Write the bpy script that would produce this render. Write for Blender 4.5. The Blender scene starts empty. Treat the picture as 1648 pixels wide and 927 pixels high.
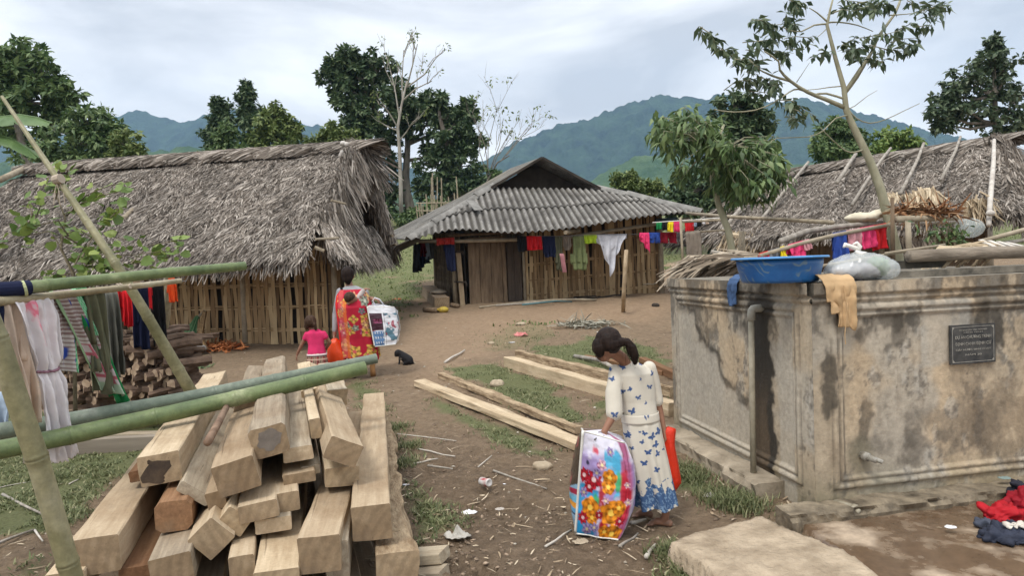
import bpy, math, random
import numpy as np
from mathutils import Vector, Matrix

random.seed(7)
rng = np.random.default_rng(7)
S = bpy.context.scene
COL = S.collection
R = math.radians
# ---------------------------------------------------------------- camera
PITCH, ROLL = R(2.0), R(2.2)
CAM = Vector((0, 0, 1.65))
f0 = Vector((0, math.cos(PITCH), -math.sin(PITCH)))
r0 = Vector((1, 0, 0)); u0 = r0.cross(f0)
rr = math.cos(ROLL)*r0 - math.sin(ROLL)*u0
uu = math.sin(ROLL)*r0 + math.cos(ROLL)*u0
cam = bpy.data.cameras.new('camera'); cam.lens = 24; cam.sensor_width = 36
cam.clip_start = 0.05; cam.clip_end = 9000
co = bpy.data.objects.new('camera', cam); COL.objects.link(co); S.camera = co
m = Matrix.Identity(4)
for i in range(3):
    m[i][0] = rr[i]; m[i][1] = uu[i]; m[i][2] = -f0[i]; m[i][3] = CAM[i]
co.matrix_world = m
FX = 24/36*1648
# ---------------------------------------------------------------- world and sun
SUN_EL, SUN_AZ = R(58), R(-150)      # azimuth of where the light comes from, clockwise from +Y
W = bpy.data.worlds.new('World'); S.world = W; W.use_nodes = True
nt = W.node_tree; nt.nodes.clear()
def wn(t, **k):
    n = nt.nodes.new(t)
    for a, b in k.items(): setattr(n, a, b)
    return n
sky = wn('ShaderNodeTexSky', sky_type='NISHITA', sun_disc=False, sun_elevation=SUN_EL, sun_rotation=SUN_AZ)
tc = wn('ShaderNodeTexCoord')
mp = wn('ShaderNodeMapping'); mp.inputs['Scale'].default_value = (1.0, 1.0, 2.6); mp.inputs['Location'].default_value = (0.35, 1.3, 0.2)
nz = wn('ShaderNodeTexNoise'); nz.inputs['Scale'].default_value = 2.6; nz.inputs['Detail'].default_value = 7; nz.inputs['Roughness'].default_value = .52; nz.inputs['Distortion'].default_value = .35
rp = wn('ShaderNodeValToRGB')
e = rp.color_ramp.elements
e[0].position = .36; e[0].color = (.62, .63, .66, 1)
e[1].position = .62; e[1].color = (1.15, 1.14, 1.12, 1)
k = rp.color_ramp.elements.new(.5); k.color = (.90, .90, .915, 1)
sep = wn('ShaderNodeSeparateXYZ')
mr = wn('ShaderNodeMapRange'); mr.inputs[1].default_value = .42; mr.inputs[2].default_value = .95; mr.inputs[3].default_value = 1.0; mr.inputs[4].default_value = 1.75
vm = wn('ShaderNodeVectorMath', operation='SCALE')
b1 = wn('ShaderNodeBackground'); b1.inputs[1].default_value = .1
b2 = wn('ShaderNodeBackground'); b2.inputs[1].default_value = 1.0
mx = wn('ShaderNodeMixShader'); mx.inputs[0].default_value = .93
ow = wn('ShaderNodeOutputWorld')
L = nt.links.new
L(tc.outputs['Generated'], mp.inputs[0]); L(mp.outputs[0], nz.inputs[0]); L(nz.outputs[0], rp.inputs[0])
L(tc.outputs['Generated'], sep.inputs[0]); L(sep.outputs[2], mr.inputs[0])
L(rp.outputs[0], vm.inputs[0]); L(mr.outputs[0], vm.inputs['Scale'])
L(sky.outputs[0], b1.inputs[0]); L(vm.outputs[0], b2.inputs[0])
L(b1.outputs[0], mx.inputs[1]); L(b2.outputs[0], mx.inputs[2]); L(mx.outputs[0], ow.inputs[0])
sl = bpy.data.lights.new('sun', 'SUN'); sl.energy = 2.0; sl.angle = R(14); sl.color = (1, .96, .9)
so = bpy.data.objects.new('sun', sl); COL.objects.link(so)
sd = Vector((math.sin(SUN_AZ)*math.cos(SUN_EL), math.cos(SUN_AZ)*math.cos(SUN_EL), math.sin(SUN_EL)))
so.rotation_euler = sd.to_track_quat('Z', 'Y').to_euler()
S.view_settings.view_transform = 'Standard'; S.view_settings.look = 'None'
S.view_settings.gamma = 1; S.view_settings.exposure = 0.38; S.view_settings.use_curve_mapping = False
S.cycles.max_bounces = 6; S.cycles.transparent_max_bounces = 12; S.cycles.volume_bounces = 0
# ---------------------------------------------------------------- numpy noise
def _h(ix, iy, iz, s):
    n = (ix.astype(np.int64)*374761393 + iy.astype(np.int64)*668265263 + iz.astype(np.int64)*2147483647 + s*1274126177) & 0xffffffff
    n = ((n ^ (n >> 13))*1274126177) & 0xffffffff
    n = n ^ (n >> 16)
    return (n & 0xffff)/65535.0
def vn(x, y, z=0, s=0):
    x = np.asarray(x, float); y = np.asarray(y, float); z = np.broadcast_to(np.asarray(z, float), x.shape)
    ix, iy, iz = np.floor(x), np.floor(y), np.floor(z)
    fx, fy, fz = x-ix, y-iy, z-iz
    fx = fx*fx*(3-2*fx); fy = fy*fy*(3-2*fy); fz = fz*fz*(3-2*fz)
    o = 0
    for a in (0, 1):
        for b in (0, 1):
            for c in (0, 1):
                o = o + _h(ix+a, iy+b, iz+c, s)*(fx if a else 1-fx)*(fy if b else 1-fy)*(fz if c else 1-fz)
    return o
def fbm(x, y, z=0, o=4, s=0):
    t = 0; a = .5; n = 0
    for i in range(o):
        t = t + a*vn(np.asarray(x)*2**i+i*7.3, np.asarray(y)*2**i-i*3.1, np.asarray(z)*2**i, s+i); n += a; a *= .5
    return t/n
def sst(a, b, x):
    t = np.clip((x-a)/(b-a), 0, 1); return t*t*(3-2*t)
def lerp(a, b, t): return a+(b-a)*t
# ---------------------------------------------------------------- ground shape, pixel -> world
YP = np.array([-60, 5, 7, 9.2, 12, 14, 16, 18, 20, 24, 30, 38, 46, 60, 100, 200, 400])
ZP = np.array([0, 0, .07, .2, .33, .50, .70, .78, .95, 1.6, 3.1, 4.5, 4.4, 1, -12, -25, -35.])
def H(x, y, detail=True):
    x = np.asarray(x, float); y = np.asarray(y, float)
    z = np.interp(y, YP, ZP)
    z = z + sst(8, 14, y)*(fbm(x*.25, y*.25, 0, 2, 3)-.5)*.18
    near = (1-sst(25, 60, y))
    z = z + near*(fbm(x*1.3, y*1.3, 0, 3, 11)-.5)*.07
    if detail:
        z = z + near*(fbm(x*7, y*7, 0, 3, 21)-.5)*.035
    return z
def Hs(x, y): return float(H(np.array([x]), np.array([y]))[0])
def P(u, v, d):
    d = float(d); return CAM + d*(f0 + float((u-824)/FX)*rr - float((v-463.5)/FX)*uu)
def G(u, v, dmax=60):
    ds = 1.5*1.006**np.arange(620)
    dr = np.array(f0 + float((u-824)/FX)*rr - float((v-463.5)/FX)*uu)
    q = np.array(CAM)[None]+ds[:, None]*dr[None]
    k = q[:, 2] < H(q[:, 0], q[:, 1])
    i = int(np.argmax(k)) if k.any() else len(ds)-1
    return Vector((float(q[i, 0]), float(q[i, 1]), Hs(q[i, 0], q[i, 1])))
def PX(p):
    q = Vector(p)-CAM; d = q.dot(f0)
    return 824+q.dot(rr)/d*FX, 463.5-q.dot(uu)/d*FX, d
# ---------------------------------------------------------------- materials
MATS = {}
def lin(c): return tuple(((v/255)/12.92 if v/255 <= .04045 else ((v/255+.055)/1.055)**2.4) for v in c)
class NB:
    def __init__(s, name):
        s.m = bpy.data.materials.new(name); s.m.use_nodes = True; s.t = s.m.node_tree
        s.b = s.t.nodes['Principled BSDF']; s.out = s.t.nodes['Material Output']
        MATS[name] = s.m
    def n(s, t, **k):
        n = s.t.nodes.new(t)
        for a, b in k.items():
            if a.startswith('_'): continue
            setattr(n, a, b)
        return n
    def l(s, a, b): s.t.links.new(a, b)
    def coord(s, kind='Object', scale=(1, 1, 1)):
        c = s.n('ShaderNodeTexCoord'); mp = s.n('ShaderNodeMapping'); mp.inputs['Scale'].default_value = scale
        if kind == 'World':
            g = s.n('ShaderNodeNewGeometry'); s.l(g.outputs['Position'], mp.inputs[0])
        else: s.l(c.outputs[kind], mp.inputs[0])
        return mp.outputs[0]
    def noise(s, vec, scale, detail=4, rough=.6, dist=0):
        n = s.n('ShaderNodeTexNoise'); n.inputs['Scale'].default_value = scale; n.inputs['Detail'].default_value = detail
        n.inputs['Roughness'].default_value = rough; n.inputs['Distortion'].default_value = dist
        if vec is not None: s.l(vec, n.inputs[0])
        return n.outputs[0]
    def ramp(s, fac, stops):
        r = s.n('ShaderNodeValToRGB'); els = r.color_ramp.elements
        while len(els) < len(stops): els.new(.5)
        for e, (p, c) in zip(els, stops):
            e.position = p; e.color = (*c, 1) if len(c) == 3 else c
        s.l(fac, r.inputs[0]); return r.outputs[0]
    def mix(s, fac, a, b, mode='MIX'):
        n = s.n('ShaderNodeMix', data_type='RGBA', blend_type=mode)
        for val, i in ((fac, 0), (a, 6), (b, 7)):
            if isinstance(val, (int, float)): n.inputs[i].default_value = val
            elif isinstance(val, tuple): n.inputs[i].default_value = (*val, 1)
            else: s.l(val, n.inputs[i])
        return n.outputs[2]
    def bump(s, h, strength=.4, dist=.01):
        n = s.n('ShaderNodeBump'); n.inputs['Strength'].default_value = strength; n.inputs['Distance'].default_value = dist
        s.l(h, n.inputs['Height']); s.l(n.outputs[0], s.b.inputs['Normal'])
    def col(s, c): 
        if isinstance(c, tuple): s.b.inputs['Base Color'].default_value = (*c, 1)
        else: s.l(c, s.b.inputs['Base Color'])
    def rough(s, r):
        if isinstance(r, (int, float)): s.b.inputs['Roughness'].default_value = r
        else: s.l(r, s.b.inputs['Roughness'])
def nmat(name, c1, c2, scale=5, rough=.8, bump=.3, bd=.01, stretch=(1, 1, 1), kind='Object', island=0, spec=.3, bscale=None, detail=5):
    b = NB(name); v = b.coord(kind, stretch)
    n = b.noise(v, scale, detail)
    c = b.ramp(n, [(.3, c1), (.7, c2)])
    if island:
        g = b.n('ShaderNodeNewGeometry')
        r = b.ramp(g.outputs['Random Per Island'], [(0, (1-island,)*3), (1, (1+island,)*3)])
        c = b.mix(1.0, c, r, 'MULTIPLY')
    b.col(c); b.rough(rough); b.b.inputs['Specular IOR Level'].default_value = spec
    if bump: b.bump(b.noise(v, bscale or scale*3, 4), bump, bd)
    return b.m
def attrmat(name, rough=.85, bump=.3, bscale=60, bd=.004, var=.25, vscale=14, attr='Col', spec=.3, sheen=0, coat=0):
    b = NB(name); a = b.n('ShaderNodeAttribute', attribute_name=attr)
    v = b.coord('World')
    n = b.noise(v, vscale, 5)
    c = b.mix(1.0, a.outputs[0], b.ramp(n, [(.25, (1-var,)*3), (.75, (1+var*.6,)*3)]), 'MULTIPLY')
    b.col(c); b.rough(rough); b.b.inputs['Specular IOR Level'].default_value = spec
    if coat: b.b.inputs['Coat Weight'].default_value = coat; b.b.inputs['Coat Roughness'].default_value = .12
    if bump: b.bump(b.noise(v, bscale, 4), bump, bd)
    return b.m
def leafmat(name, c1, c2, c3=None, rough=.5, trans=.25):
    b = NB(name); g = b.n('ShaderNodeNewGeometry')
    st = [(0, c1), (.6, c2), (1, c3 or c2)]
    c = b.ramp(g.outputs['Random Per Island'], st)
    b.col(c); b.rough(rough); b.b.inputs['Specular IOR Level'].default_value = .35
    tr = b.n('ShaderNodeBsdfTranslucent'); b.l(c, tr.inputs[0])
    mxs = b.n('ShaderNodeMixShader'); mxs.inputs[0].default_value = trans
    b.l(b.b.outputs[0], mxs.inputs[1]); b.l(tr.outputs[0], mxs.inputs[2]); b.l(mxs.outputs[0], b.out.inputs[0])
    return b.m
# ---------------------------------------------------------------- object helpers
WO = {}
def props(o, label=None, cat=None, group=None, kind=None):
    if label: o['label'] = label
    if cat: o['category'] = cat
    if group: o['group'] = group
    if kind: o['kind'] = kind
    return o
def top(name, label, cat, base, group=None, kind=None):
    o = bpy.data.objects.new(name, None); COL.objects.link(o); o.location = base; o.empty_display_size = .1
    WO[o] = Vector(base); return props(o, label, cat, group, kind)
def link(name, me, mats, parent=None, loc=None, label=None, cat=None, group=None, kind=None, smooth=False):
    """me has world coordinates; shift so the origin sits at loc / the parent's origin"""
    n = len(me.vertices); a = np.empty(n*3, np.float32); me.vertices.foreach_get('co', a); a = a.reshape(-1, 3)
    if parent is not None: org = WO[parent]
    elif loc is not None: org = Vector(loc)
    else:
        lo, hi = a.min(0), a.max(0); org = Vector(((lo[0]+hi[0])/2, (lo[1]+hi[1])/2, lo[2]))
    a -= np.array(org, np.float32); me.vertices.foreach_set('co', a.ravel())
    for mt in (mats if isinstance(mats, (list, tuple)) else [mats]): me.materials.append(mt)
    if smooth: me.polygons.foreach_set('use_smooth', np.ones(len(me.polygons), bool))
    me.update()
    o = bpy.data.objects.new(name, me); COL.objects.link(o)
    if parent is not None: o.parent = parent
    else: o.location = org
    WO[o] = org
    return props(o, label, cat, group, kind)
def npme(name, V, F, colors=None, mi=None):
    """V (n,3); F (m,4) or (m,3) int"""
    V = np.ascontiguousarray(V, np.float32); F = np.ascontiguousarray(F, np.int32)
    me = bpy.data.meshes.new(name); k = F.shape[1]
    me.vertices.add(len(V)); me.vertices.foreach_set('co', V.ravel())
    me.loops.add(F.size); me.loops.foreach_set('vertex_index', F.ravel())
    me.polygons.add(len(F)); me.polygons.foreach_set('loop_start', np.arange(0, F.size, k, dtype=np.int32))
    if mi is not None: me.polygons.foreach_set('material_index', np.asarray(mi, np.int32))
    me.update(calc_edges=True); me.validate()
    if colors is not None:
        ca = me.color_attributes.new('Col', 'FLOAT_COLOR', 'POINT')
        c = np.ones((len(V), 4), np.float32); c[:, :3] = colors; ca.data.foreach_set('color', c.ravel())
    return me
def gridF(nu, nv, wrap=False):
    """faces of a grid of nu columns, nv rows; index = i*nv + j"""
    i = np.arange(nu if wrap else nu-1); j = np.arange(nv-1)
    I, J = np.meshgrid(i, j, indexing='ij'); I2 = (I+1) % nu
    return np.stack([I*nv+J, I2*nv+J, I2*nv+J+1, I*nv+J+1], -1).reshape(-1, 4)
class MB:
    def __init__(s): s.v = []; s.f = []; s.mi = []
    def add(s, vs, fs, mi=0):
        o = len(s.v); s.v += [tuple(p) for p in vs]
        for f in fs: s.f.append([o+i for i in f]); s.mi.append(mi)
        return s
    def box(s, c, size, rot=None, mi=0):
        c = Vector(c); hx, hy, hz = size[0]/2, size[1]/2, size[2]/2
        vs = [Vector((x*hx, y*hy, z*hz)) for x in (-1, 1) for y in (-1, 1) for z in (-1, 1)]
        if rot is not None: vs = [rot @ q for q in vs]
        return s.add([c+q for q in vs], [(0, 1, 3, 2), (4, 6, 7, 5), (0, 4, 5, 1), (2, 3, 7, 6), (0, 2, 6, 4), (1, 5, 7, 3)], mi)
    def slab(s, a, b, w, t, up=Vector((0, 0, 1)), mi=0):
        """board from a to b, width w (sideways), thickness t (along up)"""
        a = Vector(a); b = Vector(b); y = (b-a); ln = y.length; y.normalize()
        x = y.cross(up)
        if x.length < 1e-4: x = y.cross(Vector((1, 0, 0)))
        x.normalize(); z = x.cross(y)
        rot = Matrix((x, y, z)).transposed()
        return s.box((a+b)/2, (w, ln, t), rot, mi)
    def tube(s, pts, rad, n=8, cap=True, mi=0):
        pts = [Vector(p) for p in pts]; k = len(pts)
        if isinstance(rad, (int, float)): rad = [rad]*k
        vs = []; ref = None
        for i, p in enumerate(pts):
            t = (pts[min(i+1, k-1)]-pts[max(i-1, 0)])
            if t.length < 1e-9: t = Vector((0, 0, 1))
            t.normalize()
            if ref is None: ref = t.orthogonal().normalized()
            ref = (ref - t*ref.dot(t))
            if ref.length < 1e-5: ref = t.orthogonal()
            ref.normalize(); bn = t.cross(ref)
            for j in range(n):
                a = 2*math.pi*j/n; vs.append(p+(ref*math.cos(a)+bn*math.sin(a))*rad[i])
        fs = []
        for i in range(k-1):
            for j in range(n):
                j2 = (j+1) % n; fs.append((i*n+j, i*n+j2, (i+1)*n+j2, (i+1)*n+j))
        if cap: fs.append(tuple(range(n-1, -1, -1))); fs.append(tuple((k-1)*n+j for j in range(n)))
        return s.add(vs, fs, mi)
    def sph(s, c, r, rot=None, n=12, m=8, mi=0):
        c = Vector(c); r = Vector(r) if not isinstance(r, (int, float)) else Vector((r, r, r))
        vs = [Vector((0, 0, -r.z))]
        for i in range(1, m):
            a = -math.pi/2+math.pi*i/m
            for j in range(n):
                b = 2*math.pi*j/n; vs.append(Vector((r.x*math.cos(a)*math.cos(b), r.y*math.cos(a)*math.sin(b), r.z*math.sin(a))))
        vs.append(Vector((0, 0, r.z)))
        if rot is not None: vs = [rot @ q for q in vs]
        fs = [(0, 1+(j+1) % n, 1+j) for j in range(n)]
        for i in range(m-2):
            for j in range(n):
                j2 = (j+1) % n; fs.append((1+i*n+j, 1+i*n+j2, 1+(i+1)*n+j2, 1+(i+1)*n+j))
        l = len(vs)-1; b0 = 1+(m-2)*n
        fs += [(b0+j, b0+(j+1) % n, l) for j in range(n)]
        return s.add([c+q for q in vs], fs, mi)
    def poly(s, pts, mi=0): return s.add(pts, [tuple(range(len(pts)))], mi)
    def prism(s, pts, ext, mi=0):
        """closed prism of the polygon pts pushed by vector ext"""
        n = len(pts); ext = Vector(ext); a = [Vector(p) for p in pts]; b = [p+ext for p in a]
        fs = [tuple(range(n)), tuple(range(2*n-1, n-1, -1))]+[(i, n+i, n+(i+1) % n, (i+1) % n) for i in range(n)]
        return s.add(a+b, fs, mi)
    def mesh(s, name='m'):
        me = bpy.data.meshes.new(name); me.from_pydata([tuple(p) for p in s.v], [], s.f)
        me.polygons.foreach_set('material_index', s.mi); me.update(); return me
    def build(s, name, mats, parent=None, **k):
        return link(name, s.mesh(name), mats, parent, **k)
def arc(a, b, sag, n=8, up=Vector((0, 0, -1))):
    a = Vector(a); b = Vector(b)
    return [a.lerp(b, i/n)+up*sag*4*(i/n)*(1-i/n) for i in range(n+1)]
def wob(pts, amp, seed=0):
    rs = random.Random(seed); return [Vector(p)+Vector((rs.uniform(-1, 1), rs.uniform(-1, 1), rs.uniform(-1, 1)))*amp for p in pts]
def inpoly(x, y, poly):
    x = np.asarray(x); y = np.asarray(y); ins = np.zeros(x.shape, bool); n = len(poly)
    for i in range(n):
        x1, y1 = poly[i]; x2, y2 = poly[(i+1) % n]
        c = ((y1 > y) != (y2 > y)) & (x < (x2-x1)*(y-y1)/((y2-y1) if y2 != y1 else 1e-9)+x1)
        ins ^= c
    return ins
def pdist(x, y, poly):
    """signed distance, positive inside; exact only near the polygon"""
    x = np.asarray(x, float); y = np.asarray(y, float); o = np.full(x.shape, -9.)
    pp = np.array(poly); k = (x > pp[:, 0].min()-1) & (x < pp[:, 0].max()+1) & (y > pp[:, 1].min()-1) & (y < pp[:, 1].max()+1)
    if k.any(): o[k] = _pd(x[k], y[k], poly)
    return o
def _pd(x, y, poly):
    x = np.asarray(x, float); y = np.asarray(y, float); d = np.full(x.shape, 1e9); n = len(poly)
    for i in range(n):
        x1, y1 = poly[i]; x2, y2 = poly[(i+1) % n]; ex, ey = x2-x1, y2-y1
        t = np.clip(((x-x1)*ex+(y-y1)*ey)/(ex*ex+ey*ey+1e-12), 0, 1)
        d = np.minimum(d, np.hypot(x-x1-t*ex, y-y1-t*ey))
    return np.where(inpoly(x, y, poly), d, -d)
# ---------------------------------------------------------------- terrain
def gpoly(pts): return [tuple(G(u, v)[:2]) for u, v in pts]
GRASS = [(gpoly(p), w) for p, w in [
    ([(-400, 660), (-60, 650), (120, 670), (250, 668), (300, 700), (235, 740), (110, 870), (60, 862), (-400, 925)], 1.0),
    ([(220, 665), (330, 655), (330, 690), (240, 700)], .9),
    ([(0, 905), (110, 890), (90, 1000), (-60, 1000)], .8),
    ([(548, 612), (606, 612), (612, 640), (570, 648)], .9),
    ([(575, 648), (610, 655), (690, 720), (706, 755), (640, 745)], 1.0),
    ([(640, 770), (720, 800), (740, 850), (670, 880), (640, 850)], .7),
    ([(690, 640), (760, 665), (900, 730), (880, 745), (780, 712), (695, 655)], .8),
    ([(700, 592), (800, 582), (930, 640), (960, 690), (930, 690), (800, 640), (720, 612)], 1.0),
    ([(860, 560), (950, 545), (1000, 548), (1075, 560), (1075, 600), (960, 600), (870, 580)], 1.0),
    ([(930, 640), (1000, 640), (1010, 668), (940, 690)], .9),
    ([(740, 540), (860, 520), (940, 540), (860, 562), (760, 570)], .45),
    ([(1015, 640), (1075, 640), (1075, 670), (1020, 675)], .8),
    ([(1030, 560), (1072, 553), (1072, 575), (1035, 580)], .9),
    ([(1085, 745), (1120, 760), (1205, 815), (1160, 825), (1085, 790)], .9),
    ([(1075, 890), (1160, 905), (1200, 960), (1060, 960)], .8),
    ([(548, 470), (600, 440), (690, 452), (698, 470), (640, 500), (690, 520), (600, 492)], .9),
    ([(520, 430), (620, 425), (690, 425), (698, 455), (640, 450), (560, 468)], 1.0),
]]
CLAY = [gpoly([(690, 505), (760, 498), (1064, 480), (1075, 515), (860, 540), (760, 610), (640, 620), (600, 560), (660, 520)]),
        gpoly([(1040, 480), (1060, 418), (1180, 418), (1200, 460)])]
MUD = [gpoly([(560, 760), (700, 690), (900, 740), (1000, 820), (1070, 900), (1060, 990), (640, 990)])]
def gmask(x, y, soft=.22):
    n = (fbm(x*2.2, y*2.2, 0, 4, 41)-.5)*1.1
    g = np.zeros(np.shape(x))
    for poly, w in GRASS:
        d = pdist(x, y, poly)/(1+np.maximum(0, np.asarray(y)-8)*.25)
        g = np.maximum(g, w*sst(-.10, soft, d*1.0+n*.45))
    far = sst(19.5, 21.5, np.asarray(y)+n*3-1.5*sst(2, 4, x)-.8)
    bank = sst(.45, .6, fbm(np.asarray(x)*.8+3, np.asarray(y)*.55, 0, 3, 8))*(1-sst(22, 24, y))
    g = np.maximum(g, far*(1-.8*bank))
    return np.clip(g, 0, 1)
def cmask(x, y):
    n = (fbm(x*1.2, y*1.2, 0, 4, 51)-.5)
    c = np.zeros(np.shape(x))
    for poly in CLAY: c = np.maximum(c, sst(-.4, .8, pdist(x, y, poly)+n*1.6))
    return c
def mmask(x, y):
    n = (fbm(x*1.7, y*1.7, 0, 4, 61)-.5)
    return sst(-.2, .5, pdist(x, y, MUD[0])+n*1.2)
def axis(segs):
    out = [segs[0][0]]
    for a, b, st in segs:
        out += list(np.linspace(a, b, max(2, int(round((b-a)/st))+1))[1:])
    return np.array(out)
xs = axis([(-900, -100, 50), (-100, -20, 4), (-20, -6, .3), (-6, -3.4, .06), (-3.4, 3.2, .028), (3.2, 8, .1), (8, 20, .4), (20, 100, 4), (100, 900, 50)])
ys = axis([(-60, -4, 4), (-4, 2.4, .3), (2.4, 6.5, .028), (6.5, 10, .045), (10, 18, .1), (18, 30, .2), (30, 50, .6), (50, 120, 5), (120, 400, 30)])
X, Y = np.meshgrid(xs, ys, indexing='ij')
Z = H(X, Y)
gm = gmask(X, Y); cm_ = cmask(X, Y); mm = mmask(X, Y)
# trampled mud: prints and lumps
near = (1-sst(9, 13, Y))*(1-gm*.6)
lump = fbm(X*14, Y*14, 0, 3, 71)
Z = Z + near*(sst(.5, .68, fbm(X*5, Y*5, 0, 2, 77))*(lump-.5)*.05)*(.35+.65*mm)
Z = Z - near*mm*sst(.60, .70, fbm(X*3.1+9, Y*3.1, 0, 2, 79))*.035
Z = Z + gm*.01
Z = Z + near*(1-gm)*(fbm(X*22, Y*22, 0, 3, 72)-.5)*.022*(.5+mm)*(1-cm_*.7)
# path to the hut, worn a little lower
C = np.stack([gm, cm_, mm], -1).reshape(-1, 3)
me = npme('ground', np.stack([X, Y, Z], -1).reshape(-1, 3), gridF(len(xs), len(ys)), C)
b = NB('ground'); a = b.n('ShaderNodeAttribute', attribute_name='Col'); sp = b.n('ShaderNodeSeparateColor'); b.l(a.outputs[0], sp.inputs[0])
wv = b.coord('World')
n1 = b.noise(wv, 1.4, 6, .65); n2 = b.noise(wv, 11, 9, .78); n3 = b.noise(wv, 45, 4, .7)
dirt = b.ramp(n2, [(.3, (.165, .114, .070)), (.5, (.30, .214, .136)), (.72, (.43, .318, .212))])
dirt = b.mix(b.ramp(n1, [(.4, (0, 0, 0)), (.65, (.6, .6, .6))]), dirt, (.285, .205, .13))
clay = b.ramp(n2, [(.3, (.30, .20, .125)), (.7, (.48, .345, .225))])
c = b.mix(sp.outputs[1], dirt, clay)
mudc = b.ramp(n2, [(.3, (.10, .069, .045)), (.52, (.225, .16, .104)), (.75, (.37, .275, .186))])
c = b.mix(b.ramp(sp.outputs[2], [(0, (0,)*3), (1, (.75,)*3)]), c, mudc)
gr = b.ramp(n3, [(.3, (.10, .115, .045)), (.55, (.19, .22, .09)), (.75, (.31, .33, .16))])
gr = b.mix(b.ramp(n1, [(.35, (0,)*3), (.7, (.5,)*3)]), gr, (.17, .175, .075))
ga = b.n('ShaderNodeMath', operation='MULTIPLY_ADD'); b.l(n3, ga.inputs[0]); ga.inputs[1].default_value = .7; ga.inputs[2].default_value = -.35
gb = b.n('ShaderNodeMath', operation='ADD'); b.l(ga.outputs[0], gb.inputs[0]); b.l(sp.outputs[0], gb.inputs[1])
gf = b.ramp(gb.outputs[0], [(.32, (0,)*3), (.7, (.92,)*3)])
c = b.mix(gf, c, gr)
spk = b.n('ShaderNodeTexVoronoi'); spk.inputs['Scale'].default_value = 22; b.l(wv, spk.inputs[0])
c = b.mix(b.ramp(spk.outputs[0], [(.05, (.7,)*3), (.12, (0,)*3)]), c, (.33, .27, .20))
b.col(c)
b.rough(b.ramp(n1, [(.3, (.7,)*3), (.7, (.95,)*3)])); b.b.inputs['Specular IOR Level'].default_value = .25
n4 = b.noise(wv, 28, 6, .75)
b.bump(n4, 1.0, .07)
link('ground', me, b.m, loc=(0, 0, 0), kind='structure', smooth=True)
# ---------------------------------------------------------------- mountains
def prof(pts):
    a = np.array(pts, float); return a[:, 0], a[:, 1]
def mountain(name, pts, D, depth, mat_, seed, rough_amp, nx=420, ny=70, ext=300):
    pu, pv = prof(pts)
    us = np.linspace(pu[0], pu[-1], nx); vs = np.interp(us, pu, pv)
    A = np.array([P(u, v, D) for u, v in zip(us, vs)])
    t = np.linspace(0, 1, ny)
    TX, TT = np.meshgrid(np.arange(nx), t, indexing='ij')
    base = -60.
    x = A[TX, 0]; y0 = A[TX, 1]; zt = A[TX, 2]
    y = y0 - depth*TT + (fbm(x/180, TT*3, 0, 3, seed)-.5)*depth*.35*TT
    fall = (1-TT)**1.25
    z = base+(zt-base)*fall
    amp = (zt-base)
    rid = np.abs(fbm(x/(D*.10), TT*1.6+seed, 0, 4, seed+2)-.5)*2
    z = z + amp*.55*TT*(1-TT)*2*(rid-.25)
    z = z + (fbm(x/(D*.011), y/(D*.011), 0, 3, seed+5)-.5)*rough_amp*np.minimum(1, .55+TT*3)
    V = np.stack([x, y, z], -1)
    back = np.stack([x[:, 0], y0[:, 0]+depth*.5, np.full(nx, base)], -1)[:, None, :]
    V = np.concatenate([back, V], 1)
    me = npme(name, V.reshape(-1, 3), gridF(nx, ny+1)[:, ::-1])
    return link(name, me, mat_, kind='structure', smooth=True)
mtn = nmat('forest slope', (.005, .016, .012), (.040, .075, .040), .035, .95, 1.0, 6, kind='World', spec=.1, bscale=.07, detail=10)
mtn2 = nmat('scrub slope', (.03, .065, .022), (.085, .13, .05), .03, .95, 1.0, 3, kind='World', spec=.1, bscale=.15, detail=8)
mountain('mountain_ridge', [(560, 300), (700, 290), (760, 268), (800, 246), (850, 216), (900, 203), (960, 187), (1010, 166), (1050, 156), (1075, 151), (1100, 154), (1130, 160), (1160, 151), (1185, 154), (1215, 166), (1290, 158), (1350, 170), (1420, 187), (1480, 207), (1560, 226), (1700, 262), (1850, 300)], 1350, 700, mtn, 5, 34)
mountain('mountain_ridge', [(-500, 260), (-200, 235), (0, 215), (120, 215), (170, 192), (200, 181), (232, 177), (262, 188), (292, 199), (322, 187), (370, 175), (430, 182), (520, 205), (600, 235), (700, 290), (800, 330)], 1500, 700, mtn, 9, 34)
mountain('hill_slope', [(700, 350), (800, 330), (880, 318), (940, 300), (985, 268), (1030, 250), (1070, 247), (1130, 262), (1200, 270), (1300, 262), (1450, 270), (1700, 300)], 650, 350, mtn2, 15, 12)
mountain('hill_slope', [(-300, 270), (0, 262), (200, 248), (300, 236), (380, 238), (480, 262), (600, 300), (760, 330)], 600, 300, mtn2, 19, 12)
# valley floor under the haze
hz = MB(); hz.box((0, 700, 210), (4200, 2200, 560))
b = NB('haze'); b.t.nodes.remove(b.b)
pv_ = b.n('ShaderNodeVolumePrincipled'); pv_.inputs['Color'].default_value = (.42, .66, .96, 1); pv_.inputs['Density'].default_value = .00030
b.l(pv_.outputs[0], b.out.inputs['Volume'])
link('haze', hz.mesh('haze'), b.m, loc=(0, 0, 0), kind='stuff')
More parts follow.
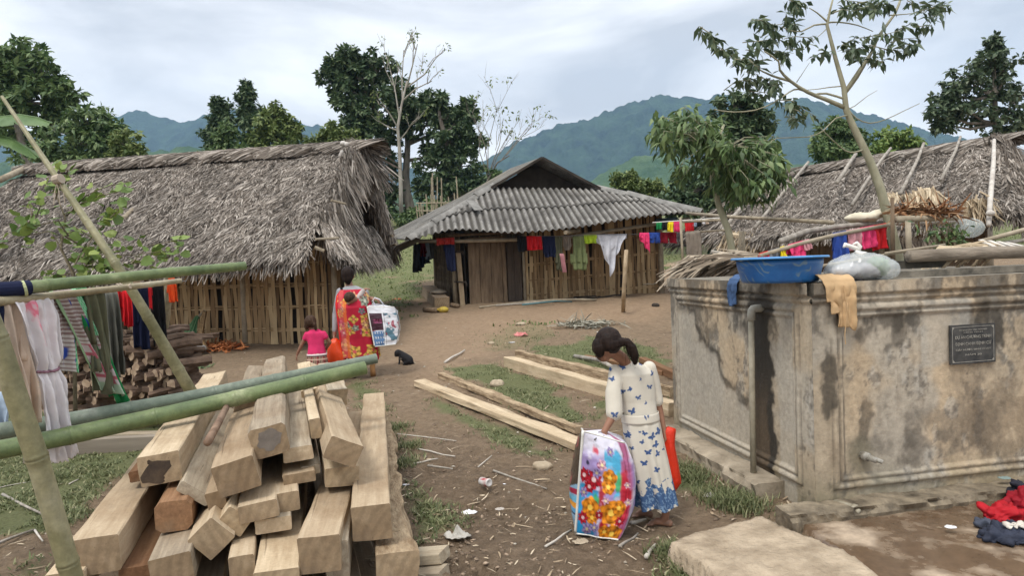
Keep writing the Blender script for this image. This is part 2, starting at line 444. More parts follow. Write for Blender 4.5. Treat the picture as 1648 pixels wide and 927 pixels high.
# ================================================================ TREES AND PLANTS
def quads_leaf(c, d, n, ln, wd, droop=.25):
    """leaf cards: c centre-base (N,3), d direction, n side normal, two folded quads each (6 verts)"""
    d = d/np.linalg.norm(d, axis=1, keepdims=True)
    s = np.cross(d, n); s /= np.linalg.norm(s, axis=1, keepdims=True)+1e-9
    up = np.cross(s, d)
    ln = ln[:, None]; wd = wd[:, None]
    a = c; tip = c+d*ln-up*ln*droop
    mid = c+d*ln*.5+up*ln*.02
    l = mid+s*wd*.5-up*wd*.12; r_ = mid-s*wd*.5-up*wd*.12
    V = np.stack([a, l, tip, r_, mid], 1)
    N = len(c); o = (np.arange(N)*5)[:, None]
    F = np.concatenate([o+np.array([[0, 4, 1]]), o+np.array([[1, 4, 2]]), o+np.array([[0, 3, 4]]), o+np.array([[4, 3, 2]])])
    return V.reshape(-1, 3), F
def rnd_dir(n, rg): 
    v = rg.normal(size=(n, 3)); return v/np.linalg.norm(v, axis=1, keepdims=True)
def clumps(cent, rad, nleaf, ln, wd, rg, flat=.65, out=None, down=.25):
    """cent (K,3) clump centres, rad (K,), leaves spread through each clump"""
    K = len(cent); idx = np.repeat(np.arange(K), nleaf); n = len(idx)
    u = rnd_dir(n, rg)*(rg.random((n, 1))**.45); u[:, 2] *= flat
    c = cent[idx]+u*rad[idx][:, None]
    d = u*1.0+rnd_dir(n, rg)*.7; d[:, 2] -= down
    nn = rnd_dir(n, rg)*.8+np.array([0, 0, 1.0])
    L_ = ln*(.6+.8*rg.random(n)); Wd = wd*(.6+.8*rg.random(n))
    return quads_leaf(c, d, nn, L_, Wd)
def tree(name, label, base, blobs, trunk_r, leaf, bark, seed=0, d=None, K=16, nl=60, ln=.2, wd=.1, cr=.35, flat=.7, lean=None, group=None, cat='tree', trunk_top=None, down=.25, yd=.8):
    """base = (px, py, depth) or a Vector; blobs = (px, py, rx_px, ry_px[, ddepth])"""
    rg = np.random.default_rng(seed); rs = random.Random(seed)
    if isinstance(base, Vector): b0 = base; dep = d
    else:
        dep = base[2]; b0 = P(base[0], base[1], dep); 
    b0 = Vector((b0.x, b0.y, min(b0.z, Hs(b0.x, b0.y)) if not isinstance(base, Vector) else b0.z))
    root = top(name, label, cat, b0, group)
    px = dep/FX; mb = MB()
    cs = []
    for bl in blobs:
        dd = bl[4] if len(bl) > 4 else 0
        cs.append((P(bl[0], bl[1], dep+dd), bl[2]*px, bl[3]*px))
    tz = max(cs, key=lambda q: q[0].z)
    tt = trunk_top and P(trunk_top[0], trunk_top[1], dep) or tz[0]
    n = 8; tp = []
    for i in range(n+1):
        t = i/n; q = b0.lerp(tt, t); q += Vector((math.sin(t*5+seed), math.cos(t*4+seed), 0))*trunk_r*1.3*math.sin(t*3.1)
        tp.append(q)
    mb.tube(tp, [trunk_r*(1.25-.95*(i/n)) for i in range(n+1)], 8)
    CC = []; RR = []; K = int(K*1.4); cr *= .60; nl = int(nl*.52)
    for c, rx, rz in cs:
        # limb from the trunk to the blob
        j = min(range(n+1), key=lambda i: abs(tp[i].z-(c.z-rz*.9-(c-tp[min(i, n)]).length*.15)))
        a = tp[max(1, j)]
        mid = a.lerp(c, .5)+Vector((0, 0, -.1*(c-a).length))
        mb.tube([a, mid, c], [trunk_r*.5, trunk_r*.32, trunk_r*.15], 6)
        for k in range(K):
            u = Vector(rnd_dir(1, rg)[0])*(.35+.9*rs.random()**.7)
            q = c+Vector((u.x*rx, u.y*rx*yd, u.z*rz))
            CC.append(q); RR.append(cr*rx*(.55+.7*rs.random()))
            if k % 2 == 0: mb.tube([c.lerp(mid, .3), c.lerp(q, .55)+Vector((0, 0, -.05*rx)), q], [trunk_r*.14, trunk_r*.09, trunk_r*.03], 4, cap=False)
    V_, F_ = clumps(np.array(CC), np.array(RR), nl, ln, wd, rg, flat, down=down)
    mb.build('trunk', bark, root, smooth=True)
    link('crown', npme('crown', V_, F_), leaf, root)
    return root
bark_g = nmat('grey bark', (.10, .085, .07), (.27, .24, .20), 6, .9, .6, .02, (1, 1, .25))
bark_p = nmat('pale bark', (.20, .18, .15), (.40, .37, .32), 5, .9, .4, .01, (1, 1, .3))
lf_dark = leafmat('dark leaves', (.032, .062, .030), (.075, .12, .052), (.17, .22, .105))
lf_mid = leafmat('green leaves', (.045, .088, .032), (.12, .185, .065), (.22, .29, .12))
lf_yel = leafmat('yellow green leaves', (.065, .105, .028), (.15, .20, .06), (.26, .30, .11))
lf_big = leafmat('large dull leaves', (.04, .066, .036), (.08, .118, .062), (.16, .20, .11), rough=.4)
lf_brt = leafmat('bright leaves', (.08, .14, .03), (.17, .25, .06), (.28, .34, .09))
BG = 'trees behind the houses'
# left edge cluster
tree('broadleaf_tree', 'tall airy tree at the left edge, rising above banana leaves', (70, 330, 30),
     [(25, 90, 30, 28), (70, 118, 38, 26), (10, 150, 32, 30), (105, 150, 24, 14), (55, 160, 40, 20), (0, 205, 50, 35), (90, 205, 45, 30), (30, 120, 30, 20)], .22, lf_mid, bark_g, 1, K=17, nl=75, ln=.34, wd=.17, group=BG)
tree('bush_tree', 'green bushy tree behind the left end of the long thatched roof', (150, 330, 27),
     [(150, 200, 34, 26), (120, 235, 40, 30), (178, 215, 24, 22), (160, 250, 40, 25), (75, 255, 40, 22)], .12, lf_mid, bark_g, 2, K=20, nl=80, ln=.26, wd=.13, group=BG, cat='tree')
tree('bush_tree', 'small green tree with a sloping top above the thatch, right of the left cluster', (205, 330, 26),
     [(205, 235, 22, 24), (218, 258, 18, 16), (190, 262, 26, 16)], .1, lf_yel, bark_g, 3, K=16, nl=70, ln=.22, wd=.12, group=BG)
# mid-left group
tree('conifer_tree', 'dark pointed tree, taller one of the close pair', (395, 330, 36),
     [(393, 150, 12, 16), (396, 178, 22, 22), (398, 208, 28, 24), (398, 238, 30, 22), (400, 265, 30, 20)], .2, lf_dark, bark_g, 4, K=20, nl=90, ln=.26, wd=.12, group=BG)
tree('conifer_tree', 'dark pointed tree, shorter one of the close pair', (352, 330, 36),
     [(354, 168, 10, 14), (352, 190, 18, 16), (348, 215, 18, 18), (352, 245, 24, 18)], .16, lf_dark, bark_g, 5, K=18, nl=80, ln=.26, wd=.12, group=BG)
tree('broadleaf_tree', 'rounded green tree in front of the dark pointed pair', (362, 330, 32),
     [(362, 220, 16, 18), (360, 246, 28, 18), (385, 250, 16, 14), (340, 258, 18, 12)], .14, lf_mid, bark_g, 6, K=18, nl=80, ln=.22, wd=.12, group=BG)
tree('broadleaf_tree', 'yellow-green tree right of the dark pointed pair', (452, 330, 33),
     [(450, 182, 20, 16), (435, 210, 26, 22), (470, 210, 20, 20), (455, 240, 34, 20), (420, 235, 16, 20)], .16, lf_yel, bark_g, 7, K=20, nl=80, ln=.26, wd=.13, group=BG)
tree('bush_tree', 'low rounded green tree just above the thatched ridge end', (530, 320, 30),
     [(510, 235, 24, 14), (540, 215, 22, 14), (560, 232, 28, 18), (525, 245, 30, 12)], .12, lf_yel, bark_g, 8, K=18, nl=80, ln=.22, wd=.12, group=BG)
tree('broadleaf_tree', 'tallest dark broad tree behind the thatched ridge end', (600, 360, 36),
     [(572, 100, 30, 20), (605, 108, 26, 26), (545, 130, 26, 20), (578, 135, 32, 24), (560, 165, 26, 18), (608, 150, 30, 28), (590, 190, 34, 24), (545, 105, 18, 14), (575, 215, 30, 18), (615, 190, 24, 24)], .26, lf_dark, bark_g, 9, K=17, nl=85, ln=.30, wd=.17, cr=.33, group=BG, trunk_top=(598, 130))
tree('broadleaf_tree', 'dark tree directly behind the pale bare trunk', (668, 365, 38),
     [(640, 150, 24, 22), (665, 170, 26, 22), (700, 165, 22, 22), (690, 195, 28, 22), (650, 200, 24, 22), (720, 190, 20, 20), (625, 240, 26, 30), (615, 285, 24, 30), (630, 322, 24, 22), (700, 240, 26, 22)], .24, lf_dark, bark_g, 10, K=15, nl=85, ln=.30, wd=.16, group=BG)
tree('broadleaf_tree', 'dark tree beside the bare tree above the left rake of the tiled roof', (722, 365, 36),
     [(705, 165, 14, 12), (735, 195, 24, 20), (752, 178, 14, 14), (720, 225, 34, 24), (755, 225, 22, 20), (705, 262, 30, 22), (745, 262, 28, 24), (700, 300, 32, 22), (735, 310, 36, 24), (770, 300, 22, 18)], .24, lf_dark, bark_g, 11, K=17, nl=85, ln=.28, wd=.16, group=BG)
tree('bush_tree', 'low dark scrub tree left of the palisade fence', (690, 370, 33),
     [(690, 335, 26, 14), (612, 340, 18, 14), (660, 352, 24, 8)], .08, lf_mid, bark_g, 12, K=18, nl=60, ln=.2, wd=.11, group=BG)
tree('bush_tree', 'small green tree peeping over the left slope of the sheet roof', (795, 330, 30),
     [(795, 282, 12, 10), (800, 298, 14, 10)], .06, lf_mid, bark_g, 13, K=16, nl=60, ln=.18, wd=.1, group=BG)
# right of the middle house
tree('bush_tree', 'rounded olive bush tree right of the sheet roof gable', (1020, 340, 30),
     [(1005, 290, 20, 12), (1030, 300, 24, 14), (1050, 308, 22, 14), (1010, 310, 26, 14)], .1, lf_yel, bark_g, 14, K=22, nl=90, ln=.17, wd=.1, group=BG)
tree('broadleaf_tree', 'dense dark tree behind the drooping tree, left of the right thatched roof', (1180, 390, 24),
     [(1180, 170, 30, 20), (1215, 190, 26, 20), (1190, 210, 30, 25), (1205, 240, 35, 26), (1160, 285, 40, 30), (1120, 300, 34, 28), (1220, 280, 40, 22), (1130, 335, 45, 22), (1085, 330, 30, 14), (1180, 330, 36, 24)], .18, lf_dark, bark_g, 15, K=18, nl=85, ln=.21, wd=.12, group=BG)
tree('broadleaf_tree', 'dark rounded tree just left of the slender trunk above the right roof', (1350, 330, 30),
     [(1345, 205, 24, 16), (1330, 235, 24, 18), (1365, 225, 26, 22), (1350, 250, 36, 16)], .14, lf_mid, bark_g, 16, K=22, nl=85, ln=.21, wd=.12, group=BG)
tree('broadleaf_tree', 'bright green tree behind the right thatched ridge, right of the slender trunk', (1440, 330, 30),
     [(1435, 225, 28, 14), (1465, 238, 18, 12), (1420, 245, 34, 12)], .12, lf_brt, bark_g, 17, K=22, nl=85, ln=.2, wd=.12, group=BG)
tree('broadleaf_tree', 'airy dark tree at the right edge rising over the thatch', (1590, 330, 22),
     [(1590, 95, 26, 18), (1620, 110, 28, 22), (1555, 125, 28, 18), (1590, 145, 34, 22), (1530, 150, 22, 14), (1635, 155, 26, 26), (1560, 180, 34, 20), (1510, 178, 22, 12), (1600, 195, 34, 20), (1650, 200, 26, 20), (1520, 200, 16, 10), (1600, 70, 10, 12)], .12, lf_big, bark_g, 18, K=15, nl=42, ln=.19, wd=.11, cr=.36, group=BG)
# ---- bare trees
def bare_tree(label, pts, r, branches, seed, mat_=bark_p, d=34, tips=None):
    rs = random.Random(seed); base = P(*pts[0], d)
    base.z = min(base.z, Hs(base.x, base.y)); root = top('bare_tree', label, 'tree', base, 'bare trees behind the houses')
    mb = MB(); tr = [base]+[P(u, v, d) for u, v in pts[1:]]
    mb.tube(tr, [r*(1-.65*i/(len(tr)-1)) for i in range(len(tr))], 8); mb.build('trunk', mat_, root, smooth=True)
    bb = MB(); leafp = []
    def sub(a, b, r, lv):
        m_ = a.lerp(b, .5)+Vector((rs.uniform(-1, 1), rs.uniform(-1, 1), rs.uniform(-.6, 1)))*(b-a).length*.08
        bb.tube([a, m_, b], [r, r*.75, r*.45], 5, cap=False)
        if lv > 0:
            for k in range(3):
                s_ = a.lerp(b, rs.uniform(.35, 1)); L_ = (b-a).length*rs.uniform(.35, .6)
                dr = (b-a).normalized()+Vector((rs.uniform(-.8, .8), rs.uniform(-.6, .6), rs.uniform(-.1, .8)))
                sub(s_, s_+dr.normalized()*L_, r*.5, lv-1)
        else: leafp.append(b)
    for (u1, v1, u2, v2) in branches:
        sub(P(u1, v1, d), P(u2, v2, d+rs.uniform(-1, 1)), r*.38, 2)
    bb.build('branches', mat_, root, smooth=True)
    rg = np.random.default_rng(seed); lp = np.array([p for i, p in enumerate(leafp) if i % 3 == 0])
    V_, F_ = clumps(lp, np.full(len(lp), .28), 9, .16, .08, rg); link('crown', npme('t', V_, F_), lf_yel, root)
bare_tree('pale bare tree with a tall straight trunk and a thin leafless crown', [(646, 362), (645, 300), (643, 240), (640, 205), (646, 170), (655, 130)], .12,
          [(640, 205, 615, 165), (643, 190, 625, 100), (648, 165, 650, 80), (655, 140, 672, 70), (655, 140, 700, 95), (650, 160, 695, 130), (640, 210, 610, 195), (644, 225, 665, 195)], 3)
bare_tree('thin leafless tree leaning right above the left rake of the sheet roof', [(775, 350), (785, 290), (800, 262), (820, 250)], .06,
          [(785, 285, 770, 200), (785, 285, 800, 175), (790, 275, 825, 205), (805, 260, 850, 205), (815, 250, 860, 200), (787, 280, 760, 180), (790, 270, 810, 190)], 4, d=30, mat_=bark_g)
# ---- slender near tree behind the water tank
D1 = 7.2
def nearleaf(root, tips, rg, n=10, ln=.17, wd=.075, spread=.16, mat_=lf_big, name='crown'):
    """drooping leaves strung along twigs: tips = list of point lists"""
    C_ = []; Dd = []
    for pts in tips:
        for i in range(len(pts)-1):
            a, b_ = pts[i], pts[i+1]; k = max(2, int((b_-a).length/.026))
            for j in range(k):
                C_.append(np.array(a.lerp(b_, j/k))+rg.normal(size=3)*.012)
                s_ = np.array((b_-a).normalized())
                Dd.append(s_*.5+rg.normal(size=3)*.55+np.array([0, 0, -.45]))
    C_ = np.array(C_); Dd = np.array(Dd)
    nn = rg.normal(size=C_.shape)*.4+np.array([0, 0, 1.])
    V_, F_ = quads_leaf(C_, Dd, nn, ln*(.6+.7*rg.random(len(C_))), wd*(.7+.6*rg.random(len(C_))), .3)
    return link(name, npme('crown', V_, F_), mat_, root)
bark_s = nmat('greenish smooth bark', (.20, .19, .12), (.36, .34, .24), 9, .8, .4, .006, (1, 1, .4))
base = P(1445, 445, D1); root = top('slender_tree', 'slender crooked young tree with sparse drooping leaves, rising beside the knotted bag on the tank', 'tree', base)
base.z = 0
tb = MB()
trunk = [Vector((P(1452, 445, D1).x, P(1452, 445, D1).y, .3))]+[P(u, v, D1) for u, v in [(1445, 415), (1432, 360), (1416, 300), (1400, 258), (1374, 205), (1362, 178), (1358, 140), (1345, 95), (1331, 40), (1336, 15), (1345, -20)]]
tb.tube(trunk, [.062, .057, .050, .045, .040, .035, .030, .025, .021, .016, .011, .007], 10)
tb.build('trunk', bark_s, root, smooth=True)
br = MB(); twigs = []
rs = random.Random(31); rg = np.random.default_rng(31)
def limb(pts, r1, r2, leafy=(), dd=0):
    q = [P(u, v, D1+dd*(i/max(1, len(pts)-1))) for i, (u, v) in enumerate(pts)]
    # smooth the path
    s_ = []
    for i in range(len(q)-1):
        for t in (0, .5):
            p0, p1, p2, p3 = q[max(i-1, 0)], q[i], q[i+1], q[min(i+2, len(q)-1)]
            s_.append(.5*((2*p1)+(p2-p0)*t+(2*p0-5*p1+4*p2-p3)*t*t+(3*p1-p0-3*p2+p3)*t**3))
    s_.append(q[-1]); n = len(s_)
    br.tube(s_, [r1+(r2-r1)*i/(n-1) for i in range(n)], 6)
    return s_
limb([(1358, 172), (1330, 160), (1300, 148), (1272, 130), (1255, 112), (1253, 98), (1230, 82)], .024, .007, dd=-.3)
limb([(1272, 130), (1250, 124), (1235, 118), (1220, 110), (1205, 95)], .014, .005)
limb([(1362, 160), (1330, 150), (1310, 152)], .012, .01)
limb([(1310, 152), (1285, 143), (1270, 148), (1245, 165), (1215, 177), (1180, 180), (1150, 176)], .010, .005, dd=-.4)
limb([(1360, 148), (1385, 110), (1405, 80), (1412, 60), (1440, 22), (1450, -5)], .022, .012, dd=.5)
limb([(1361, 150), (1380, 125), (1400, 90), (1405, 80)], .012, .006, dd=.3)
limb([(1358, 138), (1335, 140), (1315, 143), (1290, 145)], .007, .003)
limb([(1331, 38), (1310, 40), (1290, 50), (1270, 48), (1258, 42)], .010, .004)
limb([(1331, 36), (1350, 35), (1380, 40), (1405, 50)], .010, .004)
limb([(1331, 34), (1315, 20), (1302, 12)], .010, .004)
limb([(1340, 20), (1355, 15), (1370, 8), (1400, 0)], .008, .003)
limb([(1432, 24), (1460, 22), (1490, 18)], .007, .003)
limb([(1362, 176), (1376, 170), (1395, 155), (1412, 145)], .006, .002)
limb([(1366, 176), (1378, 190), (1400, 198), (1425, 192), (1455, 178), (1480, 166)], .008, .003)
limb([(1369, 185), (1345, 190), (1325, 210), (1300, 220), (1250, 222), (1240, 230)], .008, .003, dd=-.4)
limb([(1391, 240), (1375, 245), (1360, 242), (1340, 225), (1320, 205)], .010, .004, dd=-.3)
limb([(1282, 132), (1290, 120), (1303, 100)], .005, .002)
limb([(1331, 45), (1315, 60), (1300, 70)], .005, .002)
tipsets = [  # leafy sprays: polyline in px
    [(1126, 42), (1145, 55), (1152, 72), (1172, 85), (1185, 95), (1198, 95)], [(1130, 50), (1160, 65)], [(1160, 80), (1180, 80)],
    [(1208, 32), (1225, 32), (1245, 40), (1262, 38)], [(1235, 40), (1250, 50)], [(1195, 68), (1220, 66), (1245, 62)], [(1200, 80), (1225, 78), (1243, 80)],
    [(1190, 98), (1205, 92), (1215, 105), (1225, 108)], [(1200, 115), (1222, 120)], [(1205, 100), (1230, 95)],
    [(1165, 145), (1185, 130), (1210, 128), (1230, 130), (1250, 140)], [(1200, 145), (1225, 148), (1250, 150)], [(1225, 125), (1250, 130), (1258, 150)],
    [(1247, 82), (1265, 85), (1262, 95)], [(1262, 62), (1280, 58), (1300, 60), (1315, 57)], [(1268, 78), (1290, 80)], [(1285, 65), (1308, 72)], [(1305, 95), (1320, 85), (1337, 83)],
    [(1270, 0), (1290, 5), (1305, 2)], [(1275, -5), (1285, 18)], [(1265, 22), (1270, 40), (1282, 38)],
    [(1350, 12), (1370, 18), (1395, 10), (1430, 5)], [(1360, 0), (1400, 4), (1410, 15)], [(1420, 0), (1435, 10)],
    [(1355, 72), (1375, 62), (1400, 58), (1425, 55), (1450, 48)], [(1360, 82), (1380, 78), (1400, 72), (1430, 80), (1455, 82)], [(1430, 68), (1455, 62), (1480, 60)], [(1440, 50), (1465, 38), (1480, 42), (1500, 40)], [(1450, 70), (1475, 72)],
    [(1470, 20), (1500, 12), (1530, 8)], [(1480, 5), (1510, 8)], [(1490, 28), (1515, 22)], [(1460, 0), (1475, 8)],
    [(1250, 160), (1275, 162), (1290, 175), (1315, 188)], [(1260, 170), (1285, 178), (1300, 192)], [(1270, 185), (1285, 195)], [(1370, 95), (1385, 92)],
    [(1420, 100), (1400, 90)], [(1466, 75), (1480, 68)]]
for ts in tipsets:
    q = [P(u, v, D1+rs.uniform(-.45, .45)) for u, v in ts]; twigs.append(q); br.tube(q, [.005]*(len(q)-1)+[.002], 4)
br.build('branches', bark_s, root, smooth=True)
nearleaf(root, twigs, rg, ln=.125, wd=.044)
# ---- leaning tree with drooping leaves between the houses
D2 = 10.5; root = top('drooping_tree', 'leaning thin tree with large drooping leaves between the sheet roof and right thatch', 'tree', Vector((P(1190, 470, D2).x, P(1190, 470, D2).y, .3)))
tb = MB(); t_ = [Vector((P(1192, 470, D2).x, P(1192, 470, D2).y, .25))]+[P(u, v, D2) for u, v in [(1183, 430), (1172, 370), (1158, 335), (1146, 290), (1150, 240), (1165, 200)]]
tb.tube(t_, [.07, .062, .055, .05, .04, .03, .02], 8)
tb.build('trunk', bark_s, root, smooth=True)
br = MB(); twigs = []; rs = random.Random(5); rg = np.random.default_rng(5)
for k in range(125):
    sx, sy = rs.choice([(1150, 215, ), (1120, 200), (1165, 235), (1190, 255), (1130, 240), (1215, 262), (1100, 190), (1085, 225), (1180, 290), (1235, 265), (1075, 205), (1230, 240), (1250, 275), (1200, 300), (1110, 280), (1160, 270)])
    u = sx+rs.uniform(-22, 22); v = sy+rs.uniform(-22, 22); dd = rs.uniform(-.8, .8)
    q = [P(1150, 250, D2), P((u+1150)/2, (v+235)/2-6, D2+dd*.5), P(u, v, D2+dd), P(u+rs.uniform(-25, 25), v+rs.uniform(8, 26), D2+dd)]
    br.tube(q, [.014, .009, .005, .002], 4, cap=False); twigs.append(q[2:]); twigs.append([q[2], P(u+rs.uniform(-25, 25), v+rs.uniform(0, 20), D2+dd*1.2)])
    twigs.append([q[1].lerp(q[2], .6), P(u+rs.uniform(-30, 30), v+rs.uniform(-14, 20), D2+dd*.8)])
br.build('branches', bark_s, root, smooth=True)
nearleaf(root, twigs, rg, ln=.20, wd=.062, mat_=lf_mid)
# ---- broad green vine-like sapling left foreground
D3 = 6.6; root = top('leafy_sapling', 'spindly sapling with round yellow-green leaves in front of the long thatched roof', 'sapling', Vector((P(110, 560, D3).x, P(110, 560, D3).y, .05)))
tb = MB(); q0 = Vector((P(115, 600, D3).x, P(115, 600, D3).y, .05)); q1 = P(118, 440, D3)
tb.tube([q0, q1, P(98, 400, D3), P(105, 350, D3), P(85, 300, D3)], [.02, .016, .012, .008, .004], 6)
br = [[(118, 440), (150, 420), (172, 428), (210, 425), (260, 420)], [(100, 400), (80, 372), (38, 380), (0, 392)], [(38, 380), (52, 345), (44, 318)], [(105, 380), (145, 405), (150, 430), (170, 445)],
      [(105, 350), (125, 330), (160, 315), (195, 308)], [(118, 430), (140, 390), (170, 360), (185, 345)], [(90, 320), (95, 290), (80, 285)], [(115, 440), (90, 445), (55, 448)], [(210, 425), (240, 395), (295, 385)], [(260, 420), (275, 410), (290, 408)], [(170, 400), (172, 380), (205, 385)]]
br = br+[[(u+dx, v+dy) for u, v in b_] for b_ in br[:7] for dx, dy in ((14, -16),)]
twl = []; rg = np.random.default_rng(77); rs = random.Random(77)
for b_ in br:
    q = [P(u, v, D3+rs.uniform(-.3, .3)) for u, v in b_]; tb.tube(q, [.008]+[.005]*(len(q)-2)+[.003], 5, cap=False); twl.append(q)
tb.build('stem', nmat('twig bark', (.10, .08, .05), (.2, .17, .11), 20, .9), root, smooth=True)
C_ = []; 
for q in twl:
    for i in range(len(q)-1):
        for j in range(8):
            if rs.random() < .8: C_.append(np.array(q[i].lerp(q[i+1], rs.random()))+rg.normal(size=3)*.05)
C_ = np.array(C_); N = len(C_)
def round_leaves(name, C_, size, mat_, root, rg):
    N = len(C_); K = 8; V_ = []; F_ = []
    for i in range(N):
        n = rg.normal(size=3)*.6+np.array([0, -.3, .9]); n /= np.linalg.norm(n); a = np.cross(n, rg.normal(size=3)); a /= np.linalg.norm(a); c = np.cross(n, a)
        s_ = size*(.6+.8*rg.random()); o = len(V_)
        V_.append(C_[i]-n*s_*.12)
        for k in range(K):
            t = 2*math.pi*k/K; r_ = s_*(1.15 if k == 0 else (.6 if k == K//2 else .85+.1*rg.random())); V_.append(C_[i]+(a*math.cos(t)+c*math.sin(t)*.85)*r_+n*s_*rg.normal()*.08)
        F_ += [(o, o+1+k, o+1+(k+1) % K) for k in range(K)]
    return link(name, npme(name, np.array(V_), np.array(F_)), mat_, root)
round_leaves('leaves', C_, .05, lf_brt, root, rg)
# ---- banana leaves at the left edge
root = top('banana_plant', 'banana plant at the left edge with two broad ragged leaves', 'banana plant', Vector((P(-60, 300, 12).x, P(-60, 300, 12).y, .4)))
mb = MB(); mb.tube([WO[root], P(-60, 330, 12), P(-55, 235, 12)], [.14, .1, .06], 10); mb.build('stem', nmat('banana stem', (.13, .15, .06), (.25, .24, .12), 4, .6), root, smooth=True)
for pts, wid in (([(-55, 230), (-20, 190), (30, 183), (60, 188), (84, 198)], .30), ([(-55, 238), (-20, 210), (20, 222), (45, 238), (62, 254)], .26), ([(-55, 235), (-80, 190), (-130, 190)], .3)):
    q = [P(u, v, 12) for u, v in pts]; n = 40; vs = []; rs = random.Random(3)
    for i in range(n+1):
        t = i/n*(len(q)-1); k = min(int(t), len(q)-2); c = q[k].lerp(q[k+1], t-k); w_ = wid*math.sin(math.pi*min(1, .12+.88*i/n))**.6
        j = rs.uniform(-.05, .05)*(i % 3 == 0)
        vs += [c+Vector((.03+j, -.55*w_, -.75*w_-j)), c, c+Vector((.03, .75*w_, -.25*w_+j))]
    mb = MB(); mb.add(vs, [(3*i, 3*i+1, 3*i+4, 3*i+3) for i in range(n)]+[(3*i+1, 3*i+2, 3*i+5, 3*i+4) for i in range(n)])
    mb.tube([q[k]+Vector((0, 0, -.01)) for k in range(len(q))], .015, 5)
    mb.build('leaf', MATS.get('banana leaf') or nmat('banana leaf', (.06, .11, .035), (.12, .19, .07), 3, .45, .2), root, smooth=True)
# ================================================================ HOUSES
def islmat(name, stops, nscale=8, rough=.9, stretch=(1, 1, 1), bump=.3, bd=.004, var=.3, spec=.2, island_noise=True):
    b = NB(name); g = b.n('ShaderNodeNewGeometry'); v = b.coord('World', stretch)
    c = b.ramp(g.outputs['Random Per Island'], stops)
    n = b.noise(v, nscale, 6, .65)
    c = b.mix(1.0, c, b.ramp(n, [(.28, (1-var,)*3), (.72, (1+var,)*3)]), 'MULTIPLY')
    b.col(c); b.rough(rough); b.b.inputs['Specular IOR Level'].default_value = spec
    if bump: b.bump(b.noise(v, nscale*4, 4), bump, bd)
    return b.m
thatch = islmat('weathered thatch', [(0, (.06, .048, .037)), (.35, (.155, .130, .107)), (.75, (.27, .235, .20)), (1, (.43, .385, .335))], 1.1, var=.42)
thatch_d = islmat('damp thatch', [(0, (.05, .038, .028)), (.5, (.115, .088, .065)), (1, (.22, .18, .14))], 1.5)
thatch_p = islmat('pale dry palm', [(0, (.25, .19, .12)), (.5, (.42, .33, .22)), (1, (.58, .49, .35))], 3)
under = nmat('thatch backing', (.035, .027, .02), (.08, .062, .046), 3, .95, .6, .03)
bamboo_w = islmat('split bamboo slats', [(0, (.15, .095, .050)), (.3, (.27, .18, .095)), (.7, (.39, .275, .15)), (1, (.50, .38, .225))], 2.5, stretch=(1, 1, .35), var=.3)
bamboo_dk = islmat('dark bamboo slats', [(0, (.07, .048, .03)), (.5, (.14, .10, .062)), (1, (.25, .185, .115))], 2.5, stretch=(1, 1, .35), var=.3)  # darker slat tone for the recessed and side walls
wood_old = nmat('old brown boards', (.10, .068, .042), (.235, .168, .108), 6, .9, .5, .006, (3, 3, .4))
wood_grey = nmat('grey weathered wood', (.20, .175, .145), (.42, .385, .335), 6, .9, .5, .006, (2, 2, .5))
dark_in = nmat('dark board and void shade', (.025, .02, .016), (.06, .048, .038), 4, .95, .3)  # near-black for dark wood parts, and for shade put into gaps and gables
pole_m = nmat('dry pole', (.22, .18, .125), (.40, .34, .25), 6, .85, .4, .006)
def bil(TL, TR, BR_, BL, s, t):
    TL, TR, BR_, BL = [np.array(q) for q in (TL, TR, BR_, BL)]
    s = np.asarray(s)[:, None]; t = np.asarray(t)[:, None]
    return (TL*(1-s)+TR*s)*(1-t)+(BL*(1-s)+BR_*s)*t
def thatch_pts(p, d, n, ln, w, rg, lift=.03, curl=.05):
    """bent straw blades: p start (N,3), d direction, n surface normal"""
    N = len(p); d = d/np.linalg.norm(d, axis=1, keepdims=True); s = np.cross(d, n); s /= np.linalg.norm(s, axis=1, keepdims=True)+1e-9
    ln = ln[:, None]; w = w[:, None]
    li = (lift*(.3+rg.random(N)))[:, None]; cu = (curl*(rg.random(N)-.25))[:, None]
    tw = rg.normal(size=(N, 1))*.35
    s2 = s+n*tw
    q0 = p+n*.005; q1 = p+d*ln*.5+n*li; q2 = p+d*ln+n*(li*.6+cu)+s*rg.normal(size=(N, 1))*.04*ln
    V_ = np.stack([q0-s2*w*.35, q0+s2*w*.35, q1-s2*w*.5, q1+s2*w*.5, q2-s2*w*.15, q2+s2*w*.15], 1)
    o = (np.arange(N)*6)[:, None]
    F_ = np.concatenate([o+np.array([[0, 1, 3, 2]]), o+np.array([[2, 3, 5, 4]])])
    return V_.reshape(-1, 3), F_
class Bag:
    def __init__(s): s.V = []; s.F = []; s.n = 0
    def add(s, VF):
        s.V.append(VF[0]); s.F.append(VF[1]+s.n); s.n += len(VF[0])
    def mesh(s, name='m'): return npme(name, np.concatenate(s.V), np.concatenate(s.F))
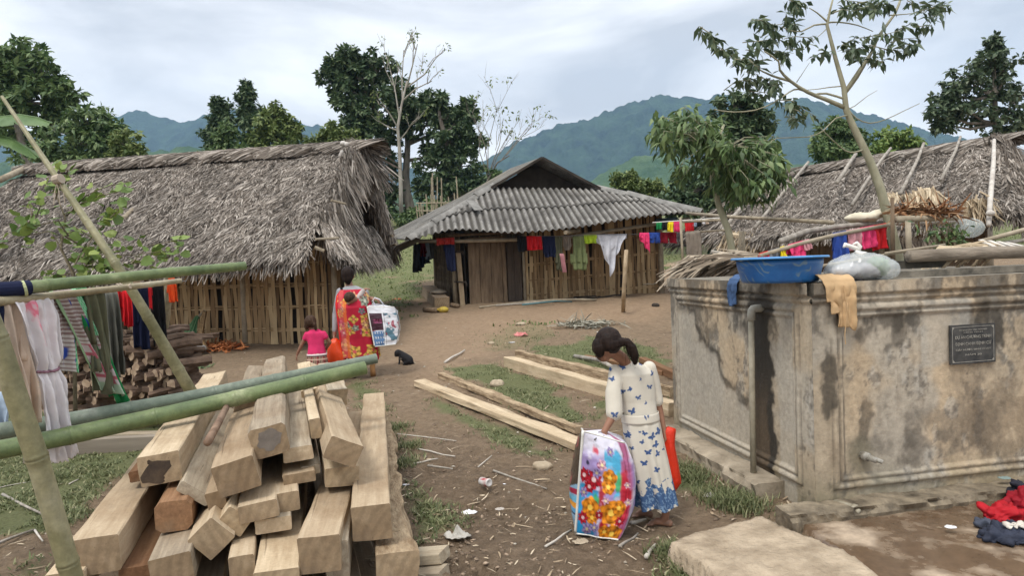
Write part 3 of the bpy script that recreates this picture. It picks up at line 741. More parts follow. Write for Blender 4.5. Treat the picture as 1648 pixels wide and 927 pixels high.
def slope(bag, q, n, rg, ln=.38, w=.022, rows=26, skew=0, jit=.35, lift=.035, eave=700, tmax=1.0, bulge=0):
    """blades over the slope quad q = (TL, TR, BR, BL)"""
    TL, TR, BR_, BL = [np.array(a, float) for a in q]
    nm = np.cross(TR-TL, BL-TL); nm /= np.linalg.norm(nm)
    if nm[2] < 0: nm = -nm
    s = rg.random(n); t = (np.floor(rg.random(n)*rows)+rg.random(n)*.6)/rows*tmax
    p = bil(TL, TR, BR_, BL, s, t); dn = (bil(TL, TR, BR_, BL, s, t+.01)-p); dn /= np.linalg.norm(dn, axis=1, keepdims=True)
    al = (TR-TL)/np.linalg.norm(TR-TL)
    p = p+nm*((fbm(s*14, t*9, 0, 3, 5)-.5)*.12+bulge*np.sin(np.pi*t)**.7)[:, None]
    d = dn+al*(skew+rg.normal(size=n)*jit)[:, None]
    N = np.repeat(nm[None], n, 0)
    bag.add(thatch_pts(p, d, N, ln*(.5+.9*rg.random(n)), w*(.5+1.1*rg.random(n)), rg, lift))
    if eave:
        s = rg.random(eave); t = .93+.07*rg.random(eave); p = bil(TL, TR, BR_, BL, s, t*tmax)
        d = np.repeat(((BL-TL)/np.linalg.norm(BL-TL)*.8+np.array([0, 0, -.45]))[None], eave, 0)+al*(skew*.7+rg.normal(size=eave)*.3)[:, None]
        bag.add(thatch_pts(p, d, np.repeat(nm[None], eave, 0), .28*(.5+1.3*rg.random(eave)), w*(.6+1.1*rg.random(eave)), rg, .01, .02))
def backing(mb, q, t=.12, inset=.03):
    TL, TR, BR_, BL = [Vector(a) for a in q]; nm = (TR-TL).cross(BL-TL).normalized()
    if nm.z < 0: nm = -nm
    c = (TL+TR+BR_+BL)/4; pts = [a+(c-a).normalized()*inset-nm*.015 for a in (TL, TR, BR_, BL)]
    mb.prism(pts, -nm*t)
def ridge_cap(bag, A, B, rg, n=2600, r=.17, turns=.9, wid=.02):
    A = np.array(A); B = np.array(B); al = (B-A); Ln = np.linalg.norm(al); al /= Ln
    up = np.array([0, 0, 1.]); sd_ = np.cross(al, up); sd_ /= np.linalg.norm(sd_); up = np.cross(sd_, al)
    s = rg.random(n)*Ln; ph = rg.random(n)*2.6-.3
    for seg in range(3):
        pass
    V_ = []; st = []
    for k in range(4):
        a_ = ph+k*.42; x = s+k*.11*turns*2.2
        rr_ = r*(1+.14*np.sin(s*9+ph*3)+.12*rg.normal(size=n)*.4)
        c = A+al[None]*x[:, None]+(sd_[None]*np.cos(a_)[:, None]+up[None]*np.sin(a_)[:, None])*rr_[:, None]
        st.append(c)
    tn = st[1]-st[0]; tn /= np.linalg.norm(tn, axis=1, keepdims=True)
    for k in range(4):
        c = st[k]; nrm = c-(A+al[None]*((c-A)@al)[:, None]); nrm /= np.linalg.norm(nrm, axis=1, keepdims=True); sdv = np.cross(tn, nrm)
        w_ = wid*(.5+.5*math.sin(math.pi*(k+.5)/4))
        V_ += [c-sdv*w_*.5, c+sdv*w_*.5]
    V_ = np.stack(V_, 1); o = (np.arange(n)*8)[:, None]
    bag.add((V_.reshape(-1, 3), np.concatenate([o+np.array([[2*k, 2*k+1, 2*k+3, 2*k+2]]) for k in range(3)])))
def bwall(name, A, B, hA, hB, parent, sw=.075, gap=.015, seed=0, weavers=(.12, .34, .6, .85), lean=.02, mats=bamboo_w, backoff=.10, skip=.07, back=True, wn=3):
    """woven wall of split bamboo from base A to base B"""
    rs = random.Random(seed); A = Vector(A); B = Vector(B); al = (B-A); Ln = al.length; al.normalize()
    out = Vector((al.y, -al.x, 0))
    mb = MB(); x = 0; i = 0
    while x < Ln:
        w_ = sw*rs.uniform(.55, 1.25); hh = hA+(hB-hA)*x/Ln; zb = A.z+(B.z-A.z)*x/Ln
        if rs.random() > skip:
            over = [(i+k) % 2 == 0 for k in range(len(weavers))]
            segs = [0]+list(weavers)+[1]
            dx = rs.uniform(-lean, lean)*hh; pr = []
            bt = rs.uniform(-.03, .05)
            zs = [bt]+[hh*w for w in weavers]+[hh]
            vs = []
            for z_, t_ in zip(zs, segs):
                if t_ in (0, 1): off = .012
                else: off = .026 if over[weavers.index(t_)] else -.004
                c = A+al*(x+w_/2+dx*t_)+out*(off+rs.uniform(-.003, .003)); c.z = zb+z_
                for sx, so_ in ((-1, 0), (1, 0), (1, -.006), (-1, -.006)):
                    vs.append(c+al*sx*w_/2+out*so_)
            n = len(zs); fs = []
            for k in range(n-1):
                for j in range(4): fs.append((4*k+j, 4*k+(j+1) % 4, 4*k+4+(j+1) % 4, 4*k+4+j))
            fs += [(3, 2, 1, 0), (4*n-4, 4*n-3, 4*n-2, 4*n-1)]
            mb.add(vs, fs)
        x += w_+gap*rs.uniform(.2, 1.8); i += 1
    for t_ in weavers:
        for k in range(wn):
            a = A+al*rs.uniform(-.03, .05); b_ = B-al*rs.uniform(-.03, .05)
            n = 14; pts = []
            for j in range(n+1):
                q = a.lerp(b_, j/n); hh = hA+(hB-hA)*j/n; q.z = A.z+(B.z-A.z)*j/n+hh*t_+(k-wn/2)*.024+rs.uniform(-.007, .007); pts.append(q+out*.012)
            for j in range(n): mb.slab(pts[j], pts[j+1], .006, .019, up=Vector((0, 0, 1)))
    o = mb.build(name, mats, parent)
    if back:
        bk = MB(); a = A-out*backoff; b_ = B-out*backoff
        bk.prism([a, b_, b_+Vector((0, 0, hB+.05)), a+Vector((0, 0, hA+.05))], -out*.02); bk.build('gap_shade_backing', dark_in, parent)  # dark sheet stands in for interior shade behind the slat gaps
    return o
def boards(mb, A, B, hA, hB, n, seed=0, t=.025, gap=.004, off=0):
    rs = random.Random(seed); A = Vector(A); B = Vector(B); al = (B-A); Ln = al.length; al.normalize(); out = Vector((al.y, -al.x, 0))
    for i in range(n):
        a = A+al*(Ln*i/n+gap); b_ = A+al*(Ln*(i+1)/n-gap); h0 = hA+(hB-hA)*i/n; h1 = hA+(hB-hA)*(i+1)/n; z0 = A.z+(B.z-A.z)*i/n; z1 = A.z+(B.z-A.z)*(i+1)/n
        o = out*(off+rs.uniform(-.008, .008)); a.z = z0; b_.z = z1
        mb.prism([a+o, b_+o, b_+o+Vector((0, 0, h1)), a+o+Vector((0, 0, h0))], -out*t)
# ---------------- long thatched hut, left
rg = np.random.default_rng(101)
RA = P(36, 282, 15.9); RB = P(568, 244, 14.0); EA = P(-130, 452, 12.6); EB = P(492, 412, 10.9)
FA = P(60, 430, 19.0); FB = P(640, 418, 17.0)
hut = top('thatched_hut', 'long bamboo hut with a shaggy grey thatched roof on the left', 'hut', Vector((-7, 13.5, .35)))
wl0 = P(248, 566, 12.75); wl1 = P(540, 553, 12.05); wc = P(575, 545, 12.3)
for q in (wl0, wl1, wc): q.z = Hs(q.x, q.y)-.02
al = (wl1-wl0).normalized(); wfarL = wl0-al*5.6; wfarL.z = wl0.z
bwall('front_wall', wl0, wl1, 1.75, 1.78, hut, sw=.07, seed=3, weavers=(.17, .40, .62, .84), gap=.008, skip=.04)
e1 = wl1+(wl1-wl0).normalized()*.02; back = Vector((-.20, 1, 0)).normalized()*4.4
bwall('side_wall', e1, e1+back*.5+Vector((.0, 0, .05)), 1.75, 2.2, hut, sw=.05, gap=.004, seed=4, mats=bamboo_w, skip=0)
mb = MB(); boards(mb, e1+back, wfarL+back, 2.2, 2.2, 20, 1, off=.0); boards(mb, wfarL+back, wfarL, 2.2, 1.7, 8, 2); mb.build('rear_wall', wood_old, hut)
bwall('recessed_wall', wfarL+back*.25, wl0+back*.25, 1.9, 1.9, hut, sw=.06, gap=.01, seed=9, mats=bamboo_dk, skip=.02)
# slanting woven panel beside the doorway
bwall('side_panel', wl0+Vector((-.75, .55, 0)), wl0+Vector((-.02, .05, 0)), 1.65, 1.75, hut, sw=.04, gap=.006, seed=5, weavers=(.2, .4, .6, .8), lean=.0, mats=bamboo_w, skip=.02)
for k, q in enumerate((wl0+Vector((-.02, 0, 0)), wl1+Vector((.03, -.02, 0)), wl0.lerp(wl1, .52), wfarL, wfarL.lerp(wl0, .45))):
    mb = MB(); mb.tube([q-Vector((0, 0, .1)), q+Vector((.01, -.02, 1.95))], [.055, .045], 8); mb.build('post', pole_m, hut, smooth=True)
mb = MB(); mb.tube([wfarL+Vector((0, -.02, 1.72)), wl1+Vector((.3, -.02, 1.80))], .05, 8); mb.build('eave_beam', pole_m, hut, smooth=True)
bag = Bag(); qf = (RA, RB, EB, EA)
slope(bag, qf, 46000, rg, ln=.30, w=.020, rows=36, skew=-.15, jit=.45, eave=2600, bulge=.05)
# far slope
slope(bag, (RB, RA, FA, FB), 3500, rg, ln=.4, w=.03, rows=12, eave=500)
# hip at the left end
slope(bag, (RA, RA+Vector((.05, .1, 0)), EA, FA+Vector((-3, 0, 0))), 2500, rg, ln=.4, w=.03, rows=12, eave=0)
link('thatch', bag.mesh(), thatch, hut)
mb = MB(); backing(mb, qf); backing(mb, (RB, RA, FA, FB)); mb.prism([RA, EA, FA+Vector((-3, 0, 0))], (0, 0, -.1)); mb.build('roof_backing', under, hut)
bag = Bag(); ridge_cap(bag, RA+Vector((-.1, 0, .02)), RB+Vector((.1, 0, .0)), rg, 6500, r=.20, wid=.03); link('ridge_roll', bag.mesh(), thatch, hut)
# gable end: hanging verge thatch and the skirt below
bag = Bag()
def verge(top_, bot, n, ln, dirv, wd=.03, spread=.25, sideway=(0, 0, 0)):
    a = np.array(top_); b_ = np.array(bot); t = rg.random(n); p = a+(b_-a)*t[:, None]+rg.normal(size=(n, 3))*.06
    d = np.array(dirv)[None]+rg.normal(size=(n, 3))*spread
    nn = np.array([.8, -.5, .3])[None]+rg.normal(size=(n, 3))*.2
    bag.add(thatch_pts(p, d, nn, ln*(.4+.9*rg.random(n)), wd*(.5+rg.random(n)), rg, .02))
T1 = P(531, 330, 11.9)
verge(RB+Vector((.05, 0, .1)), EB.lerp(RB, .25)+Vector((.1, 0, .05)), 3000, .62, (.12, .0, -1), spread=.18)
verge(RB+Vector((.12, .1, .08)), FB.lerp(RB, .16)+Vector((.0, 0, .0)), 2600, .48, (.10, .1, -1), spread=.14)
verge(RB+Vector((-.1, 0, .16)), RB+Vector((.30, .2, .0)), 900, .75, (.30, .1, -.9), spread=.22)
link('verge_thatch', bag.mesh(), thatch, hut)
bag = Bag()
q = (P(530, 330, 12.4), P(600, 366, 15.2), P(618, 402, 14.9), P(570, 412, 11.3)); q2 = (P(515, 360, 11.6), P(530, 330, 12.4), P(570, 412, 11.3), P(526, 392, 11.0))
slope(bag, q, 6200, rg, ln=.5, w=.022, rows=9, jit=.12, eave=900); slope(bag, q2, 2200, rg, ln=.45, w=.024, rows=7, jit=.14, eave=300)
link('skirt_thatch', bag.mesh(), thatch, hut)
mb = MB(); backing(mb, q, .08); backing(mb, q2, .08); mb.build('skirt_backing', under, hut)
# dark panel coloured as the shade inside the open gable
mb = MB(); g0 = P(530, 400, 13.0); mb.prism([P(566, 262, 14.5), P(600, 415, 15.6), P(530, 415, 13.0)], (-.06, .05, 0)); mb.build('gable_shade_panel', dark_in, hut)
for (a, b_, r_) in ((P(533, 322, 11.7), P(556, 328, 11.9), .022), (P(508, 385, 10.8), P(545, 383, 11.2), .02), (P(507, 398, 10.9), P(522, 404, 10.9), .03), (P(622, 376, 16), P(632, 380, 15.6), .03), (P(628, 396, 16), P(638, 393, 15.6), .03)):
    mb = MB(); mb.tube([a, b_], r_, 6); mb.build('purlin_end', pole_m, hut)
mb = MB(); mb.tube(wob([P(196, 358, 13.0)+Vector((0, 0, .10)), P(240, 318, 14), P(268, 290, 14.9), P(296, 262, 15.1)], .03, 2), [.055, .06, .055, .05], 8)
mb.tube([P(289, 263, 15.1), P(290, 246, 15.1)], [.04, .03], 6); mb.tube([P(296, 262, 15.1), P(303, 252, 15.1)], [.045, .04], 6); mb.build('roof_pole', pole_m, hut, smooth=True)
mb = MB(); mb.tube([P(0, 297, 14.6)+Vector((0, 0, .1)), P(38, 272, 15.7)], .07, 8); mb.build('roof_pole', pole_m, hut, smooth=True)
mb = MB(); mb.tube(wob([P(545, 252, 13.8), P(554, 240, 13.9), P(556, 230, 13.9)], .02, 2), [.05, .045, .03], 6); mb.sph(P(552, 230, 13.85), (.06, .05, .045)); mb.sph(P(558, 232, 13.85), (.05, .05, .05)); mb.build('finial', nmat('bleached finial', (.35, .3, .26), (.7, .68, .64), 6), hut, smooth=True)
# ---------------- middle house with fibre cement sheet roof
mh = top('bamboo_house', 'small bamboo house with grey corrugated sheet roof in the middle', 'house', Vector((1.2, 18, .75)))
FLw = P(744, 496, 16.0); FRw = P(1064, 476, 17.2); BLw = P(703, 481, 18.9)
for q in (FLw, FRw, BLw): q.z = Hs(q.x, q.y)-.03
# eave heights under the roof
D_ = [(659, 386, 15.7), (728, 370, 15.2), (829, 374, 15.1), (924, 366, 15.2), (1019, 351, 15.5), (1098, 341, 16.0), (1127, 342, 16.4)]
ev = [P(*a) for a in D_]
GL = P(791, 303, 17.4); GR = P(965, 305, 17.7); PK = P(872, 256, 17.5)
al = (FRw-FLw); hl, hr = 1.72, 2.0
p0 = FLw.lerp(FRw, .04); p1 = FLw.lerp(FRw, .27); out = Vector((al.y, -al.x, 0)).normalized()
pd0 = FLw.lerp(FRw, .30)
bwall('front_wall', pd0, FRw, 1.72, 2.05, mh, sw=.075, seed=13, weavers=(.10, .30, .52, .74), gap=.004, skip=.03, lean=.035)
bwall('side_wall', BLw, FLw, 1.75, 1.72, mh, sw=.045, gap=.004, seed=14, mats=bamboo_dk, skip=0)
bb_ = BLw-FLw; BRw = FRw+bb_; 
mb = MB(); boards(mb, BRw, BLw, 2, 1.9, 16, 3); boards(mb, FRw, BRw, 2.05, 2, 8, 4); mb.build('rear_wall', wood_old, mh)
# door of wide boards, dark half-open leaf beside it
dr = MB(); boards(dr, FLw.lerp(FRw, .035)+out*.05, FLw.lerp(FRw, .195)+out*.05, 1.58, 1.60, 3, 6, t=.03, gap=.006); door = dr.build('door', wood_old, mh)
dr = MB(); boards(dr, FLw.lerp(FRw, .22)+out*.01, FLw.lerp(FRw, .29)+out*.01, 1.55, 1.58, 2, 7, t=.03, gap=.004); dr.build('door_leaf', nmat('dark boards', (.05, .038, .03), (.11, .085, .065), 5, .9, .4, .005, (3, 3, .4)), mh)
mb = MB(); mb.slab(FLw.lerp(FRw, .205)+out*.07, FLw.lerp(FRw, .20)+out*.07+Vector((0, 0, 1.62)), .09, .05, up=out); mb.build('door_frame', wood_old, mh)
mb = MB(); mb.slab(FLw+out*.10+Vector((.0, 0, -.05)), FLw+out*.10+Vector((-.06, 0, 1.25)), .11, .05, up=out); mb.build('door_post', nmat('tan post', (.22, .16, .10), (.36, .28, .18), 8), mh)
for k, z_ in enumerate((.58, 1.28)):
    mb = MB(); q = FLw+out*.14+Vector((-.08*z_, 0, z_)); mb.slab(q+Vector((-.14, 0, .0)), q+Vector((.14, .02, -.02)), .04, .035); mb.slab(q+Vector((.12, 0, .01)), q+Vector((.16, 0, -.09)), .03, .03); mb.build('door_hinge', dark_in, mh)
mb = MB(); mb.tube([FLw+out*.08+Vector((-.3, 0, 1.66)), FLw.lerp(FRw, .31)+out*.06+Vector((0, 0, 1.68))], .035, 6); mb.build('lintel', wood_old, mh)
for q, h_, r_ in ((BLw, 1.8, .06), (FLw+Vector((-.16, .1, 0)), 1.75, .06), (FRw+Vector((.02, -.03, 0)), 2.15, .07), (pd0+out*.03, 1.7, .04), (BRw, 2, .06)):
    mb = MB(); mb.tube([q-Vector((0, 0, .1)), q+Vector((0, .02, h_))], [r_, r_*.85], 8); mb.build('post', pole_m, mh, smooth=True)
mb = MB(); mb.tube([P(665, 388, 15.9), P(740, 388, 15.7), P(900, 384, 15.6), P(1110, 352, 16.6)], .045, 6); mb.build('eave_beam', pole_m, mh, smooth=True)
mb = MB(); mb.tube([P(910, 374, 15.2), P(931, 371, 15.9)], .05, 8); mb.build('purlin_end', pole_m, mh)
# sheets
def crs(p, t):
    k = min(int(t), len(p)-2); f_ = t-k; p0, p1, p2, p3 = p[max(k-1, 0)], p[k], p[k+1], p[min(k+2, len(p)-1)]
    return .5*((2*p1)+(p2-p0)*f_+(2*p0-5*p1+4*p2-p3)*f_*f_+(3*p1-p0-3*p2+p3)*f_**3)
def hip_tri(name, bl, br, tl, tr, eavef, parent, wave=.152, amp=.030, rows=((0, .53, .035), (.47, 1.0, 0)), sub=10, mat_=None):
    """corrugated slope between eave curve eavef(s) and the top edge; corrugations run straight down the slope"""
    o = []; nt_ = 14
    U = (br-bl); Lu = U.length; e1 = U.normalized(); mid = (tl+tr)/2; e2 = (mid-(bl+br)/2); e2 = (e2-e1*e2.dot(e1)).normalized(); nm = e1.cross(e2)
    if nm.z < 0: nm = -nm
    def loc(p): p = p-bl; return p.dot(e1), p.dot(e2), p.dot(nm)
    lt, rt = loc(tl), loc(tr); E = [loc(eavef(k/60)) for k in range(61)]; ex = np.array([q[0] for q in E]); ey = np.array([q[1] for q in E]); ez = np.array([q[2] for q in E])
    xs_ = np.arange(ex[0], ex[-1], wave/sub)
    yb = np.interp(xs_, ex, ey); zb = np.interp(xs_, ex, ez)
    yt = np.interp(xs_, [ex[0], lt[0], rt[0], ex[-1]], [ey[0]+.01, lt[1], rt[1], ey[-1]+.01]); zt = np.interp(xs_, [ex[0], lt[0], rt[0], ex[-1]], [ez[0], lt[2], rt[2], ez[-1]])
    full = max(lt[1], rt[1])
    for a, b_, lift in rows:
        ya = np.maximum(yb, yb+(full-yb)*a) if a > 0 else yb; yc = np.minimum(yt, (yb+(full-yb)*b_)) if b_ < 1 else yt
        ok = yc > ya+.015
        idx = np.where(ok)[0]
        t = np.linspace(0, 1, nt_)
        YY = ya[idx, None]+(yc-ya)[idx, None]*t[None]; fr = (YY-yb[idx, None])/np.maximum(yt-yb, .02)[idx, None]
        jig = (vn(np.floor(xs_[idx]/(wave*5.5))*3.1, np.full(len(idx), a*9.), 0, 4)-.5)*.05
        ZZ = zb[idx, None]+(zt-zb)[idx, None]*fr+amp*np.cos(xs_[idx]*2*math.pi/wave)[:, None]+lift*0+(.012 if a > 0 else .0)+.02*np.sin(fr*3)
        YY = YY.copy(); YY[:, 0] -= jig
        if a > 0: ZZ = ZZ+.018*(1-t)[None]
        XX = np.repeat(xs_[idx, None], nt_, 1)
        Pw = np.array(bl)[None, None]+XX[..., None]*np.array(e1)+YY[..., None]*np.array(e2)+ZZ[..., None]*np.array(nm)
        Vt = Pw.reshape(-1, 3); Vb = Vt-np.array(nm)*.008; n = len(Vt); Fg = gridF(len(idx), nt_)
        Fe = [(i*nt_, (i+1)*nt_, n+(i+1)*nt_, n+i*nt_) for i in range(len(idx)-1)]
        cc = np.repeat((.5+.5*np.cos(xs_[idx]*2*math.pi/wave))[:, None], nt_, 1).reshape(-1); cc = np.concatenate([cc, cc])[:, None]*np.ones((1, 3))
        me = npme('sheet', np.concatenate([Vt, Vb]), np.concatenate([Fg, Fg[:, ::-1]+n, np.array(Fe)]), cc)
        o.append(link(name, me, mat_, parent, smooth=True))
    return o
b = NB('weathered cement sheet'); v = b.coord('World')
n = b.noise(v, 2.2, 6, .7); n2 = b.noise(v, 30, 5, .7)
c = b.ramp(n, [(.3, (.06, .056, .05)), (.5, (.125, .118, .105)), (.72, (.225, .215, .195))])
c = b.mix(1, c, b.ramp(n2, [(.3, (.55,)*3), (.5, (1,)*3), (.7, (1.35,)*3)]), 'MULTIPLY')
c = b.mix(b.ramp(b.noise(v, .9, 3), [(.5, (0,)*3), (.7, (.5,)*3)]), c, (.20, .17, .12))
b.col(c); b.rough(.9); b.bump(n2, .5, .006); sheet = b.m
b = NB('sooty ridged cement sheet'); v = b.coord('World'); n = b.noise(v, 2.2, 6, .7); n2 = b.noise(v, 26, 6, .75); c = b.ramp(n, [(.3, (.085, .078, .068)), (.5, (.17, .16, .145)), (.72, (.30, .285, .26))]); c = b.mix(1, c, b.ramp(n2, [(.3, (.5,)*3), (.5, (1,)*3), (.7, (1.35,)*3)]), 'MULTIPLY')
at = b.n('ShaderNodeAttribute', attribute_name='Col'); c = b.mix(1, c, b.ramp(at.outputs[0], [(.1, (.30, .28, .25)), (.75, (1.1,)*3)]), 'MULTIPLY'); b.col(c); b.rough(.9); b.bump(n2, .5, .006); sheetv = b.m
def eave(s): return crs(ev, s*(len(ev)-1))
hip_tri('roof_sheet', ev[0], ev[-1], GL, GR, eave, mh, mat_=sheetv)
# side and rear slopes (ridge runs back)
PB = PK+bb_.normalized()*2.6; BLe = ev[0]+bb_.normalized()*5.2+Vector((0, 0, .1)); BRe = ev[-1]+bb_.normalized()*5.0+Vector((0, 0, .05))
def quadsheet(name, A, B, C_, D_q, n1=60, n2=10, wave=.17, amp=.028):
    """A-B eave, D-C ridge; corrugated across A->B"""
    Ln = (B-A).length; nw = int(Ln/wave*8); t1 = np.linspace(0, 1, nw); t2 = np.linspace(0, 1, n2); T1_, T2_ = np.meshgrid(t1, t2, indexing='ij')
    a, b_, c_, d_ = [np.array(q) for q in (A, B, C_, D_q)]
    Pq = (a*(1-T1_[..., None])+b_*T1_[..., None])*(1-T2_[..., None])+(d_*(1-T1_[..., None])+c_*T1_[..., None])*T2_[..., None]
    nm = np.cross(b_-a, d_-a); nm /= np.linalg.norm(nm); nm = nm if nm[2] > 0 else -nm
    Pq = Pq+nm*(amp*np.cos(T1_*Ln*2*math.pi/wave))[..., None]
    Vt = Pq.reshape(-1, 3); n = len(Vt); Fg = gridF(nw, n2); bd_ = [(i*n2, (i+1)*n2, n+(i+1)*n2, n+i*n2) for i in range(nw-1)]
    return link(name, npme(name, np.concatenate([Vt, Vt-nm*.008]), np.concatenate([Fg, Fg[:, ::-1]+n, np.array(bd_)])), sheet, mh, smooth=True)
quadsheet('roof_sheet', BLe, ev[0], GL+Vector((-.02, 0, .02)), GL+bb_.normalized()*3.0)
quadsheet('roof_sheet', GL+bb_.normalized()*3.0+Vector((0, -.02, 0)), GL+Vector((-.05, -.12, .0)), PK+Vector((0, -.12, .02)), PB+Vector((0, 0, .02)))
quadsheet('roof_sheet', GR+Vector((.05, -.12, .0)), GR+bb_.normalized()*3.0, PB, PK+Vector((0, -.12, 0)))
quadsheet('roof_sheet', ev[-1], BRe, GR+bb_.normalized()*3.0, GR+Vector((.02, 0, .0)))
quadsheet('roof_sheet', BRe, BLe, GL+bb_.normalized()*3, GR+bb_.normalized()*3)
# dark triangle set back, its colour standing in for gable void shade, verge boards, hip caps
mb = MB(); bk = bb_.normalized()*.5; mb.prism([GL+bk+Vector((.1, 0, 0)), GR+bk+Vector((-.1, 0, 0)), PK+bk-Vector((0, 0, .08))], bb_.normalized()*.03); mb.build('gable_shade_panel', dark_in, mh)
for a, b_ in ((GL, PK), (GR, PK)):
    mb = MB(); mb.slab(a+Vector((0, -.15, -.0)), b_+Vector((0, -.15, .02)), .04, .06, up=Vector((0, 0, 1))); mb.build('verge_board', dark_in, mh)
capm = nmat('cement cap', (.12, .115, .105), (.27, .26, .24), 5, .9, .4)
def cap(pts, w=.2):
    for i in range(len(pts)-1):
        a, b_ = Vector(pts[i]), Vector(pts[i+1]); a = a+Vector((0, 0, .03*(i % 2))); d_ = (b_-a).normalized(); s_ = d_.cross(Vector((0, 0, 1))).normalized()
        mb = MB(); u_ = s_.cross(d_)
        n = 8; vs = []
        for q in (a-d_*.04, b_+d_*.04):
            for k in range(n+1):
                t = -1+2*k/n; vs.append(q+s_*w*t*.8+u_*(.05+.06*(1-t*t)-.04*abs(t)))
            for k in range(n, -1, -1):
                t = -1+2*k/n; vs.append(q+s_*w*t*.8+u_*(.035+.06*(1-t*t)-.04*abs(t)))
        m_ = 2*n+2; fs = [(k, (k+1) % m_, m_+(k+1) % m_, m_+k) for k in range(m_)]+[tuple(range(m_-1, -1, -1)), tuple(range(m_, 2*m_))]
        mb.add(vs, fs); mb.build('hip_cap', capm, mh)
cap([ev[0].lerp(GL, t) for t in (.0, .28, .56, .80, 1.02)], .15)
cap([GR.lerp(ev[-1], t) for t in (-.02, .30, .62, 1.0)], .17)
mb = MB(); mb.slab(P(757, 326, 16.3)+Vector((0, 0, .05)), P(771, 341, 15.9)+Vector((0, 0, .04)), .22, .012); mb.build('loose_sheet', capm, mh)
mb = MB(); q = P(650, 392, 16.4); mb.slab(P(662, 384, 16.0), P(648, 402, 16.6), .8, .02, up=Vector((-.5, 0, 1))); mb.build('drooping_sheet', sheet, mh)
# ---------------- right thatched house
rh = top('thatched_hut', 'thatched house on the right behind the tank, poles laid over its roof', 'hut', Vector((5.5, 14.5, .8)))
rg = np.random.default_rng(202)
rA = P(1238, 288, 17.4); rB = P(1600, 232, 12.9); eA = P(1172, 384, 15.7); eB = P(1638, 336, 10.9); fA = P(1230, 372, 20); fB = P(1700, 330, 15.5)
bag = Bag(); q = (rA, rB, eB, eA)
slope(bag, q, 34000, rg, ln=.28, w=.020, rows=34, skew=-.1, jit=.6, eave=2200)
slope(bag, (rA+Vector((-.05, .3, 0)), rA, eA, eA+Vector((-.8, 3.2, 0))), 1500, rg, ln=.35, w=.03, rows=12, eave=250)
slope(bag, (rB, rB+Vector((.1, 0, 0)), fB, eB), 2600, rg, ln=.5, w=.03, rows=14, eave=500, skew=0)
slope(bag, (rB, rA, fA, fB), 2500, rg, ln=.4, w=.03, rows=12, eave=0)
link('thatch', bag.mesh(), thatch, rh)
mb = MB(); backing(mb, q); backing(mb, (rB, rA, fA, fB)); mb.prism([rA, eA, eA+Vector((-.8, 3.2, 0))], (.1, 0, -.1)); mb.prism([rB, eB, fB], (-.1, 0, -.08)); mb.build('roof_backing', under, rh)
bag = Bag(); ridge_cap(bag, rA+Vector((-.1, 0, 0)), rB+Vector((.1, 0, 0)), rg, 4500, r=.15, wid=.03); link('ridge_roll', bag.mesh(), thatch, rh)
bag = Bag()
def vg(a, b_, n, ln, dv, sp_, m_):
    a = np.array(a); b_ = np.array(b_); p = a+(b_-a)*rg.random((n, 1))+rg.normal(size=(n, 3))*.05
    m_.add(thatch_pts(p, np.array(dv)[None]+rg.normal(size=(n, 3))*sp_, np.array([.3, -.8, .4])[None]+rg.normal(size=(n, 3))*.2, ln*(.4+.9*rg.random(n)), .028*(.5+rg.random(n)), rg, .02))
vg(rB+Vector((.1, -.1, .05)), eB+Vector((.1, 0, 0)), 1600, .55, (.15, -.2, -1), .2, bag)
vg(rB+Vector((-.1, -.1, .12)), rB+Vector((.4, .3, 0)), 700, .6, (.4, 0, -.8), .2, bag)
link('verge_thatch', bag.mesh(), thatch, rh)
bag = Bag(); vg(P(1172, 376, 15.6), P(1225, 382, 15.1), 500, .45, (-.2, -.15, -1), .25, bag); link('eave_fringe', bag.mesh(), thatch_p, rh); bag = Bag(); vg(P(1560, 325, 11.2), P(1590, 322, 11.0), 160, .35, (.1, -.2, -1), .3, bag); link('eave_fringe', bag.mesh(), thatch_p, rh)
# palm patch on the roof
bag = Bag()
for k in range(260):
    t = rg.random(); a = P(1430+70*t, 312+6*math.sin(t*5), 13.4-1.1*t)
    bag.add(thatch_pts(np.array(a)[None]+rg.normal(size=(1, 3))*.04, np.array([[-.5+.9*rg.random(), -.55, -.75]]), np.array([[-.2, -.6, .75]]), np.array([.35+.35*rg.random()]), np.array([.035]), rg, .08, .12))
link('palm_patch', bag.mesh(), thatch_p, rh)
# walls
wA = eA+Vector((.35, .9, 0)); wB = eB+Vector((.2, 1.0, 0)); wA.z = Hs(wA.x, wA.y); wB.z = Hs(wB.x, wB.y); hA_ = eA.z-wA.z+.25; hB_ = eB.z-wB.z+.25
mb = MB(); boards(mb, wA, wB, hA_, hB_, 26, 9, t=.03, gap=.004); mb.build('front_wall', wood_old, rh)
mb = MB(); wBb = wB+Vector((1.2, 3.4, 0)); wAb = wA+Vector((.6, 3.2, 0)); boards(mb, wB, wBb, hB_, hB_, 8, 10); boards(mb, wAb, wA, hA_, hA_, 8, 11); boards(mb, wBb, wAb, hB_, hA_, 12, 12); mb.build('side_wall', wood_old, rh)
for t in (0, .33, .66, 1.0):
    q_ = wA.lerp(wB, t)+Vector((0, -.06, 0)); mb = MB(); mb.tube([q_, q_+Vector((0, 0, hA_))], .06, 8); mb.build('post', pole_m, rh)
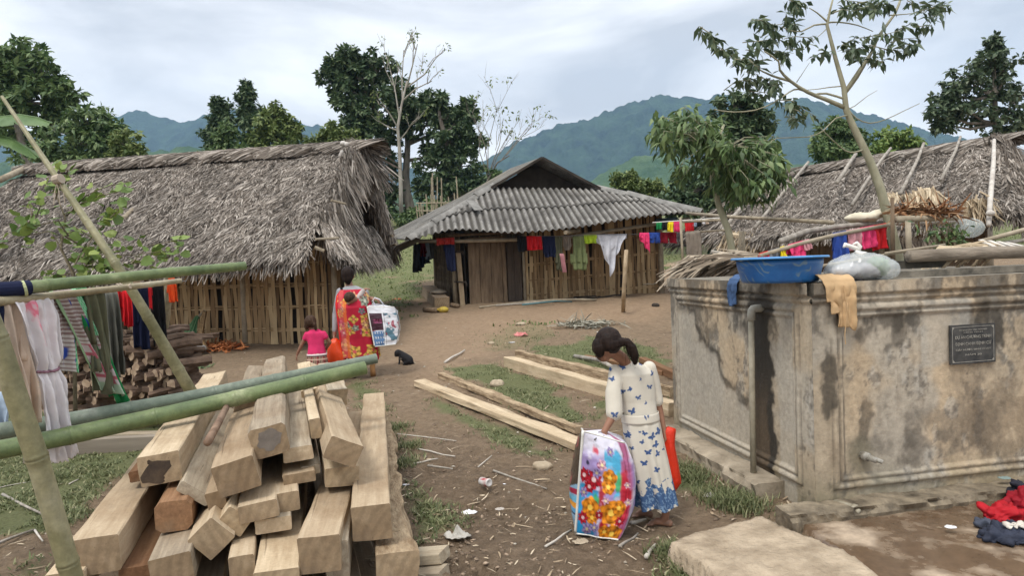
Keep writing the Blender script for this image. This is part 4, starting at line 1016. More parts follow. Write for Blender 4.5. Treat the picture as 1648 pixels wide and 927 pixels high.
for (a, b_, r_) in [((1158, 384, 15.4), (1242, 286, 17.3), .05), ((1213, 376, 15.0), (1299, 269, 16.3), .04), ((1345, 300, 14.3), (1376, 257, 15.3), .045), ((1368, 338, 13.3), (1431, 247, 14.7), .035), ((1448, 322, 12.7), (1486, 243, 14.2), .035), ((1513, 300, 12.4), (1545, 233, 13.5), .03)]:
    a = P(*a)+Vector((0, -.05, .10)); b_ = P(*b_)+Vector((0, 0, .14)); mb = MB(); mb.tube(wob([a, a.lerp(b_, .35), a.lerp(b_, .7), b_], .025, int(r_*1e3)+int(a.x*9)), [r_, r_*.95, r_*.9, r_*.8], 7); mb.build('roof_pole', wood_grey, rh, smooth=True)
mb = MB(); a = P(1591, 362, 10.4); b_ = P(1601, 224, 12.3); mb.tube(wob([a, a.lerp(b_, .3), a.lerp(b_, .7), b_], .02, 4), [.036, .04, .036, .03], 8)
mb.sph(P(1594, 343, 10.4), (.06, .06, .05)); mb.build('roof_pole', nmat('pale pole', (.38, .34, .30), (.6, .56, .5), 10), rh, smooth=True)
# ---------------- palisade fence behind
pf = top('palisade_fence', 'rough bamboo palisade fence beside the left corner of the sheet roof', 'fence', Vector((P(695, 372, 31).x, P(695, 372, 31).y, Hs(P(695, 372, 31).x, 31))))
rs = random.Random(8)
for k in range(26):
    u = 674+k*2.8+rs.uniform(-1, 1); d_ = 31-k*.05; a = P(u+rs.uniform(-2, 2), 378, d_); a.z = Hs(a.x, a.y)-.1; hgt = rs.uniform(1.3, 1.9)+(1.0 if rs.random() < .2 else 0)
    mb = MB(); mb.tube([a, a+Vector((rs.uniform(-.12, .12), 0, hgt))], [.035, .025], 5); mb.build('stake', pole_m, pf)
for z_ in (.5, 1.0, 1.35):
    a = P(672, 378, 31); a.z = Hs(a.x, a.y)+z_; b_ = P(748, 378, 29.7); b_.z = Hs(b_.x, b_.y)+z_; mb = MB(); mb.tube([a, b_], .03, 5); mb.build('rail', pole_m, pf)
# ================================================================ WATER TANK AND WHAT STANDS ON IT
TC = Vector((1.84, 4.20, 0)); TCz = 0.02          # near corner, foot
TL_ = Vector((1.46, 6.30, 0)); tdir = Vector((.981, .195, 0)).normalized(); TR_ = TC+tdir*3.0
TOP = 1.462
tank = top('water_tank', 'large weathered concrete water tank with stained panelled walls on the right', 'water tank', Vector((2.6, 5.2, 0)))
def face_paint(U, Wd, Hh, kind):
    """U along, Wd up, metres; base colours of the old plaster"""
    n1 = fbm(U*2.2, Wd*1.2, 0, 5, 301+kind); n2 = fbm(U*9, Wd*5, 0, 4, 311+kind); n3 = fbm(U*30, Wd*22, 0, 3, 321+kind); st = fbm(U*13, Wd*1.0, 0, 4, 331+kind)
    base = np.array([.41, .335, .24]); tan_ = np.array([.49, .38, .255]); grey = np.array([.40, .36, .295]); dark = np.array([.05, .043, .034]); brown = np.array([.125, .088, .055]); pale = np.array([.50, .47, .41]); green = np.array([.17, .155, .09])
    c = np.ones(U.shape+(3,))*base
    def mixin(c, k, m_): return c*(1-m_[..., None])+k*m_[..., None]
    c = mixin(c, tan_, sst(.45, .65, n1)*.9); c = mixin(c, grey, sst(.50, .62, fbm(U*1.6+5, Wd*1.6, 0, 4, 340+kind))*.8)
    c = mixin(c, pale, sst(.60, .72, n2)*.45); c = c*(.82+.36*n3[..., None])*(.86+.3*st[..., None])
    topd = sst(.55, .0, Hh-Wd)  # near the top
    mould = sst(.60, .74, n2*.5+n3*.35+topd*.20+fbm(U*3.2, Wd*2.2, 0, 3, 350+kind)*.3-.03)
    c = mixin(c, dark, mould*.62)
    c = mixin(c, dark*2.5, sst(.56, .66, fbm(U*40, Wd*40, 0, 3, 355))*sst(.45, .65, n2)*.5)
    run = sst(.56, .66, st*.6+fbm(U*4, Wd*.7, 0, 3, 360+kind)*.45)*sst(0, .9, Wd)*.28
    c = mixin(c, brown*.8, run)
    low = sst(.35, .0, Wd+.25*(n2-.5)); c = mixin(c, green, low*.6)
    return c, mixin, dark, brown, grey, tan_, pale
def tank_face(A, B, kind, name):
    Ln = (B-A).length; al = (B-A)/Ln; out = Vector((al.y, -al.x, 0)).normalized()
    nu = int(Ln/.009); nv = int(TOP/.009); u = np.linspace(0, Ln, nu); w = np.linspace(-.06, TOP, nv); U, Wd = np.meshgrid(u, w, indexing='ij')
    c, mixin, dark, brown, grey, tan_, pale = face_paint(U, Wd, TOP, kind)
    # relief: frame mouldings
    def band(x, a, b_, h, s_=.006): return h*(sst(a-s_, a+s_, x)-sst(b_-s_, b_+s_, x))
    de = np.minimum.reduce([U-.13, (Ln-.13)-U if kind == 0 else np.full(U.shape, 9.), Wd-.16, (TOP-.15)-Wd])
    rel = band(de, .0, .035, .018)+band(de, .050, .075, .010)-sst(.07, .085, de)*.006
    rel = rel+sst(TOP-.085, TOP-.078, Wd)*.028+band(Wd, TOP-.125, TOP-.10, .014)
    rel = rel+(fbm(U*12, Wd*12, 0, 3, 370)-.5)*.006
    groove = (np.abs(de-.043) < .009)|(np.abs(de+.006) < .006)|(np.abs(de-.083) < .006)
    c = mixin(c, dark*1.5, groove*.55*sst(.3, .6, fbm(U*6, Wd*6, 0, 3, 380)))
    if kind == 0:   # left face: U runs from the far end to the near corner; pipe stain and grey washed panel
        jag = (fbm(U*7, Wd*7, 0, 4, 390)-.5)
        edge = TOP-.28-.62*sst(.25, 1.25, U)+jag*.28
        washed = sst(-.03, .03, edge-Wd)*sst(.13, .2, U)*sst(1.42, 1.34, U+jag*.12)
        c = mixin(c, grey*1.05*1.0, washed*.75)
        rim = np.exp(-((Wd-edge-.04)/.05)**2)*sst(.15, .5, U)*sst(1.4, 1.3, U); c = mixin(c, dark, np.clip(rim*1.2*(.4+n_(U, Wd)), 0, 1)*.8)
        blob = sst(0, .05, np.minimum(U-1.36-jag*.16, 1.70+.05*np.sin(Wd*5)+jag*.26-U)); inner = sst(0, .05, np.minimum(U-1.40, 1.62+jag*.16-U))
        blob = blob*sst(TOP-.05, TOP-.15, Wd+jag*.1)
        c = mixin(c, dark*.7, blob*.97); c = mixin(c, brown, inner*blob*sst(.95, .4, Wd+jag*.5)*.75)
        c = mixin(c, grey*1.15, sst(0, .03, np.minimum(U-1.72, 1.95-U)+jag*.12)*(1-blob)*.6)
        up_ = sst(1.0, 1.25, Wd+jag*.3)*sst(.9, 1.3, U)*sst(1.75, 1.6, U); c = mixin(c, dark, up_*.85*sst(.42, .6, fbm(U*9, Wd*5, 0, 4, 395)))
    else:
        jag = (fbm(U*7, Wd*7, 0, 4, 391)-.5)
        for (u0_, w0_, ru, rw, kk, a_) in [(.10, .80, .04, .22, dark, .8), (.16, .34, .05, .12, brown, .3), (.36, .60, .04, .14, dark, .6), (.32, 1.15, .10, .09, dark, .75), (.62, 1.12, .05, .08, dark, .6), (.62, 1.2, .16, .05, dark, .7), (1.0, .50, .35, .20, dark*2.6, .45), (1.4, .55, .3, .3, brown, .45), (1.38, 1.12, .05, .15, dark, .8), (1.25, 1.18, .05, .08, dark, .7), (.8, .40, .2, .12, dark*2.4, .5), (.5, .42, .18, .06, dark*2, .5), (1.16, .75, .16, .1, dark*3, .3)]:
            d_ = np.hypot((U-u0_)/ru, (Wd-w0_)/rw)+jag*2.6+(fbm(U*24, Wd*18, 0, 3, 77)-.5)*1.2; c = mixin(c, kk, sst(1.25, .55, d_)*a_)
        c = mixin(c, np.array([.42, .40, .35]), sst(0, .03, np.minimum.reduce([U-.77, 1.17-U, Wd-.88, 1.34-Wd])+jag*.06)*.55)   # plaster round the plaque
        c = mixin(c, np.array([.20, .175, .12]), sst(.13, .05, np.hypot(U-.33, (Wd-.35)*.8)+jag*.08)*.75)
    Pq = np.array(A)[None, None]+U[..., None]*np.array(al)+Wd[..., None]*np.array([0, 0, 1.])+rel[..., None]*np.array(out)
    return link(name, npme(name, Pq.reshape(-1, 3), gridF(nu, nv), c.reshape(-1, 3)), tankm, tank, smooth=True)
def n_(U, Wd): return fbm(U*8, Wd*8, 0, 3, 399)
tankm = attrmat('stained plaster', .9, .55, 55, .006, .22, 30)
tank_face(TL_, TC, 0, 'panelled_wall'); tank_face(TC, TR_, 1, 'panelled_wall')
bk = TL_-TC; TBR = TR_+bk
conc = nmat('mossy concrete', (.06, .055, .045), (.30, .265, .21), 7, .95, .6, .008, kind='World', detail=8)
mb = MB(); mb.prism([TL_+Vector((.03, -.02, TOP-.12)), TC+Vector((.03, .03, TOP-.12)), TR_+Vector((0, .03, TOP-.12)), TBR+Vector((0, 0, TOP-.12))], (0, 0, .117)); mb.build('top_slab', conc, tank)
mb = MB(); mb.prism([TBR, TL_, TL_+Vector((.05, .03, 0)), TBR+Vector((0, .03, 0))], (0, 0, TOP-.1)); mb.build('rear_wall', conc, tank)
# raised curb along the top further back
a = TC+tdir*.55+Vector((0, .25, 0)); b_ = TR_+Vector((0, .25, 0)); mb = MB(); mb.slab(a+Vector((0, 0, TOP+.018)), b_+Vector((0, 0, TOP+.03)), .16, .045); mb.build('curb', conc, tank)
# footing ledges
oL = Vector((-(TC-TL_).y, (TC-TL_).x, 0)).normalized()*-1
oL = Vector(((TC-TL_).y, -(TC-TL_).x, 0)).normalized()
fp = []; n = 40
def ledge(A, B, out, w, h, seed, parent, name='footing', m_=None, z0=-.1, rough=.03):
    nu = int((B-A).length/.02); sec = [(0, h), (w*.5, h), (w*.93, h-.005), (w, h-.02), (w*1.01, h*.5), (w*1.0, z0)]
    V_ = []; 
    for i in range(nu+1):
        q = A.lerp(B, i/nu)
        for j, (o_, z_) in enumerate(sec):
            nn_ = (vn(np.array([i*.12]), np.array([j*1.7]), 0, seed)[0]-.5)*rough*2+(vn(np.array([i*.5]), np.array([j*1.7]), 0, seed+1)[0]-.5)*rough
            V_.append(q+out*(o_+(nn_ if j > 0 else 0))+Vector((0, 0, z_+nn_*.4)))
    VA = np.array([tuple(q) for q in V_]); m6 = len(sec); F4 = gridF(nu+1, m6).tolist(); o_b = [tuple(A-Vector((0, 0, .1))), tuple(B-Vector((0, 0, .1)))]; me = bpy.data.meshes.new(name); k_ = len(VA); me.from_pydata(VA.tolist()+o_b, [], F4+[list(range(m6))+[k_], list(range(nu*m6+m6-1, nu*m6-1, -1))+[k_+1]]); me.update(); return link(name, me, m_ or conc_f, parent)
conc_f = nmat('sandy concrete', (.16, .13, .09), (.40, .335, .25), 6, .95, .7, .012, kind='World', detail=8)
conc_w = nmat('wet algae concrete', (.07, .055, .038), (.30, .245, .17), 9, .75, .9, .012, kind='World', detail=8)
ledge(TL_+Vector((0, -.1, 0)), TC.lerp(TL_, .16), oL, .21, .13, 5, tank)
oR = Vector((tdir.y, -tdir.x, 0))
ledge(TC-tdir*.28+oR*0, TR_, oR, .16, .10, 9, tank, m_=conc_w)
# standpipe and elbow
pm = nmat('grimy plastic pipe', (.21, .185, .135), (.38, .34, .255), 9, .6, .3, .003)
pp = TL_.lerp(TC, .735)+oL*.10
pipe = top('standpipe', 'grimy plastic standpipe with an elbow against the tank wall', 'pipe', pp)
mb = MB(); t0 = P(1188, 800, (pp-CAM).dot(f0)); t0 = Vector((pp.x, pp.y, -.02)); t1 = pp+Vector((.015, 0, 1.24)); mb.tube([t0, t1], .021, 14); mb.build('riser', pm, pipe, smooth=True)
mb = MB(); mb.tube([t1-Vector((0, 0, .045)), t1+Vector((0, 0, .0)), t1+Vector((.004, .0, .022)), t1+Vector((.015, .0, .035)), t1+Vector((.03, 0, .037)), t1-oL*.12+Vector((.02, 0, .037))], .028, 14); mb.build('elbow', nmat('grey elbow', (.26, .25, .21), (.42, .40, .34), 9, .55), pipe, smooth=True)
# tap stub with its patch and the drain pipe
w1 = TC+tdir*.335+Vector((0, 0, .36)); w1n = oR
mb = MB(); mb.tube([w1, w1+w1n*.05], .028, 12); mb.tube([w1+w1n*.05, w1+w1n*.085+Vector((.03, 0, -.012))], .020, 12); mb.tube([w1+w1n*.07+Vector((.02, 0, 0)), w1+w1n*.10+Vector((.055, 0, -.02))], .014, 10)
tp_ = mb.build('broken_tap', nmat('corroded metal', (.16, .14, .11), (.42, .40, .35), 20, .5, .6, .004), None, smooth=True, label='short corroded tap stub sticking out of the tank front wall', cat='tap')
w2 = TC+tdir*.15+oR*.10+Vector((0, 0, .075)); mb = MB(); mb.tube([w2-oR*.08-tdir*.03, w2+oR*.03+tdir*.01], .032, 14); mb.tube([w2+oR*.03+tdir*.01, w2+oR*.05+tdir*.018], .037, 14); mb.tube([w2+oR*.05+tdir*.018, w2+oR*.07+tdir*.025], .016, 10)
mb.build('drain_pipe', pm, None, smooth=True, label='capped drain pipe lying at the foot of the tank corner', cat='pipe')
# plaque
pa = TC+tdir*.91+oR*.022; pz0, pz1 = .915, 1.145
q00 = P(1533, 588, 1); 
def on_face(u, v, off=.02):
    """where the view of the wall plane meets, to lay out the plaque on the wall"""
    dr = f0+(u-824)/FX*rr-(v-463.5)/FX*uu; n_o = oR; t = ((TC+oR*off)-CAM).dot(n_o)/dr.dot(n_o); return CAM+dr*t
c00, c10, c11, c01 = on_face(1530, 588), on_face(1602, 582), on_face(1602, 520), on_face(1529, 524)
U0 = (c00-TC).dot(tdir); U1 = (c10-TC).dot(tdir); Z0 = (c00.z+c10.z)/2; Z1 = (c01.z+c11.z)/2
plq = top('plaque', 'small black engraved plaque with pale lettering on the tank front wall', 'plaque', TC+tdir*(U0+U1)/2+Vector((0, 0, Z0)))
def fq(u, z, off): return TC+tdir*u+oR*off+Vector((0, 0, z))
blk = nmat('dusty black stone', (.018, .019, .022), (.085, .082, .075), 14, .55, .3, .002, kind='World', detail=6)
ltm = nmat('faded engraving', (.20, .19, .165), (.40, .38, .33), 30, .8, 0, kind='World')
mb = MB(); mb.prism([fq(U0, Z0, .008), fq(U1, Z0, .008), fq(U1, Z1, .008), fq(U0, Z1, .008)], oR*.014); mb.build('tablet', blk, plq)
w_, h_ = U1-U0, Z1-Z0; mb = MB()
def strip(u0_, z0_, u1_, z1_): mb.prism([fq(u0_, z0_, .0225), fq(u1_, z0_, .0225), fq(u1_, z1_, .0225), fq(u0_, z1_, .0225)], oR*.001)
m_ = .012; 
for (a, b_, c_, d_) in ((U0+m_, Z0+m_, U1-m_, Z0+m_+.003), (U0+m_, Z1-m_-.003, U1-m_, Z1-m_), (U0+m_, Z0+m_, U0+m_+.003, Z1-m_), (U1-m_-.003, Z0+m_, U1-m_, Z1-m_)): strip(a, b_, c_, d_)
for sx in (0, 1):
    for sz in (0, 1):
        x_ = U0+m_ if sx == 0 else U1-m_; z_ = Z0+m_ if sz == 0 else Z1-m_; dx = .022*(1 if sx == 0 else -1); dz = .022*(1 if sz == 0 else -1)
        mb.prism([fq(x_, z_, .0225), fq(x_+dx, z_, .0225), fq(x_, z_+dz, .0225)], oR*.0012)
mb.build('border', ltm, plq)
def text(name, s_, size, u, z, m_, parent, wmax=None, face=None):
    cu = bpy.data.curves.new(name, 'FONT'); cu.body = s_; cu.size = size; cu.align_x = 'CENTER'; cu.align_y = 'CENTER'; cu.extrude = .0006
    o = bpy.data.objects.new('tmp', cu); COL.objects.link(o); bpy.context.view_layer.update()
    me = bpy.data.meshes.new_from_object(o.evaluated_get(bpy.context.evaluated_depsgraph_get())); bpy.data.objects.remove(o); me.materials.clear()
    n = len(me.vertices); a = np.empty(n*3, np.float32); me.vertices.foreach_get('co', a); a = a.reshape(-1, 3)
    sc = 1.0
    if wmax: sc = wmax/max(1e-6, np.ptp(a[:, 0]))
    Pw = np.array(fq(u, z, .0235))[None]+a[:, :1]*sc*np.array(tdir)+a[:, 1:2]*np.array([0, 0, 1.])+a[:, 2:3]*np.array(oR)
    me.vertices.foreach_set('co', Pw.astype(np.float32).ravel()); return link(name, me, m_, parent)
um = (U0+U1)/2
for s_, sz, dz, wm in (('ỦY BAN DÂN TỘC MIỀN NÚI', .012, .86, .62), ('CÔNG TRÌNH', .011, .80, .42), ('DỰ ÁN CHƯƠNG TRÌNH', .028, .68, .80), ('ĐỊNH CANH ĐỊNH CƯ', .028, .51, .80), ('CẤP NƯỚC SINH HOẠT', .016, .36, .78), ('NĂM 20', .016, .23, .36)):
    text('lettering', s_, sz, um, Z0+h_*dz, ltm, plq, w_*wm)
# ---- concrete slabs and washing floor
slabm = nmat('worn pale concrete', (.24, .185, .125), (.49, .395, .285), 6.5, .95, 1.0, .03, kind='World', detail=8)
def rock_slab(name, pts, h, mat_, label, cat, z0=None, seed=0, step=.03, kind=None, bumpy=.012):
    """flat irregular slab whose outline is pts (world xy)"""
    xs_ = [p[0] for p in pts]; ys_ = [p[1] for p in pts]; gx = np.arange(min(xs_)-.1, max(xs_)+.1, step); gy = np.arange(min(ys_)-.1, max(ys_)+.1, step); X_, Y_ = np.meshgrid(gx, gy, indexing='ij')
    d_ = _pd(X_, Y_, [tuple(p[:2]) for p in pts])+(fbm(X_*6, Y_*6, 0, 4, seed)-.5)*.09
    base = float(np.mean(H(np.array(xs_), np.array(ys_)))) if z0 is None else z0
    Zs = base-.08+(h+.08)*sst(-.008, .010, d_)+(fbm(X_*9, Y_*9, 0, 4, seed+3)-.5)*bumpy*2*sst(0, .1, d_)+(fbm(X_*28, Y_*28, 0, 3, seed+5)-.5)*bumpy*.9-(.006*(1-sst(0, .05, d_)))
    F_ = gridF(len(gx), len(gy)); keep = (d_.ravel()[F_] > -.05).any(1)
    return link(name, npme(name, np.stack([X_, Y_, Zs], -1).reshape(-1, 3), F_[keep]), mat_, None, label=label, cat=cat, kind=kind, smooth=True)
sp_ = [P(u, v, 1.5/((v-(407-.038*(u-1300)))/FX)) for u, v in [(1072, 862), (1150, 838), (1225, 818), (1292, 848), (1370, 872), (1480, 960), (1250, 1010), (1180, 940), (1120, 898)]]
rock_slab('concrete_slab', [(p.x, p.y) for p in sp_], .12, slabm, 'raised broken pale concrete slab in the bottom right foreground', 'slab', z0=.0, seed=12, step=.018)
fl = [P(u, v, 1.6/((v-(407-.038*(u-1300)))/FX)) for u, v in [(1290, 835), (1400, 815), (1700, 760), (1900, 900), (1700, 1100), (1350, 1050), (1400, 930)]]
b = NB('wet washing floor'); v = b.coord('World'); n = b.noise(v, 2.2, 6, .6); n2 = b.noise(v, 14, 6, .7)
c = b.mix(b.ramp(n, [(.36, (0,)*3), (.50, (1,)*3)]), (.36, .28, .20), (.115, .074, .045)); c = b.mix(1, c, b.ramp(n2, [(.3, (.75,)*3), (.7, (1.3,)*3)]), 'MULTIPLY'); b.col(c)
b.rough(b.ramp(n, [(.38, (.8,)*3), (.50, (.16,)*3)])); b.b.inputs['Specular IOR Level'].default_value = .5; b.bump(n2, .15, .004)
rock_slab('washing_floor', [(p.x, p.y) for p in fl], .035, b.m, None, None, z0=.0, seed=22, kind='structure', bumpy=.004)
# ---- blue basin
bc = P(1254, 430, 4.45); bc = Vector((bc.x, bc.y, TOP+.004)); px = 4.45/FX
blue = NB('scuffed blue plastic'); v = blue.coord('Object'); n = blue.noise(v, 6, 6, .7); c = blue.ramp(n, [(.35, (.012, .085, .27)), (.6, (.02, .13, .36)), (.8, (.10, .17, .24))])
wv_ = blue.n('ShaderNodeTexWave', wave_type='RINGS'); wv_.inputs['Scale'].default_value = 9; wv_.inputs['Distortion'].default_value = 9; wv_.inputs['Detail'].default_value = 2; blue.l(v, wv_.inputs[0])
blob_ = blue.noise(v, 9, 1); mk = blue.n('ShaderNodeMath', operation='MULTIPLY'); blue.l(blue.ramp(wv_.outputs[0], [(.75, (0,)*3), (.9, (.55,)*3)]), mk.inputs[0]); blue.l(blue.ramp(blob_, [(.52, (0,)*3), (.6, (1,)*3)]), mk.inputs[1])
c = blue.mix(mk.outputs[0], c, (.20, .26, .22)); blue.col(c); blue.rough(.38)
def lathe(mb, c, prof_, n=64, mi=0):
    V_ = []; 
    for r_, z_ in prof_:
        for k in range(n): a = 2*math.pi*k/n; V_.append(c+Vector((r_*math.cos(a), r_*math.sin(a), z_)))
    mb.add(V_, [(i*n+k, i*n+(k+1) % n, (i+1)*n+(k+1) % n, (i+1)*n+k) for i in range(len(prof_)-1) for k in range(n)]+[tuple(range(n-1, -1, -1)), tuple((len(prof_)-1)*n+k for k in range(n))], mi)
R0 = 66*px; R1 = 73*px; hB = 40*px
bas = top('plastic_basin', 'wide scuffed blue plastic basin standing on the tank edge', 'basin', bc)
mb = MB(); lathe(mb, bc, [(R0*.80, 0), (R0*.87, .004), (R0*.90, .02), (R0*.985, hB*.7), (R0, hB-.015), (R0-.006, hB-.015), (R0*.97, hB*.7), (R0*.87, .03), (R0*.8, .012)]); mb.build('bowl', blue.m, bas, smooth=True)
mb = MB(); lathe(mb, bc, [(R0-.004, hB-.012), (R1, hB-.008), (R1+.006, hB-.010), (R1+.006, hB-.001), (R1, hB+.004), (R0-.006, hB+.002)]); mb.build('rim', nmat('bright blue rim', (.04, .19, .45), (.10, .28, .55), 8, .35, 0), bas, smooth=True)
# ---- knotted clear bag
def blob_obj(name, prims, mat_, parent=None, voxel=.012, smooth_it=6, disp=None, colors=None, **kw):
    """prims: callable list adding closed shapes to an MB; merged into one skin by voxel remesh"""
    mb = MB(); prims(mb); me = mb.mesh('t'); o = bpy.data.objects.new('tmp', me); COL.objects.link(o)
    r_ = o.modifiers.new('r', 'REMESH'); r_.mode = 'VOXEL'; r_.voxel_size = voxel; r_.use_smooth_shade = True
    if smooth_it: sm = o.modifiers.new('s', 'SMOOTH'); sm.iterations = smooth_it; sm.factor = .5
    bpy.context.view_layer.update(); me2 = bpy.data.meshes.new_from_object(o.evaluated_get(bpy.context.evaluated_depsgraph_get())); bpy.data.objects.remove(o)
    n = len(me2.vertices); a = np.empty(n*3, np.float32); me2.vertices.foreach_get('co', a); a = a.reshape(-1, 3)
    if disp is not None:
        nr = np.empty(n*3, np.float32); me2.vertices.foreach_get('normal', nr); a = a+nr.reshape(-1, 3)*disp(a)[:, None].astype(np.float32); me2.vertices.foreach_set('co', a.astype(np.float32).ravel())
    if colors is not None:
        ca = me2.color_attributes.new('Col', 'FLOAT_COLOR', 'POINT'); c = np.ones((n, 4), np.float32); c[:, :3] = colors(a); ca.data.foreach_set('color', c.ravel())
    me2.materials.clear(); return link(name, me2, mat_, parent, smooth=True, **kw)
film = NB('thin clear film'); film.b.inputs['Roughness'].default_value = .22; film.b.inputs['Alpha'].default_value = .38; film.col((.72, .76, .75)); film.b.inputs['Specular IOR Level'].default_value = .8
bgc = P(1388, 428, 4.42); bgc.z = TOP
kb = top('knotted_bag', 'clear knotted plastic bag full of washing and greens on the tank edge', 'plastic bag', bgc)
def bagshape(mb):
    mb.sph(bgc+Vector((0, .02, .085)), (.225, .14, .088)); mb.sph(bgc+Vector((-.12, 0, .06)), (.13, .11, .06)); mb.sph(bgc+Vector((.13, .0, .065)), (.11, .11, .068)); mb.sph(bgc+Vector((-.03, .0, .15)), (.07, .05, .04))
blob_obj('bag_film', bagshape, film.m, kb, .012, 8, lambda a: (fbm(a[:, 0]*26, a[:, 1]*26, a[:, 2]*14, 3, 4)-.5)*.03)
cc1 = nmat('grey washing', (.30, .30, .33), (.52, .50, .50), 12, .9, .6, .01); cc2 = nmat('packed greens', (.07, .14, .06), (.20, .30, .14), 25, .8, .8, .01)
blob_obj('bag_contents', lambda mb: (mb.sph(bgc+Vector((-.03, .02, .055)), (.19, .11, .06)), mb.sph(bgc+Vector((-.1, 0, .05)), (.1, .09, .05))), cc1, kb, .014, 4, lambda a: (fbm(a[:, 0]*20, a[:, 1]*20, a[:, 2]*20, 3, 4)-.5)*.03)
blob_obj('bag_contents', lambda mb: (mb.sph(bgc+Vector((.10, .0, .08)), (.075, .07, .065)),), cc2, kb, .01, 2, lambda a: (fbm(a[:, 0]*50, a[:, 1]*50, a[:, 2]*50, 3, 4)-.5)*.03)
kn = bgc+Vector((-.03, -.01, .185)); whitef = NB('white plastic film'); whitef.col((.72, .70, .64)); whitef.rough(.35)
mb = MB(); mb.tube([bgc+Vector((-.03, 0, .15)), kn], [.045, .018], 8); mb.tube([kn, kn+Vector((-.02, -.01, .02)), kn+Vector((-.055, -.01, .035)), kn+Vector((-.085, 0, .045)), kn+Vector((-.10, -.01, .03))], [.014, .016, .012, .016, .006], 8)
mb.tube([kn, kn+Vector((.012, 0, .03)), kn+Vector((-.01, 0, .055)), kn+Vector((-.035, 0, .045))], [.012, .014, .012, .006], 8); mb.tube([kn+Vector((-.03, -.02, .0)), kn+Vector((0, -.03, -.02)), kn+Vector((.035, -.03, -.012))], [.012, .016, .008], 8)
mb.build('knot', whitef.m, kb, smooth=True)
# ================================================================ CLOTH HELPERS
clothN = {}
def cmat(c, var=.25, rough=.9, name=None, bump=.35, bscale=40):
    key = (tuple(round(x, 3) for x in c), var, rough)
    if key in clothN: return clothN[key]
    b = NB('cloth'); v = b.coord('World'); n = b.noise(v, 7, 4)
    b.col(b.ramp(n, [(.3, tuple(x*(1-var) for x in c)), (.7, tuple(min(1, x*(1+var*.5)) for x in c))])); b.rough(rough); b.b.inputs['Specular IOR Level'].default_value = .2
    b.bump(b.noise(v, bscale, 3), bump, .004); clothN[key] = b.m; return b.m
def shp_plain(u, v): return np.ones(u.shape, bool)
def shp_trousers(u, v): return (v < .35)|(np.abs(u-.5) > .04+.10*(v-.35))
def shp_shorts(u, v): return (v < .5)|(np.abs(u-.5) > .03+.12*(v-.5))
def shp_shirt(u, v):   # hung by the hem, sleeves hang at the side
    return (np.abs(u-.5) < .36)|((v > .55)&(v < .95-.3*np.abs(u-.5)))
def hang(name, label, cat, A, B, drop, mat_, seed=0, back=.35, fold=.03, nf=4, gather=0, taper=0, shape=shp_plain, group=None, slant=0, col=None, hemv=.06, nu=30, nv=36, sag=.0, thick=.004, curl=0, parent=None):
    """cloth laid over a line A-B: front panel `drop` long (m), back panel back*drop"""
    A = Vector(A); B = Vector(B); al = (B-A); Ln = al.length; aln = al.normalized(); out = Vector((aln.y, -aln.x, 0)).normalized()
    if out.dot(CAM-A) < 0: out = -out
    u = np.linspace(0, 1, nu); dr = drop if callable(drop) else (lambda x: np.full(x.shape, drop))
    L_ = float(np.max(dr(u))); tot = L_*(1+back); v = np.linspace(-back, 1, nv)
    U, V_ = np.meshgrid(u, v, indexing='ij'); D = dr(U)*(1+(fbm(U*3, seed+U*0, 0, 2, seed)-.5)*hemv*2)
    s = V_*D
    w = 1-taper*np.clip(V_, 0, 1); uc = .5+(U-.5)*w
    amp = fold*(.25+np.clip(np.abs(V_), 0, 1)); ph = seed*1.7
    f_ = np.sin(U*nf*2*math.pi+ph+1.2*np.sin(V_*2.2+seed))+.5*np.sin(U*nf*4.3*math.pi+ph*2+V_*2)+(fbm(U*5, V_*3, 0, 3, seed)-.5)*2
    offn = f_*amp*.5
    z = -np.abs(s)
    side = np.tanh(s/.03)*.012
    along = uc*Ln+slant*np.clip(V_, 0, 1)*L_+np.cos(U*nf*2*math.pi+ph)*amp*.25+gather*(U-.5)*0
    Pw = np.array(A)[None, None]+along[..., None]*np.array(aln)+(side+offn*np.where(V_ >= 0, 1, -1)*np.clip(np.abs(s)/.08, 0, 1))[..., None]*np.array(out)+(z+.006)[..., None]*np.array([0, 0, 1.])
    if curl: Pw = Pw+(curl*np.clip(V_, 0, 1)**2)[..., None]*np.array(out)
    F_ = gridF(nu, nv); uc_ = (U[:-1, :-1]+U[1:, 1:]).reshape(-1)/2; vc = (V_[:-1, :-1]+V_[1:, 1:]).reshape(-1)/2
    F_ = F_[shape(uc_, np.abs(vc))]
    Vt = Pw.reshape(-1, 3); c = None
    if col is not None: c = col(U, V_).reshape(-1, 3)
    me = npme(name, Vt, F_, c)
    kw = {} if parent is not None else dict(loc=(A+B)/2, label=label, cat=cat, group=group)
    o = link(name, me, mat_, parent, smooth=True, **kw)
    sm = o.modifiers.new('thickness', 'SOLIDIFY'); sm.thickness = thick; sm.offset = 0
    return o
